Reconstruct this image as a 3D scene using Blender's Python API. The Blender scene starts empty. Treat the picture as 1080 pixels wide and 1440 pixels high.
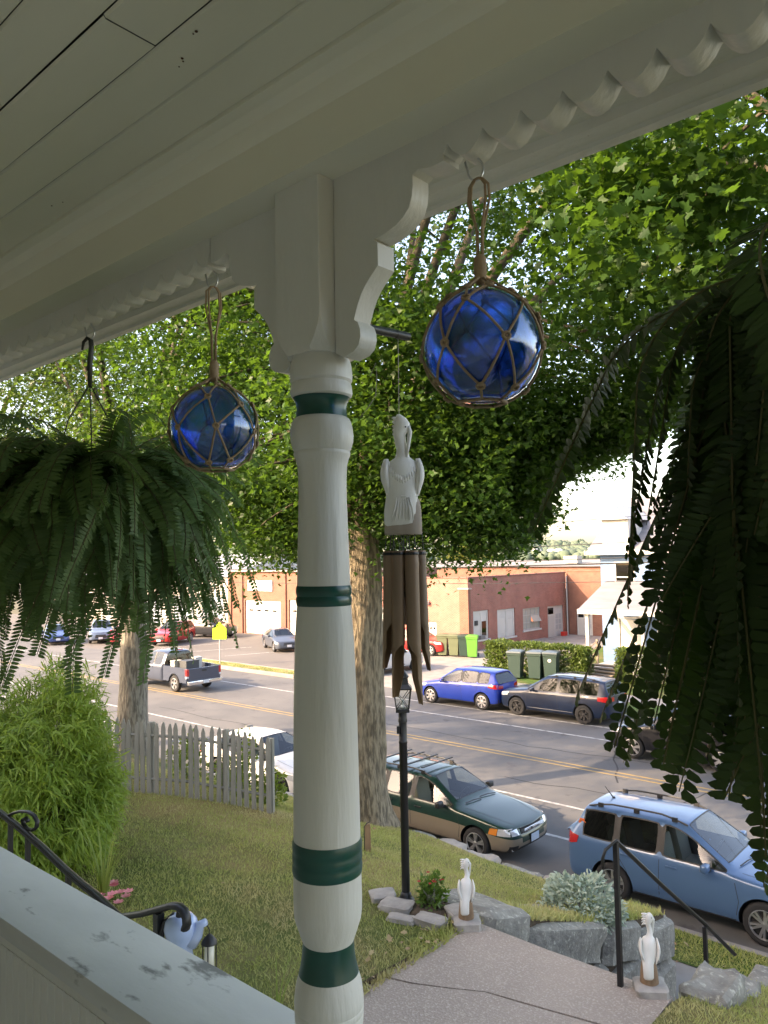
import bpy, bmesh, math, random
import numpy as np
from mathutils import Vector, Matrix, noise
from mathutils.bvhtree import BVHTree
S = bpy.context.scene
COL = S.collection
rad = math.radians
PI = math.pi

# ------------------------------------------------------------------ camera, sky, sun, exposure
CAM_Z = 6.42
cd = bpy.data.cameras.new('camera'); cam = bpy.data.objects.new('camera', cd); COL.objects.link(cam)
cd.sensor_fit = 'VERTICAL'; cd.sensor_height = 36.0; cd.lens = 27.0
cd.clip_start = 0.05; cd.clip_end = 5000
yaw, pitch, roll = rad(41.3), rad(3.3), rad(1.0)
fw = Vector((-math.sin(yaw)*math.cos(pitch), math.cos(yaw)*math.cos(pitch), math.sin(pitch)))
r0 = Vector((math.cos(yaw), math.sin(yaw), 0)); u0 = r0.cross(fw)
rt = r0*math.cos(roll) - u0*math.sin(roll); up = u0*math.cos(roll) + r0*math.sin(roll)
mw = Matrix((rt, up, -fw)).transposed().to_4x4(); mw.translation = (0, 0, CAM_Z)
cam.matrix_world = mw
S.camera = cam

SUN = Vector((-0.42, -0.78, 0.47)).normalized()
sun_el = math.asin(SUN.z); sun_rot = math.atan2(SUN.x, SUN.y)
w = bpy.data.worlds.new('World'); S.world = w; w.use_nodes = True
nt = w.node_tree; nt.nodes.clear()
sky = nt.nodes.new('ShaderNodeTexSky'); sky.sky_type = 'NISHITA'; sky.sun_disc = False
sky.sun_elevation = sun_el; sky.sun_rotation = sun_rot; sky.air_density = 1.0; sky.dust_density = 2.5
bg = nt.nodes.new('ShaderNodeBackground'); bg.inputs[1].default_value = 0.15
out = nt.nodes.new('ShaderNodeOutputWorld')
nt.links.new(sky.outputs[0], bg.inputs[0]); nt.links.new(bg.outputs[0], out.inputs[0])
sl = bpy.data.lights.new('sun', 'SUN'); sl.energy = 2.0; sl.angle = rad(0.6); sl.color = (1.0, 0.86, 0.66)
so = bpy.data.objects.new('sun', sl); COL.objects.link(so)
so.rotation_euler = SUN.to_track_quat('Z', 'Y').to_euler(); so.location = (0, -20, 40)
vs = S.view_settings
vs.view_transform = 'Standard'; vs.look = 'None'; vs.gamma = 1.0; vs.use_curve_mapping = False
vs.exposure = 2.5
vs.use_white_balance = True; vs.white_balance_temperature = 8000; vs.white_balance_tint = 18
S.cycles.max_bounces = 10; S.cycles.transparent_max_bounces = 24; S.cycles.transmission_bounces = 10
S.cycles.diffuse_bounces = 5; S.cycles.glossy_bounces = 4
S.cycles.caustics_reflective = False; S.cycles.caustics_refractive = False
S.cycles.use_denoising = True; S.cycles.sample_clamp_indirect = 6.0
S.cycles.use_adaptive_sampling = True; S.cycles.adaptive_threshold = 0.012

# ------------------------------------------------------------------ materials
MATS = {}
def _new(name):
    m = bpy.data.materials.new(name); m.use_nodes = True
    n = m.node_tree.nodes; n.clear()
    o = n.new('ShaderNodeOutputMaterial')
    return m, m.node_tree, n, o
def ramp(t, a, b, fac, p0=0.35, p1=0.65):
    r = t.nodes.new('ShaderNodeValToRGB')
    r.color_ramp.elements[0].position = p0; r.color_ramp.elements[1].position = p1
    r.color_ramp.elements[0].color = (*a, 1); r.color_ramp.elements[1].color = (*b, 1)
    t.links.new(fac, r.inputs[0]); return r.outputs[0]
def noise_n(t, vec, scale, detail=4, rough=0.55):
    n = t.nodes.new('ShaderNodeTexNoise'); n.inputs['Scale'].default_value = scale
    n.inputs['Detail'].default_value = detail; n.inputs['Roughness'].default_value = rough
    if vec is not None: t.links.new(vec, n.inputs['Vector'])
    return n.outputs[0]
def mixc(t, fac, a, b):
    m = t.nodes.new('ShaderNodeMix'); m.data_type = 'RGBA'
    for s, v in ((m.inputs[0], fac), (m.inputs[6], a), (m.inputs[7], b)):
        if hasattr(v, 'links'): t.links.new(v, s)
        elif isinstance(v, (int, float)): s.default_value = v
        else: s.default_value = (*v, 1)
    return m.outputs[2]
def stretch(t, vec, sc):
    m = t.nodes.new('ShaderNodeMapping'); m.inputs['Scale'].default_value = sc
    t.links.new(vec, m.inputs[0]); return m.outputs[0]
def bump_n(t, h, strength, dist=0.01):
    b = t.nodes.new('ShaderNodeBump'); b.inputs['Strength'].default_value = strength; b.inputs['Distance'].default_value = dist
    t.links.new(h, b.inputs['Height']); return b.outputs[0]
def M(name, col, rough=0.6, metal=0.0, col2=None, scale=6.0, p=(0.35, 0.65), bump=0.0, bscale=40.0, bdist=0.006,
      coat=0.0, spec=0.5, col3=None, scale3=40.0, p3=(0.55, 0.7), sc=(1, 1, 1), emit=None):
    if name in MATS: return MATS[name]
    m, t, n, o = _new(name)
    b = n.new('ShaderNodeBsdfPrincipled'); t.links.new(b.outputs[0], o.inputs[0])
    b.inputs['Roughness'].default_value = rough; b.inputs['Metallic'].default_value = metal
    b.inputs['Coat Weight'].default_value = coat; b.inputs['Coat Roughness'].default_value = 0.04
    b.inputs['Specular IOR Level'].default_value = spec
    b.inputs['Base Color'].default_value = (*col, 1)
    tc = n.new('ShaderNodeTexCoord'); v = tc.outputs['Object']
    if sc != (1, 1, 1): v = stretch(t, v, sc)
    c = None
    if col2 is not None: c = ramp(t, col, col2, noise_n(t, v, scale), *p)
    if col3 is not None:
        f = ramp(t, (0, 0, 0), (1, 1, 1), noise_n(t, v, scale3, 5, 0.6), *p3)
        c = mixc(t, f, c if c is not None else col, col3)
    if c is not None: t.links.new(c, b.inputs['Base Color'])
    if bump: t.links.new(bump_n(t, noise_n(t, v, bscale, 5), bump, bdist), b.inputs['Normal'])
    if emit: b.inputs['Emission Color'].default_value = (*emit[:3], 1); b.inputs['Emission Strength'].default_value = emit[3]
    MATS[name] = m; return m
def leaf_mat(name, c1, c2, tcol, trans=0.4, rough=0.45, c3=None):
    """leaf: each leaf its own tint (random per island), light comes through it"""
    if name in MATS: return MATS[name]
    m, t, n, o = _new(name)
    g = n.new('ShaderNodeNewGeometry')
    c = ramp(t, c1, c2, g.outputs['Random Per Island'], 0.0, 1.0)
    b = n.new('ShaderNodeBsdfPrincipled'); b.inputs['Roughness'].default_value = rough
    b.inputs['Specular IOR Level'].default_value = 0.35
    t.links.new(c, b.inputs['Base Color'])
    tr = n.new('ShaderNodeBsdfTranslucent')
    t.links.new(mixc(t, 0.75, c, tcol), tr.inputs[0])
    mx = n.new('ShaderNodeMixShader'); mx.inputs[0].default_value = trans
    t.links.new(b.outputs[0], mx.inputs[1]); t.links.new(tr.outputs[0], mx.inputs[2])
    t.links.new(mx.outputs[0], o.inputs[0])
    MATS[name] = m; return m
def pane_mat(name, tint, ior=1.5, rough=0.02):
    """thin glass: a tinted view through plus a fresnel reflection"""
    if name in MATS: return MATS[name]
    m, t, n, o = _new(name)
    tr = n.new('ShaderNodeBsdfTransparent'); tr.inputs[0].default_value = (*tint, 1)
    gl = n.new('ShaderNodeBsdfGlossy'); gl.inputs['Roughness'].default_value = rough
    gl.inputs[0].default_value = (0.95, 0.97, 1, 1)
    fr = n.new('ShaderNodeFresnel'); ge = n.new('ShaderNodeNewGeometry'); mr = n.new('ShaderNodeMapRange')
    mr.inputs[3].default_value = ior; mr.inputs[4].default_value = 1/ior
    t.links.new(ge.outputs['Backfacing'], mr.inputs[0]); t.links.new(mr.outputs[0], fr.inputs[0])
    mx = n.new('ShaderNodeMixShader')
    t.links.new(fr.outputs[0], mx.inputs[0]); t.links.new(tr.outputs[0], mx.inputs[1]); t.links.new(gl.outputs[0], mx.inputs[2])
    t.links.new(mx.outputs[0], o.inputs[0]); MATS[name] = m; return m
def brick_mat(name, c1, c2, mortar):
    if name in MATS: return MATS[name]
    m, t, n, o = _new(name)
    b = n.new('ShaderNodeBsdfPrincipled'); t.links.new(b.outputs[0], o.inputs[0]); b.inputs['Roughness'].default_value = 0.85
    tc = n.new('ShaderNodeTexCoord'); sx = n.new('ShaderNodeSeparateXYZ'); t.links.new(tc.outputs['Object'], sx.inputs[0])
    ad = n.new('ShaderNodeMath'); ad.operation = 'ADD'; t.links.new(sx.outputs[0], ad.inputs[0]); t.links.new(sx.outputs[1], ad.inputs[1])
    cx = n.new('ShaderNodeCombineXYZ'); t.links.new(ad.outputs[0], cx.inputs[0]); t.links.new(sx.outputs[2], cx.inputs[1])
    br = n.new('ShaderNodeTexBrick'); t.links.new(cx.outputs[0], br.inputs['Vector'])
    br.inputs['Color1'].default_value = (*c1, 1); br.inputs['Color2'].default_value = (*c2, 1); br.inputs['Mortar'].default_value = (*mortar, 1)
    br.inputs['Scale'].default_value = 1.0; br.inputs['Mortar Size'].default_value = 0.011
    br.inputs['Brick Width'].default_value = 0.22; br.inputs['Row Height'].default_value = 0.075
    f = ramp(t, (0.72, 0.72, 0.72), (1.12, 1.08, 1.05), noise_n(t, tc.outputs['Object'], 0.9, 6, 0.7), 0.3, 0.7)
    mm = n.new('ShaderNodeMix'); mm.data_type = 'RGBA'; mm.blend_type = 'MULTIPLY'; mm.inputs[0].default_value = 1
    t.links.new(br.outputs[0], mm.inputs[6]); t.links.new(f, mm.inputs[7]); t.links.new(mm.outputs[2], b.inputs['Base Color'])
    t.links.new(bump_n(t, br.outputs['Fac'], -0.4, 0.01), b.inputs['Normal'])
    MATS[name] = m; return m

# ------------------------------------------------------------------ mesh building
class MB:
    def __init__(s): s.v = []; s.f = []; s.m = []
    def add(s, vs, fs, mi=0):
        o = len(s.v); s.v += [tuple(p) for p in vs]
        s.f += [tuple(i+o for i in f) for f in fs]; s.m += [mi]*len(fs); return s
    def box(s, c, d, mi=0, rz=0.0, taper=1.0, rot=None):
        hx, hy, hz = d[0]/2, d[1]/2, d[2]/2
        P = [(-hx, -hy, -hz), (hx, -hy, -hz), (hx, hy, -hz), (-hx, hy, -hz),
             (-hx*taper, -hy*taper, hz), (hx*taper, -hy*taper, hz), (hx*taper, hy*taper, hz), (-hx*taper, hy*taper, hz)]
        R = rot if rot is not None else Matrix.Rotation(rz, 3, 'Z')
        P = [R @ Vector(p) + Vector(c) for p in P]
        return s.add(P, [(0, 3, 2, 1), (4, 5, 6, 7), (0, 1, 5, 4), (1, 2, 6, 5), (2, 3, 7, 6), (3, 0, 4, 7)], mi)
    def bbox(s, c, d, b=0.01, mi=0, rz=0.0):
        """box with chamfered edges"""
        hx, hy, hz = d[0]/2, d[1]/2, d[2]/2
        bm = bmesh.new(); bmesh.ops.create_cube(bm, size=1)
        for v in bm.verts: v.co = Vector((v.co.x*d[0], v.co.y*d[1], v.co.z*d[2]))
        bmesh.ops.bevel(bm, geom=bm.edges[:], offset=min(b, hx*.9, hy*.9, hz*.9), segments=2, affect='EDGES', profile=0.6)
        R = Matrix.Rotation(rz, 3, 'Z')
        s.add([R @ v.co + Vector(c) for v in bm.verts], [[v.index for v in f.verts] for f in bm.faces], mi); bm.free(); return s
    def tube(s, pts, r, n=8, mi=0, caps=True, flat=1.0):
        pts = [Vector(p) for p in pts]; k = len(pts)
        rr = [r]*k if isinstance(r, (int, float)) else list(r)
        o = len(s.v); T0 = None; nrm = None
        for i, p in enumerate(pts):
            T = (pts[min(i+1, k-1)] - pts[max(i-1, 0)])
            T = T.normalized() if T.length > 1e-9 else Vector((0, 0, 1))
            if nrm is None:
                a = Vector((0, 0, 1)) if abs(T.z) < 0.9 else Vector((1, 0, 0)); nrm = T.cross(a).normalized()
            else:
                nrm = (nrm - T*nrm.dot(T)); nrm = nrm.normalized() if nrm.length > 1e-6 else T.orthogonal().normalized()
            bn = T.cross(nrm)
            for j in range(n):
                a = 2*PI*j/n; s.v.append(tuple(p + (nrm*math.cos(a) + bn*math.sin(a)*flat)*rr[i]))
        for i in range(k-1):
            for j in range(n):
                a = o+i*n+j; b = o+i*n+(j+1) % n; s.f.append((a, b, b+n, a+n)); s.m.append(mi)
        if caps:
            s.f.append(tuple(o+j for j in range(n))[::-1]); s.m.append(mi)
            s.f.append(tuple(o+(k-1)*n+j for j in range(n))); s.m.append(mi)
        return s
    def lathe(s, prof, n=32, c=(0, 0), mi=0, caps=True, axis='Z', zc=0.0):
        """prof: (radius, height)"""
        o = len(s.v); k = len(prof)
        for r, z in prof:
            for j in range(n):
                a = 2*PI*j/n; p = (c[0]+r*math.cos(a), c[1]+r*math.sin(a), z)
                if axis == 'Y': p = (c[0]+r*math.cos(a), z, c[1]+r*math.sin(a))
                s.v.append(p)
        flip = axis == 'Y'
        for i in range(k-1):
            for j in range(n):
                a = o+i*n+j; b = o+i*n+(j+1) % n
                q = (a, b, b+n, a+n); s.f.append(q[::-1] if flip else q); s.m.append(mi)
        if caps:
            s.f.append(tuple(o+j for j in range(n))[::-1]); s.m.append(mi)
            s.f.append(tuple(o+(k-1)*n+j for j in range(n))); s.m.append(mi)
        return s
    def prism(s, poly, a0, a1, axis='Y', mi=0):
        """2d polygon extruded along axis: 'Y' -> poly is (x,z); 'X' -> (y,z); 'Z' -> (x,y)"""
        def P(p, a):
            return {'Y': (p[0], a, p[1]), 'X': (a, p[0], p[1]), 'Z': (p[0], p[1], a)}[axis]
        n = len(poly)
        vs = [P(p, a0) for p in poly] + [P(p, a1) for p in poly]
        fs = [tuple(range(n)), tuple(range(2*n-1, n-1, -1))] + [(i, i+n, (i+1) % n+n, (i+1) % n) for i in range(n)]
        return s.add(vs, fs, mi)
    def loft(s, rings, mi=0, caps=True):
        o = len(s.v); n = len(rings[0])
        for r in rings: s.v += [tuple(p) for p in r]
        for i in range(len(rings)-1):
            for j in range(n):
                a = o+i*n+j; b = o+i*n+(j+1) % n; s.f.append((a, b, b+n, a+n)); s.m.append(mi)
        if caps:
            s.f.append(tuple(o+j for j in range(n))[::-1]); s.m.append(mi)
            s.f.append(tuple(o+(len(rings)-1)*n+j for j in range(n))); s.m.append(mi)
        return s
    def ell(s, c, r, n=12, mi=0, rot=None):
        o = len(s.v); k = n//2+1
        R = rot or Matrix.Identity(3)
        for i in range(k):
            th = PI*i/(k-1)
            for j in range(n):
                a = 2*PI*j/n
                q = Vector((r[0]*math.sin(th)*math.cos(a), r[1]*math.sin(th)*math.sin(a), r[2]*math.cos(th)))
                s.v.append(tuple(R @ q + Vector(c)))
        for i in range(k-1):
            for j in range(n):
                a = o+i*n+j; b = o+i*n+(j+1) % n; s.f.append((a, a+n, b+n, b)); s.m.append(mi)
        return s
    def mesh(s, name, mats, smooth=False, fixn=False):
        me = bpy.data.meshes.new(name); me.from_pydata(s.v, [], s.f)
        for m in mats: me.materials.append(m)
        if len(mats) > 1: me.polygons.foreach_set('material_index', s.m)
        if fixn:
            bm = bmesh.new(); bm.from_mesh(me); bmesh.ops.remove_doubles(bm, verts=bm.verts, dist=1e-5)
            bmesh.ops.recalc_face_normals(bm, faces=bm.faces); bm.to_mesh(me); bm.free()
        if smooth:
            if smooth is True: me.shade_smooth()
            else:
                me.shade_smooth(); me.set_sharp_from_angle(angle=rad(smooth))
        me.update(); return me
    def build(s, name, mats, parent=None, smooth=False, fixn=False, loc=None):
        if not isinstance(mats, (list, tuple)): mats = [mats]
        return link(name, s.mesh(name, mats, smooth, fixn), parent, loc)
def link(name, me, parent=None, loc=None, rot=None, scale=None):
    o = bpy.data.objects.new(name, me); COL.objects.link(o)
    if parent is not None: o.parent = parent
    if loc is not None: o.location = loc
    if rot is not None: o.rotation_euler = rot
    if scale is not None: o.scale = scale
    return o
def thing(name, label, cat, loc=(0, 0, 0), rz=0.0, group=None):
    o = bpy.data.objects.new(name, None); COL.objects.link(o); o.empty_display_size = 0.1
    o.location = loc; o.rotation_euler = (0, 0, rz); return tag(o, label, cat, group)
def tag(o, label, cat, group=None):
    o['label'] = label; o['category'] = cat
    if group: o['group'] = group
    return o
def struct(name, mb, mats, smooth=False):
    o = mb.build(name, mats, None, smooth); o['kind'] = 'structure'; return o
def copy_tree(o, parent=None):
    c = o.copy(); COL.objects.link(c)
    if parent is not None: c.parent = parent
    for ch in [x for x in COL.objects if x.parent == o]: copy_tree(ch, c)
    return c
def fast_mesh(name, V, Fc, mats, smooth=False):
    """V (n,3) floats, Fc (m,k) ints"""
    me = bpy.data.meshes.new(name); V = np.asarray(V, np.float32); Fc = np.asarray(Fc, np.int32)
    m, k = Fc.shape
    me.vertices.add(len(V)); me.vertices.foreach_set('co', V.ravel())
    me.loops.add(m*k); me.loops.foreach_set('vertex_index', Fc.ravel())
    me.polygons.add(m); me.polygons.foreach_set('loop_start', np.arange(0, m*k, k, dtype=np.int32))
    me.polygons.foreach_set('loop_total', np.full(m, k, np.int32))
    for q in mats: me.materials.append(q)
    me.update(calc_edges=True)
    if smooth: me.shade_smooth()
    return me
def scatter(base_v, base_f, pos, rot, sc):
    """instances of one small mesh merged: rot (n,3,3), sc (n,)"""
    bv = np.asarray(base_v, np.float32); bf = np.asarray(base_f, np.int32); n = len(pos)
    V = np.einsum('nij,kj->nki', rot, bv)*np.asarray(sc)[:, None, None] + pos[:, None, :]
    Fc = bf[None] + (np.arange(n)*len(bv))[:, None, None]
    return V.reshape(-1, 3), Fc.reshape(-1, bf.shape[1])
def frames(dirs, nrm):
    """columns: x = side, y = along leaf, z = leaf normal"""
    y = dirs/np.maximum(np.linalg.norm(dirs, axis=1, keepdims=True), 1e-9)
    x = np.cross(y, nrm); x /= np.maximum(np.linalg.norm(x, axis=1, keepdims=True), 1e-9)
    z = np.cross(x, y)
    return np.stack([x, y, z], axis=2)
LEAF6 = ([(0, 0, 0), (0.42, 0.38, 0.05), (0.2, 0.52, 0.02), (0, 1, -0.06), (-0.2, 0.52, 0.02), (-0.42, 0.38, 0.05)],
         [(0, 1, 2), (0, 2, 3), (0, 3, 4), (0, 4, 5)])
LEAF_MAPLE = ([(0, 0, 0), (0.30, -0.02, .03), (0.22, 0.2, .02), (0.56, 0.42, .06), (0.24, 0.50, .02), (0.26, 0.72, 0), (0.0, 1.0, -.08),
               (-0.26, 0.72, 0), (-0.24, 0.50, .02), (-0.56, 0.42, .06), (-0.22, 0.2, .02), (-0.30, -0.02, .03)],
              [(0, 1, 2), (0, 2, 4), (2, 3, 4), (0, 4, 8), (4, 5, 6), (4, 6, 8), (8, 6, 7), (0, 8, 10), (8, 9, 10), (0, 10, 11)])
LEAF_THIN = ([(0, 0, 0), (0.5, 0.3, .1), (0, 1, -.2), (-0.5, 0.3, .1)], [(0, 1, 2), (0, 2, 3)])
# ------------------------------------------------------------------ shared materials
white_paint = M('white_paint', (0.70, 0.69, 0.65), 0.42, col2=(0.62, 0.61, 0.565), scale=3, col3=(0.40, 0.37, 0.31), scale3=34, p3=(0.70, 0.73), bump=0.8, bscale=30, bdist=0.005, sc=(1, 1, .13))
ceil_paint = M('ceiling_paint', (0.80, 0.77, 0.64), 0.5, col2=(0.71, 0.685, 0.565), scale=2.5, bump=0.2, bscale=14, bdist=0.002, sc=(.3, 1, 1))
green_paint = M('green_paint', (0.004, 0.080, 0.062), 0.28, col2=(0.003, 0.058, 0.046), scale=9, bump=0.25, bscale=30, bdist=0.002)
old_paint = M('weathered_white_paint', (0.66, 0.66, 0.64), 0.65, col2=(0.54, 0.545, 0.535), scale=3.5, col3=(0.22, 0.22, 0.215), scale3=11, p3=(0.585, 0.66), bump=0.5, bscale=18, bdist=0.004, sc=(.45, 1, 1))
black_iron = M('black_iron', (0.012, 0.012, 0.013), 0.42, bump=0.2, bscale=60, bdist=0.002)
steel = M('zinc_steel', (0.55, 0.56, 0.58), 0.3, 0.95)
rust = M('rust', (0.10, 0.04, 0.015), 0.9)
rope_m = M('hemp_rope', (0.42, 0.30, 0.19), 0.9, col2=(0.30, 0.21, 0.13), scale=60, bump=0.6, bscale=300, bdist=0.002)
bark = M('tree_bark', (0.31, 0.25, 0.17), 0.9, col2=(0.12, 0.095, 0.065), scale=20, p=(0.42, 0.60), bump=1.0, bscale=26, bdist=0.05, sc=(1, 1, 0.20))
bark_grey = M('grey_bark', (0.31, 0.28, 0.23), 0.9, col2=(0.13, 0.115, 0.095), scale=22, p=(0.42, 0.60), bump=1.0, bscale=26, bdist=0.05, sc=(1, 1, 0.18))
limb_bark = M('limb_bark', (0.13, 0.105, 0.07), 0.9, col2=(0.07, 0.058, 0.04), scale=9, bump=0.6, bscale=16, bdist=0.02)
granite = M('granite', (0.29, 0.275, 0.24), 0.85, col2=(0.18, 0.17, 0.15), scale=6, col3=(0.46, 0.45, 0.38), scale3=20, p3=(0.55, 0.68), bump=0.9, bscale=14, bdist=0.03)
pale_stone = M('pale_stone', (0.42, 0.38, 0.34), 0.9, col2=(0.30, 0.28, 0.26), scale=8, bump=0.6, bscale=24, bdist=0.012)
old_wood = M('grey_weathered_wood', (0.36, 0.34, 0.295), 0.85, col2=(0.24, 0.225, 0.19), scale=14, bump=0.6, bscale=30, bdist=0.006, sc=(1, 1, .12))
carved_white = M('carved_white_wood', (0.84, 0.82, 0.78), 0.6, col2=(0.70, 0.68, 0.64), scale=16, bump=0.5, bscale=34, bdist=0.004, sc=(1, 1, .35))
stump_m = M('brown_carved_wood', (0.30, 0.19, 0.11), 0.75, col2=(0.20, 0.12, 0.07), scale=18, bump=0.4, bscale=40, bdist=0.004, sc=(1, 1, .3))
driftwood = M('pale_brown_wood', (0.40, 0.33, 0.27), 0.75, col2=(0.31, 0.255, 0.21), scale=20, bump=0.3, bscale=50, bdist=0.002, sc=(1, 1, .2))
bamboo_m = M('brown_bamboo', (0.26, 0.165, 0.105), 0.45, col2=(0.16, 0.10, 0.062), scale=30, bump=0.3, bscale=60, bdist=0.001, sc=(1, 1, .06))
bamboo_in = M('bamboo_inside', (0.30, 0.19, 0.11), 0.8, col2=(0.16, 0.09, 0.05), scale=30, sc=(1, 1, .06))
soil = M('soil', (0.12, 0.085, 0.055), 0.95, col2=(0.07, 0.05, 0.035), scale=20, bump=0.8, bscale=50, bdist=0.02)

# ------------------------------------------------------------------ ground, street, pavements
def yard_z(x, y):
    py = [-60, 0, 3.0, 5.8, 6.7, 7.5, 8.5, 9.5, 10.25]
    pz = [3.35, 3.3, 3.2, 3.10, 2.83, 2.52, 2.15, 1.82, 1.60]
    z = np.interp(y, py, pz)
    k = np.clip((-5.0-x)/4.0, 0, 1); k = k*k*(3-2*k)
    bumpy = np.interp(y, [5.5, 6.9, 8.2, 9.8, 10.25], [0.0, 0.27, 0.26, 0.16, 0.15])
    z = z + k*bumpy
    return z + 0.018*np.sin(x*1.7+y*0.9) + 0.012*np.sin(x*3.1-y*2.3)
def sheet(x0, x1, y0, y1, nx, ny, fz):
    X, Y = np.meshgrid(np.linspace(x0, x1, nx), np.linspace(y0, y1, ny)); Z = fz(X, Y)
    V = np.stack([X, Y, Z], -1).reshape(-1, 3)
    i = np.arange((ny-1)*(nx-1)); a = (i//(nx-1))*nx + i % (nx-1)
    return V, np.stack([a, a+1, a+1+nx, a+nx], 1)
def grass_mat(name, g1, g2, dry, dscale=0.7):
    m, t, n, o = _new(name)
    b = n.new('ShaderNodeBsdfPrincipled'); b.inputs['Roughness'].default_value = 0.9; b.inputs['Specular IOR Level'].default_value = 0.15
    t.links.new(b.outputs[0], o.inputs[0])
    tc = n.new('ShaderNodeTexCoord'); v = tc.outputs['Object']
    c = ramp(t, g1, g2, noise_n(t, v, 9, 5), 0.35, 0.65)
    f = ramp(t, (0, 0, 0), (1, 1, 1), noise_n(t, v, dscale, 6, 0.62), 0.42, 0.60)
    c = mixc(t, f, c, dry)
    t.links.new(c, b.inputs['Base Color'])
    t.links.new(bump_n(t, noise_n(t, v, 60, 5), 0.9, 0.03), b.inputs['Normal'])
    return m
lawn_mat = grass_mat('dry_lawn', (0.11, 0.14, 0.040), (0.15, 0.17, 0.055), (0.30, 0.235, 0.11), 0.55)
verge_mat = grass_mat('green_verge', (0.055, 0.11, 0.025), (0.08, 0.14, 0.035), (0.16, 0.15, 0.06), 0.4)
asphalt = M('asphalt', (0.105, 0.104, 0.104), 0.9, col2=(0.145, 0.140, 0.134), scale=0.35, p=(0.38, 0.62), col3=(0.085, 0.08, 0.08), scale3=1.3, p3=(0.60, 0.68), bump=0.5, bscale=120, bdist=0.006)
lot_mat = M('parking_asphalt', (0.155, 0.14, 0.125), 0.92, col2=(0.12, 0.11, 0.10), scale=0.25, col3=(0.10, 0.095, 0.09), scale3=0.9, p3=(0.60, 0.70), bump=0.4, bscale=100, bdist=0.006)
concrete = M('concrete', (0.30, 0.275, 0.25), 0.9, col2=(0.23, 0.21, 0.19), scale=1.6, bump=0.5, bscale=70, bdist=0.006)
dirt = M('bare_ground', (0.13, 0.11, 0.08), 0.95, col2=(0.09, 0.09, 0.05), scale=0.06)
line_white = M('road_paint_white', (0.48, 0.47, 0.45), 0.75, col2=(0.18, 0.18, 0.175), scale=4, p=(0.45, 0.68))
line_yellow = M('road_paint_yellow', (0.38, 0.25, 0.085), 0.75, col2=(0.19, 0.155, 0.10), scale=3, p=(0.45, 0.7))
def slab(name, x0, x1, y0, y1, z, mat, th=None):
    mb = MB()
    if th: mb.box(((x0+x1)/2, (y0+y1)/2, z-th/2), (x1-x0, y1-y0, th))
    else: mb.add([(x0, y0, z), (x1, y0, z), (x1, y1, z), (x0, y1, z)], [(0, 1, 2, 3)])
    return struct(name, mb, mat)
slab('ground', -2500, 2500, -300, 3000, -0.06, dirt)
# street with a faint crown
mb = MB()
xs = [-400, -60, -30, 0, 40, 300]
ysr = [13.15, 15, 18, 21, 24, 26.5, 28.6]
for i in range(len(xs)-1):
    for j in range(len(ysr)-1):
        z = [0.0, 0.0, 0.0, 0.0, 0.0, 0.0, 0.0]
        mb.add([(xs[i], ysr[j], z[j]), (xs[i+1], ysr[j], z[j]), (xs[i+1], ysr[j+1], z[j+1]), (xs[i], ysr[j+1], z[j+1])], [(0, 1, 2, 3)])
struct('road', mb, asphalt)
def stripe(mb, x0, x1, y, wd, z=0.004, gap=None):
    x = x0
    while x < x1:
        e = min(x1, x+4.0)
        mb.add([(x, y-wd/2, z), (e, y-wd/2, z), (e, y+wd/2, z), (x, y+wd/2, z)], [(0, 1, 2, 3)]); x = e
mb = MB()
for y, a, b_ in ((15.9, -60, 60), (17.95, -70, 60), (25.0, -70, 60), (26.75, -26, 60)): stripe(mb, a, b_, y, 0.11)
struct('road_edge_lines', mb, line_white)
mb = MB(); stripe(mb, -120, 60, 21.25, 0.10); stripe(mb, -120, 60, 21.55, 0.10)
struct('road_centre_lines', mb, line_yellow)
# cracks sealed across the asphalt
crack_m = M('crack_sealer', (0.035, 0.034, 0.034), 0.8)
mb = MB(); rng = random.Random(4)
for x0, y0, dx, dy, n_ in ((-12.4, 19.2, .55, .12, 7), (-9.6, 20.6, -.3, .5, 6), (-15.5, 22.7, .6, .05, 12), (-30, 19, .8, .05, 14), (-8.0, 17.2, .1, .6, 9), (-26, 23.6, .9, -.05, 12)):
    pts = [(x0, y0)]
    for k in range(n_): pts.append((pts[-1][0]+dx+rng.uniform(-.15, .15), pts[-1][1]+dy+rng.uniform(-.2, .2)))
    for (a, b_), (c, d) in zip(pts, pts[1:]):
        L = math.hypot(c-a, d-b_); nx_, ny_ = -(d-b_)/L*.025, (c-a)/L*.025
        mb.add([(a-nx_, b_-ny_, .003), (c-nx_, d-ny_, .003), (c+nx_, d+ny_, .003), (a+nx_, b_+ny_, .003)], [(0, 1, 2, 3)])
struct('road_cracks', mb, crack_m)
# near side: kerb, verge, footpath
slab('kerb', -200, 120, 13.0, 13.15, 0.14, concrete, 0.3)
slab('pavement', -200, 120, 10.45, 12.0, 0.15, concrete, 0.3)
V, Fc = sheet(-60, 40, 12.0, 13.0, 260, 6, lambda x, y: 0.15 + 0.012*np.sin(x*2.1+y*3))
o = link('verge', fast_mesh('verge', V, Fc, [verge_mat], True)); o['kind'] = 'structure'
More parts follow.
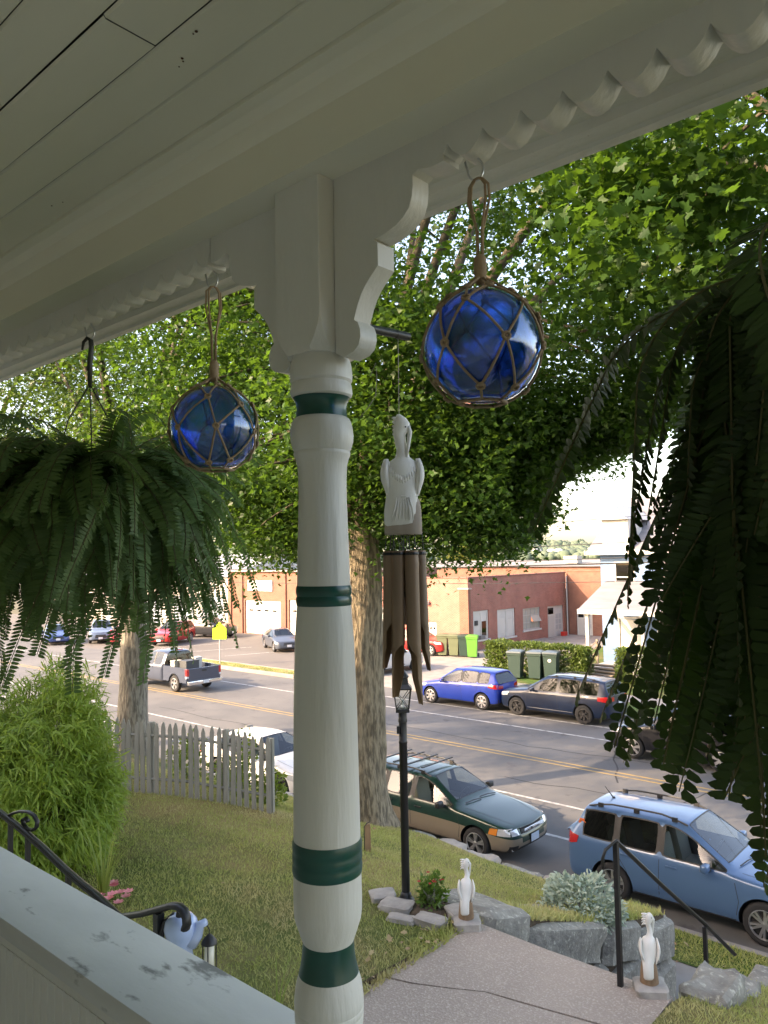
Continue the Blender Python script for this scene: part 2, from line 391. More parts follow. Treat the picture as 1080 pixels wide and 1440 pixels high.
# far side
slab('kerb', -23.4, 120, 28.6, 28.76, 0.14, concrete, 0.3)
slab('verge', -23.4, 120, 28.76, 31.2, 0.13, verge_mat, 0.3)
slab('pavement', -23.4, 120, 31.2, 32.7, 0.14, concrete, 0.3)
slab('front_lawn', -23.4, 120, 32.7, 37.0, 0.16, verge_mat, 0.3)
slab('front_yard', -23.4, 120, 37.0, 60.0, 0.12, verge_mat, 0.25)
slab('driveway', -31.0, -23.4, 28.6, 56.0, 0.01, concrete, 0.2)
slab('parking_lot', -140, -31.0, 29.4, 42.0, 0.005, lot_mat, 0.2)
slab('parking_lot', -140, -36.5, 28.6, 29.4, 0.0, lot_mat, 0.2)
mb = MB(); 
for k in range(6):
    x = -62+k*4.0
    mb.add([(x, 31.5, .010), (x+.12, 31.5, .010), (x+1.6, 35.8, .010), (x+1.48, 35.8, .010)], [(0, 1, 2, 3)])
struct('parking_lines', mb, line_white)
V, Fc = sheet(-45.5, -31.2, 27.9, 29.0, 60, 8, lambda x, y: 0.16 + 0.02*np.sin(x*3+y*5))
o = link('verge', fast_mesh('verge', V, Fc, [grass_mat('island_grass', (0.08, 0.12, 0.03), (0.12, 0.15, 0.04), (0.26, 0.20, 0.10), 0.8)], True)); o['kind'] = 'structure'
mb = MB()
mb.box((-38.3, 27.83, 0.06), (14.6, .14, .26)); mb.box((-38.3, 29.07, 0.06), (14.6, .14, .26)); mb.box((-45.6, 28.45, 0.06), (.14, 1.12, .26)); mb.box((-31.1, 28.45, 0.06), (.14, 1.12, .26))
struct('kerb', mb, concrete)

# ------------------------------------------------------------------ front yard: lawn, walk, steps
V, Fc = sheet(-60, -4.2, -30, 10.25, 420, 320, yard_z)
o = link('lawn', fast_mesh('lawn', V, Fc, [lawn_mat], True)); o['kind'] = 'structure'
V, Fc = sheet(-2.32, 40, -30, 10.25, 240, 260, yard_z)
o = link('lawn', fast_mesh('lawn', V, Fc, [lawn_mat], True)); o['kind'] = 'structure'
walk_m = M('pebbled_concrete', (0.41, 0.335, 0.28), 0.9, col2=(0.32, 0.262, 0.222), scale=1.1, p=(.3, .7), col3=(0.52, 0.44, 0.375), scale3=60, p3=(0.50, 0.66), bump=1.0, bscale=60, bdist=0.012)
mb = MB(); rng = random.Random(2)
cr = [(-4.2, 4.66), (-3.95, 4.74), (-3.7, 4.86), (-3.45, 5.0), (-3.2, 5.05), (-2.95, 5.10), (-2.62, 5.17), (-2.32, 5.22)]
g = 0.010
lo = [(x, y-g*(0.6+0.8*rng.random())) for x, y in cr]; hi = [(x, y+g*(0.6+0.8*rng.random())) for x, y in cr]
mb.prism([(-4.2, -2.0), (-2.32, -2.0)] + lo[::-1], 2.80, 3.105, 'Z')
struct('walkway', mb, walk_m)
mb = MB(); mb.prism(hi + [(-2.34, 5.83), (-2.7, 5.86), (-3.4, 5.85), (-4.16, 5.88)], 2.80, 3.105, 'Z')
struct('walkway', mb, walk_m)
slab('walk_bed', -4.2, -2.32, 4.4, 5.5, 3.085, soil)
crk = MB()
mb = MB(); n_st = 15; rise = (3.105-0.15)/n_st; run = 3.75/n_st
for k in range(1, n_st):
    z = 3.105-k*rise; y0 = 5.85+(k-1)*run
    mb.bbox((-3.22, y0+run/2+.02, z-.16), (1.72, run+.04, .32), .012)
struct('steps', mb, concrete, 30)
slab('step_base', -4.1, -2.35, 9.58, 10.45, 0.14, concrete, .2)
mb = MB(); ys = [k*.25-2 for k in range(50)]
for x_ in (-4.2, -2.32):
    for a, b in zip(ys, ys[1:]):
        mb.add([(x_, a, float(yard_z(x_, a))), (x_, b, float(yard_z(x_, b))), (x_, b, float(yard_z(x_, b))-1.2), (x_, a, float(yard_z(x_, a))-1.2)], [(0, 1, 2, 3)])
struct('lawn_edge', mb, soil)
# yard's edge above the footpath
mb = MB()
for x0, x1 in ((-60, -4.25), (-2.27, 40)):
    mb.box(((x0+x1)/2, 10.36, 0.78), (x1-x0, .18, 1.5))
struct('yard_wall_core', mb, granite)
def rock(mb, c, d, seed, rough=0.16, rz=0.0, mi=0, sub=3):
    bm = bmesh.new(); bmesh.ops.create_cube(bm, size=1)
    bmesh.ops.bevel(bm, geom=bm.edges[:], offset=0.10, segments=1, affect='EDGES')
    bmesh.ops.subdivide_edges(bm, edges=bm.edges[:], cuts=sub, use_grid_fill=True)
    R = Matrix.Rotation(rz, 3, 'Z'); sd = Vector((seed*3.17, seed*1.31, seed*7.7))
    for v in bm.verts:
        q = v.co*2.3 + sd
        k = noise.noise(q)*rough + noise.noise(q*2.7)*rough*.5
        p = v.co*(1+k); v.co = R @ Vector((p.x*d[0], p.y*d[1], p.z*d[2])) + Vector(c)
    mb.add([v.co for v in bm.verts], [[v.index for v in f.verts] for f in bm.faces], mi); bm.free(); return mb
t = thing('retaining_wall', 'low rough stone edging along the lawn above the parked green wagon', 'wall', (-9, 10.3, 0))
rng = random.Random(8); x = -20.0; k = 0
while x < -4.6:
    wd = rng.uniform(.55, 1.0); zt = float(yard_z(x, 10.2))
    b = rock(MB(), (0, 0, 0), (wd*.96, .42, .40), 20+k, .2)
    b.build('stone', pale_stone if k % 3 else granite, t, 35, loc=(x+wd/2+9, 0.0, zt-.27)); x += wd; k += 1
t = thing('cheek_wall', 'grey granite block wall beside the steps, under the silvery bush', 'wall', (-4.15, 6, 2))
def block(y0, y1, z0, z1, seed, tilt=0.0, wd=.9, x=0.0, m=granite, rgh=.07):
    b = rock(MB(), (0, 0, 0), (wd, y1-y0, z1-z0), seed, rgh, sub=4)
    o = b.build('granite_block', m, t, 35, loc=(x-.38, (y0+y1)/2-6, (z0+z1)/2-2)); o.rotation_euler.x = rad(tilt); return o
block(5.97, 6.72, 2.52, 3.03, 1, -17, .9, 0.0, rgh=.09)
block(6.72, 8.46, 2.02, 2.46, 2, -19); block(8.40, 9.35, 1.56, 2.00, 3, -16); block(9.3, 10.4, 1.15, 1.65, 4, -10)
block(6.7, 7.55, 1.60, 2.08, 5); block(7.57, 8.42, 1.40, 1.80, 6, -8); block(8.44, 9.4, 1.0, 1.52, 7)
block(5.95, 6.68, 1.9, 2.50, 8); block(7.0, 8.3, 1.0, 1.58, 9); block(8.3, 9.6, .45, 1.0, 10); block(9.5, 10.4, .2, 1.1, 11); block(9.0, 9.5, .1, .8, 12)
t = thing('cheek_wall', 'dark rough boulders beside the white pelican on the right of the steps', 'wall', (-2.2, 6, 2))
for y0, y1, z0, z1, x_, sd in ((6.02, 6.55, 2.70, 3.10, .0, 31), (6.50, 6.95, 2.5, 2.86, .0, 36), (6.9, 7.9, 2.05, 2.55, .0, 32), (7.9, 9.0, 1.5, 2.1, .08, 33), (9.0, 10.3, .9, 1.7, .08, 34), (6.6, 7.6, 1.5, 2.1, .02, 35), (7.6, 9.2, .8, 1.5, .02, 37), (8.8, 10.3, .2, .9, .02, 38)):
    b = rock(MB(), (0, 0, 0), (.34, (y1-y0)*1.03, z1-z0), sd, .16, sub=4)
    b.build('boulder', granite, t, 35, loc=(x_, (y0+y1)/2-6, (z0+z1)/2-2))

# ------------------------------------------------------------------ the porch we stand on
porch = thing('porch', 'white painted porch with turned post, scalloped trim and board ceiling', 'porch', (-1.15, 1.116, 4.65))
PX, PY, PZ = -1.15, 1.116, 4.65
def pbuild(mb, name, mats, smooth=False, par=porch, fixn=False):
    mb.v = [(a-PX, b-PY, c-PZ) for a, b, c in mb.v]
    return mb.build(name, mats, par, smooth, fixn)
# ceiling boards
rng = random.Random(5); CZ = 7.345; y = 0.952; i = 0
while y > -1.25:
    wd = 0.105
    segs = [(-6.5, 3.0)]
    if i == 2: segs = [(-6.5, -1.1766), (-1.1754, 3.0)]
    elif i % 4 == 1: segs = [(-6.5, -3.1), (-3.097, 3.0)]
    for x0, x1 in segs:
        dz = rng.uniform(-.0022, .0022); e = 0.0048
        n_ = 14; mbb = MB()
        for k in range(n_+1):
            xx = x0+(x1-x0)*k/n_; wob = rng.uniform(-.0006, .0006)
            mbb.v += [(xx, y-wd+.001+wob, CZ+e+dz), (xx, y-wd+e+wob, CZ+dz), (xx, y-e+wob, CZ+dz), (xx, y-.001+wob, CZ+e+dz)]
        for k in range(n_):
            for q in range(3): mbb.f.append((k*4+q, k*4+q+1, k*4+q+5, k*4+q+4)[::-1]); mbb.m.append(0)
        pbuild(mbb, 'ceiling_board', ceil_paint)
    y -= wd; i += 1
mb = MB()
for x_, y_, r_ in ((-1.17, .79, .0028), (-1.176, .796, .0018), (-1.195, .80, .0014), (-1.09, .765, .0030), (-1.099, .765, .0018), (-1.92, .90, .002), (-1.88, .91, .0016)):
    mb.lathe([(r_, CZ-.0015), (r_*.9, CZ-.0025)], 7, (x_, y_))
pbuild(mb, 'nail_head', rust)
# beam with its mouldings, outer soffit
BX0, BX1 = -6.5, 3.0
mb = MB(); mb.prism([(1.012, 7.193), (1.012, 7.291), (1.004, 7.297), (1.0, 7.304), (.992, 7.322), (.975, 7.336), (.953, 7.341), (.950, 7.352), (.950, 7.39), (1.20, 7.39), (1.20, 7.193)], BX0, BX1, 'X')
pbuild(mb, 'beam', ceil_paint, 25, fixn=True)
mb = MB(); mb.prism([(1.203, 7.21), (1.203, 7.42), (1.36, 7.42), (1.36, 7.19), (1.335, 7.19), (1.33, 7.196), (1.285, 7.196), (1.28, 7.204), (1.275, 7.21)], BX0, BX1, 'X')
pbuild(mb, 'eave_soffit', white_paint, fixn=True)
# scalloped valance, left and right of the post
def valance(x0, x1, phase):
    pts = []; sp = 0.0765
    k0 = math.ceil((x0-phase)/sp); xs_ = [x0] + [phase+k*sp for k in range(k0, 400) if phase+k*sp < x1] + [x1]
    for a, b_ in zip(xs_, xs_[1:]):
        for q in range(7):
            u = q/7; s_ = (a+(b_-a)*u-phase)/sp; s_ = s_-math.floor(s_)
            pts.append((a+(b_-a)*u, 7.158-0.033*math.sin(PI*max(0, min(1, s_)))**0.8))
    pts.append((x1, 7.157))
    return pts
for x0, x1 in ((-.800, 2.9), (-6.4, -1.500)):
    pts = valance(x0, x1, -0.790)
    mb = MB(); n_ = len(pts)
    vs = [(x, 1.088, z) for x, z in pts] + [(x, 1.088, 7.194) for x, z in pts] + [(x, 1.142, z) for x, z in pts] + [(x, 1.142, 7.194) for x, z in pts]
    fs = []
    for k in range(n_-1):
        fs += [(k, k+1, n_+k+1, n_+k), (2*n_+k+1, 2*n_+k, 3*n_+k, 3*n_+k+1), (k+1, k, 2*n_+k, 2*n_+k+1)]
    fs += [(n_, 3*n_, 2*n_, 0), (n_-1, 3*n_-1, 4*n_-1, 2*n_-1)]
    mb.add(vs, fs); pbuild(mb, 'scalloped_valance', white_paint, 40)
# brackets
bk = [(0.069, 7.194), (0.349, 7.194), (0.349, 7.132), (0.318, 7.13), (0.290, 7.137), (0.277, 7.130), (0.277, 7.11), (0.274, 7.09), (0.266, 7.070), (0.252, 7.057), (0.234, 7.047), (0.212, 7.041), (0.191, 7.036),
      (0.176, 7.037), (0.187, 7.027), (0.187, 6.982), (0.168, 6.966), (0.152, 6.950), (0.141, 6.935), (0.132, 6.918), (0.125, 6.900), (0.121, 6.889), (0.131, 6.882), (0.137, 6.868), (0.138, 6.852), (0.132, 6.836), (0.118, 6.826), (0.09, 6.820), (0.069, 6.832)]
for sgn in (1, -1):
    mb = MB(); mb.prism([(-1.15+sgn*x, z) for x, z in bk], 1.091, 1.139, 'Y')
    pbuild(mb, 'bracket', white_paint, 35, fixn=True)
# the post: square head, turned shaft, painted bands as pieces of their own
post = MB()
h = .067
def ring8(z, a, c, r=None):
    """square of half-width a with corners cut by c"""
    P = [(a, -a+c), (a, a-c), (a-c, a), (-a+c, a), (-a, a-c), (-a, -a+c), (-a+c, -a), (a-c, -a)]
    return [(PX+x, PY+y, z) for x, y in P]
post.loft([ring8(7.1925, h, .002), ring8(6.905, h, .002), ring8(6.885, h, .006), ring8(6.862, h, .018), ring8(6.845, h-.002, .030), ring8(6.838, .062, .026)][::-1])
white_seg = [[(.060, 6.842), (0.0595, 6.836), (0.063, 6.826), (0.0645, 6.819), (0.066, 6.802), (0.0652, 6.789), (0.0615, 6.7835), (0.0641, 6.778), (0.0656, 6.764), (0.064, 6.757), (0.059, 6.7525)],
             [(0.0535, 6.7115), (0.0575, 6.709), (0.0620, 6.701), (0.0650, 6.688), (0.0664, 6.674), (0.0652, 6.660), (0.0625, 6.650), (0.0598, 6.643), (0.0580, 6.640), (0.0592, 6.636), (0.0588, 6.632), (0.0552, 6.624), (0.0520, 6.611), (0.0505, 6.59), (0.0500, 6.544), (0.0526, 6.455), (0.0552, 6.362)],
             [(0.0560, 6.321), (0.0611, 6.25), (0.0651, 6.105), (0.0669, 5.961), (0.0680, 5.851)],
             [(0.0688, 5.784), (0.0693, 5.735), (0.0688, 5.710), (0.0670, 5.695), (0.0617, 5.679), (0.0567, 5.664), (0.0515, 5.650)],
             [(0.0600, 5.588), (0.061, 5.584), (0.066, 5.567), (0.0696, 5.540), (0.0699, 5.526), (0.0688, 5.5235), (0.0699, 5.521), (0.0695, 5.512), (0.0680, 5.5095), (0.0694, 5.506), (0.0670, 5.484), (0.0625, 5.462), (0.057, 5.445), (0.057, 5.42), (0.066, 5.41), (0.066, 4.65)]]
for sg in white_seg: post.lathe(sg[::-1], 48, (PX, PY))
col = pbuild(post, 'post', white_paint, 30, fixn=False)
col['label'] = 'turned white porch post with dark green painted bands'
bands = [[(0.0600, 6.7525), (0.0563, 6.749), (0.0530, 6.742), (0.0516, 6.731), (0.0516, 6.722), (0.0530, 6.7115)],
         [(0.0553, 6.362), (0.0570, 6.357), (0.0576, 6.351), (0.0568, 6.345), (0.0553, 6.341), (0.0568, 6.337), (0.0577, 6.331), (0.0570, 6.325), (0.0558, 6.321)],
         [(0.0682, 5.851), (0.0698, 5.845), (0.0703, 5.838), (0.0698, 5.831), (0.0686, 5.827), (0.0699, 5.823), (0.0703, 5.816), (0.0699, 5.810), (0.0687, 5.806), (0.0700, 5.802), (0.0704, 5.795), (0.0699, 5.788), (0.0689, 5.784)],
         [(0.0512, 5.650), (0.0510, 5.645), (0.0518, 5.630), (0.0532, 5.616), (0.0560, 5.602), (0.0596, 5.588)]]
for bnd in bands:
    mb = MB(); mb.lathe([(r+.0008, z) for r, z in bnd][::-1], 48)
    mb.v = [(a, b, c-PZ) for a, b, c in mb.v]
    mb.build('painted_band', green_paint, col, 40)
# half wall with a broad cap
mb = MB()
n_ = 60; prof = [(.965, 5.352), (.960, 5.362), (.960, 5.390), (.968, 5.400), (1.20, 5.400), (1.21, 5.392), (1.21, 5.362), (1.203, 5.352)]
rings = []
for k in range(n_+1):
    xx = -6.4+(5.17)*k/n_
    rings.append([(xx, yy+.0015*noise.noise(Vector((xx*4, yy*9, 0))), zz+.0012*noise.noise(Vector((xx*3, yy*7, 3)))) for yy, zz in prof][::-1])
mb.loft(rings); pbuild(mb, 'rail_cap', old_paint, 40)
mb = MB(); mb.prism([(.974, 5.35), (.974, 5.322), (.986, 5.310), (.990, 5.304), (1.19, 5.304), (1.19, 5.35)], -6.4, -1.23, 'X'); pbuild(mb, 'cap_moulding', white_paint, fixn=True)
bw = .043; x = -6.35
me = None
while x < -1.25:
    b = MB(); b.prism([(0, 0), (0, .012), (.003, .015), (bw-.006, .015), (bw-.003, .012), (bw-.003, 0)], 0, .654, 'Z')
    b.v = [(a, -q, c) for a, q, c in b.v]
    if me is None: me = b.mesh('wall_board', [white_paint], fixn=True)
    link('wall_board', me, porch, (x-PX, 1.002-PY, 4.65-PZ)); x += bw
mb = MB(); mb.box((-3.8, 1.09, 4.98), (5.1, .168, .644)); mb.box((-1.75, 0, 4.60), (9.5, 2.6, .098)); mb.box((-1.75, 1.25, 3.85), (9.5, .08, 1.4))
pbuild(mb, 'porch_base', white_paint)
# house behind us
siding = M('house_siding', (0.55, 0.54, 0.48), 0.7, col2=(0.47, 0.46, 0.41), scale=2)
shingle = M('roof_shingles', (0.10, 0.10, 0.10), 0.9, col2=(0.16, 0.155, 0.15), scale=6, bump=0.5, bscale=30)
mb = MB()
for k in range(60):
    z = 3.2+k*.115; mb.prism([(-1.32, z), (-1.345, z), (-1.330, z+.115), (-1.32, z+.115)], -6.5, 5.5, 'X')
mb.box((-.5, -5.4, 6.6), (12.2, 8.1, 6.9))
pbuild(mb, 'house_wall', siding, fixn=True)
mb = MB(); mb.prism([(1.48, 7.425), (1.48, 7.53), (-1.3, 8.3), (-1.3, 7.425)], -6.7, 5.7, 'X')
mb.prism([(-.9, 9.9), (-.9, 10.05), (-5.4, 12.9), (-9.9, 10.05), (-9.9, 9.9)], -7.0, 6.0, 'X'); pbuild(mb, 'house_roof', shingle, fixn=True)
# metal tube bracketed to the street side of the post
mb = MB(); mb.tube([(-1.105, 1.142, 6.912), (-1.112, 1.20, 6.917), (-1.112, 1.362, 6.928)], .0095, 12); mb.tube([(-1.112, 1.315, 6.925), (-1.112, 1.33, 6.926)], .0102, 12)
mb.lathe([(.021, 1.140), (.021, 1.15), (.014, 1.158)], 14, (-1.105, 6.912), axis='Y'); pbuild(mb, 'metal_tube', black_iron, 40)
# screw hooks in the valance
def hook(x, ztop, zlow, m=steel, yb=1.117):
    r = .021; zc = zlow+r
    pts = [(x, yb, ztop+.03), (x, yb, zc+r*1.5)]
    for k in range(12):
        a = rad(65-k*22)
        pts.append((x+math.cos(a)*r*.55, yb+math.cos(a)*r*.35, zc+math.sin(a)*r))
    pts.append((x-r*.75, yb-r*.4, zc+r*.75))
    b = MB(); b.tube(pts, .0021, 8); pbuild(b, 'screw_hook', m, True)
hook(-.750, 7.138, 7.086); hook(-1.529, 7.135, 7.083); hook(-2.130, 7.138, 7.078)
hook(-.18, 7.138, 7.078)
# thin loose wire hanging off the post
mb = MB(); mb.tube([(-1.078, 1.19, 6.80), (-1.070, 1.20, 6.83), (-1.068, 1.20, 6.80), (-1.072, 1.20, 6.76), (-1.085, 1.19, 6.735), (-1.10, 1.18, 6.715)], .0011, 6); pbuild(mb, 'loose_wire', old_wood, True)
# ------------------------------------------------------------------ blue glass floats in rope nets
def glass_mat():
    m, t, n, o = _new('blue_glass')
    b = n.new('ShaderNodeBsdfPrincipled'); t.links.new(b.outputs[0], o.inputs[0])
    tc = n.new('ShaderNodeTexCoord')
    c = ramp(t, (0.06, 0.25, 1.0), (0.14, 0.54, 1.0), noise_n(t, tc.outputs['Object'], 9, 3), .35, .7)
    t.links.new(c, b.inputs['Base Color'])
    b.inputs['Roughness'].default_value = 0.07; b.inputs['Coat Weight'].default_value = 1.0; b.inputs['Coat Roughness'].default_value = 0.01; b.inputs['Transmission Weight'].default_value = 1.0; b.inputs['IOR'].default_value = 1.48
    t.links.new(bump_n(t, noise_n(t, tc.outputs['Object'], 9, 2), 0.05, 0.004), b.inputs['Normal'])
    return m
blue_glass = glass_mat()
def glass_float(loc, R, ztop_hook, label, rz):
    t = thing('glass_float', label, 'glass float', loc, rz, 'blue glass floats hung from the porch trim')
    mb = MB()
    def sphere(r, n, flip):
        o = len(mb.v); k = n//2+1
        for i in range(k):
            th = PI*i/(k-1); zz = r*math.cos(th); zz = zz if zz > -r*.9 else -r*.9 - (abs(zz)-r*.9)*.25
            for j in range(n):
                a = 2*PI*j/n; mb.v.append((r*math.sin(th)*math.cos(a), r*math.sin(th)*math.sin(a), zz))
        for i in range(k-1):
            for j in range(n):
                a = o+i*n+j; b = o+i*n+(j+1) % n; q = (a, a+n, b+n, b)
                mb.f.append(q[::-1] if flip else q); mb.m.append(0)
    sphere(R, 48, False); sphere(R-.0045, 48, True)
    mb.build('glass_ball', blue_glass, t, True)
    # knots: staggered rings; rope between them
    rng = random.Random(int(abs(loc[0])*100)); N = 7
    lats = [60, 26, -10, -46]
    kn = []
    for i, la in enumerate(lats):
        row = []
        for j in range(N):
            a = 2*PI*(j+(i % 2)*.5)/N + rng.uniform(-.17, .17); l = rad(la+rng.uniform(-9, 9)); rr = R+.0045
            row.append(Vector((rr*math.cos(l)*math.cos(a), rr*math.cos(l)*math.sin(a), rr*math.sin(l))))
        kn.append(row)
    net = MB(); kr = .0088
    def rope(a, b, r=.0024):
        pts = []
        for k in range(6):
            p = a.lerp(b, k/5); L = p.length
            if L < R+.003: p = p*((R+.003)/L)
            pts.append(p)
        net.tube(pts, r, 6, caps=False)
    topz = R+.022
    for j in range(N): rope(Vector((.006*math.cos(j), .006*math.sin(j), topz)), kn[0][j])
    for i in range(len(lats)-1):
        for j in range(N):
            j2 = (j+1) % N if i % 2 else (j-1) % N
            rope(kn[i][j], kn[i+1][j]); rope(kn[i][j], kn[i+1][j2])
    bot = [Vector((v.x*.55, v.y*.55, -R*.925-.003)) for v in kn[-1]]
    for j in range(N): rope(kn[-1][j], bot[j]); net.tube([bot[j], bot[(j+1) % N]], .003, 6)
    net.build('rope_net', rope_m, t, True)
    for i, row in enumerate(kn):
        for v in row:
            b = MB(); ax = v.normalized(); q = ax.to_track_quat('Z', 'Y').to_matrix()
            for w_, tl in ((0, .5), (1, -.5)):
                pts = []
                for k in range(9):
                    a = 2*PI*k/8 + w_; pts.append(v + q @ Vector((math.cos(a)*.0062, math.sin(a)*.0056, .0015+tl*.002*math.sin(2*a))))
                b.tube(pts, .0027, 6, caps=False)
            b.build('rope_knot', rope_m, t, True)
    wrap = MB(); wrap.lathe([(.007, topz-.012), (.0125, topz-.002), (.0105, topz+.005), (.0125, topz+.009), (.0105, topz+.013), (.0125, topz+.017), (.0105, topz+.021), (.0125, topz+.025), (.0105, topz+.029), (.0115, topz+.034), (.007, topz+.040)], 12)
    wrap.build('rope_wrap', rope_m, t, True)
    lp = MB(); zt = ztop_hook-loc[2]; z0 = topz+.036
    for s_ in (-1, 1):
        for q in (0, 1):
            e = .014 + .006*q
            pts = [(s_*.004, q*.004, z0), (s_*.005, q*.005, z0+(zt-z0)*.35), (s_*e, q*.004-.002, z0+(zt-z0)*.72), (s_*e*.9, q*.003, zt-.012), (s_*e*.4, 0, zt-.001), (0, 0, zt+.001)]
            lp.tube(pts, .0024, 7)
    lp.build('rope_loop', rope_m, t, True)
    return t
glass_float((-.745, 1.117, 6.783), .1035, 7.088, 'blue glass float in a rope net, the nearer one right of the porch post', 0.25)
glass_float((-1.523, 1.117, 6.735), .1045, 7.085, 'blue glass float in a rope net, the farther one left of the porch post', 1.3)

# ------------------------------------------------------------------ carved pelicans
CR = yaw   # the birds are turned so that their sides face along the street
def ering(c, rx, ry, n=20, tilt=0.0, p=2.0):
    out_ = []
    for j in range(n):
        a = 2*PI*j/n; ca, sa = math.cos(a), math.sin(a)
        x = rx*math.copysign(abs(ca)**(2/p), ca); y = ry*math.copysign(abs(sa)**(2/p), sa)
        out_.append((c[0]+x*math.cos(tilt), c[1]+y, c[2]+x*math.sin(tilt)))
    return out_
def pelican(t, s=1.0):
    b = MB()   # one continuous carved figure: tail, body, neck, head
    secs = [((-.020, -.062, .062), .026, .006), ((-.020, -.064, .075), .036, .010), ((-.020, -.060, .13), .038, .016), ((-.018, -.045, .165), .040, .026), ((-.010, -.02, .19), .050, .045),
            ((-.004, 0, .23), .060, .054), ((0, .004, .27), .062, .056), ((.0, .004, .305), .056, .050), ((.002, .004, .33), .042, .040), ((.010, .006, .345), .024, .026),
            ((.013, .008, .375), .0185, .019), ((.008, .008, .405), .018, .018), ((.001, .006, .43), .0195, .018), ((.004, .004, .452), .026, .021), ((.010, .003, .475), .030, .023), ((.012, .002, .497), .024, .019), ((.012, .002, .512), .012, .010), ((.012, .002, .516), .003, .003)]
    b.loft([ering((c[0]*s, c[1]*s, c[2]*s), rx*s, ry*s) for c, rx, ry in secs])
    b.build('body', carved_white, t, True)
    w_ = MB()
    for sg in (-1, 1):
        rr = []
        for k in range(10):
            u = k/9; z = .335-u*.175; x = sg*(.058+.010*math.sin(PI*min(1, u*1.25))-.018*u*u); wd = .026*math.sin(PI*(.12+.80*u))+.004
            rr.append(ering((x*s, (-.014-.018*u)*s, z*s), .011*s*math.sin(PI*(.15+.75*u)), wd*1.5*s, 12))
        w_ = MB(); w_.loft(rr); wo = w_.build('wing', carved_white, t, True)
        g = MB()
        for q in range(4):
            y_ = (-.045+q*.02)*s
            g.tube([(sg*(.062)*s, y_, .30*s), (sg*.0665*s, y_-.004*s, .25*s), (sg*.058*s, y_-.012*s, .20*s)], .0032*s, 5)
        g.build('feather', carved_white, wo, True)
    g = MB()
    for k in range(5):
        z = .500-.017*k; g.tube([(-.004*s, .003, z*s), (-.030*s, .004, (z+.004)*s), (-.046*s, .004, (z+.006-.004*k)*s)], [.010*s, .008*s, .0025*s], 6)
    g.build('crest', carved_white, t, True)
    g = MB(); g.tube([(.030*s, .010*s, .478*s), (.041*s, .013*s, .462*s), (.040*s, .014*s, .43*s), (.034*s, .018*s, .37*s), (.028*s, .02*s, .335*s)], [.013*s, .012*s, .0095*s, .0075*s, .003*s], 8)
    g.build('bill', carved_white, t, True)
    for y_ in (-.019, .022):
        g = MB(); g.ell((.024*s, y_*s, .486*s), (.0035*s, .0035*s, .0035*s), 8); g.build('eye', black_iron, t, True)
    g = MB(); g.loft([ering((-.002*s, .012*s, z*s), r*s, r*.92*s, 18) for z, r in ((0, .066), (.02, .068), (.08, .062), (.13, .056), (.17, .050), (.185, .036))])
    g.build('stump', stump_m, t, 50)
    g = MB(); rock(g, (0, 0, -.045), (.24, .23, .11), 5, .10); g.build('base_stone', pale_stone, t, 40)
t = thing('pelican_statue', 'white carved pelican on a stump at the left end of the top step', 'statue', (-4.16, 5.76, 3.165), CR, 'carved pelicans flanking the steps')
pelican(t, 1.03)
t = thing('pelican_statue', 'white carved pelican on a stump beside the iron rail, right of the steps', 'statue', (-2.50, 5.80, 3.155), CR-.12, 'carved pelicans flanking the steps')
pelican(t, 1.02)

# ------------------------------------------------------------------ wind chime with a carved pelican
t = thing('wind_chime', 'bamboo wind chime with a carved white pelican on top', 'wind chime', (-1.112, 1.331, 6.468), CR)
b = MB()
K = 1.03
secs = [((-.006, -.012, .018), .030, .014), ((-.006, -.014, .024), .0355, .017), ((-.005, -.012, .05), .0365, .021), ((-.002, -.008, .085), .0345, .025), ((0, -.004, .105), .0365, .028), ((.0, -.002, .135), .039, .029),
        ((.001, 0, .152), .0365, .026), ((.001, 0, .163), .026, .020), ((.001, 0, .170), .016, .014), ((.001, 0, .185), .0125, .012), ((-.003, 0, .205), .0125, .012), ((-.005, 0, .220), .0135, .013), ((-.001, 0, .233), .017, .015), ((.002, 0, .245), .017, .015), ((-.001, 0, .257), .012, .011), ((-.006, 0, .266), .004, .004)]
b.loft([ering((c[0]*K, c[1]*K, c[2]*K), rx*K, ry*K, 24) for c, rx, ry in secs]); fig = b.build('figurehead', carved_white, t, True)
for sg in (-1, 1):
    rr = []
    for k in range(10):
        u = k/9; z = .166-u*.082; x = sg*(.0335+.0045*math.sin(PI*min(1, u*1.1+.1))-.001*u)
        rr.append(ering((x*K, (-.004-.006*u)*K, z*K), .010*math.sin(PI*(.14+.8*u))*K+.001, .022*math.sin(PI*(.15+.75*u))*K, 12))
    b = MB(); b.loft(rr); b.build('wing', carved_white, fig, True)
b = MB()
for k in range(13):
    a = (k-6)/6; x = a*.030; z = .148-.022*math.sqrt(max(0, 1-a*a))+.012*abs(a)
    b.tube([(x*K, (-.028*math.sqrt(max(.05, 1-a*a*.8)))*K, z*K), (x*1.02*K, (-.032*math.sqrt(max(.05, 1-a*a*.8)))*K, (z-.010)*K), (x*.98*K, (-.028*math.sqrt(max(.05, 1-a*a*.8)))*K, (z-.020)*K)], [.0030, .0042, .002], 6)
for k in range(7):
    a = (k-3)/3; b.tube([(a*.013*K, -.031*K, .080*K), (a*.019*K, -.034*K, .055*K), (a*.024*K-.003, -.030*K, .030*K)], [.0016, .0028, .0012], 5)
b.tube([(-.031*K, -.018, .084*K), (0, -.034, .081*K), (.031*K, -.018, .084*K)], .003, 6)
b.build('feather', carved_white, fig, True)
b = MB(); b.tube([(.014*K, -.004, .238*K), (.018*K, -.006, .225*K), (.014*K, -.010, .195*K), (.010*K, -.013, .168*K)], [.006, .0055, .004, .002], 8); b.build('bill', carved_white, fig, True)
b = MB()
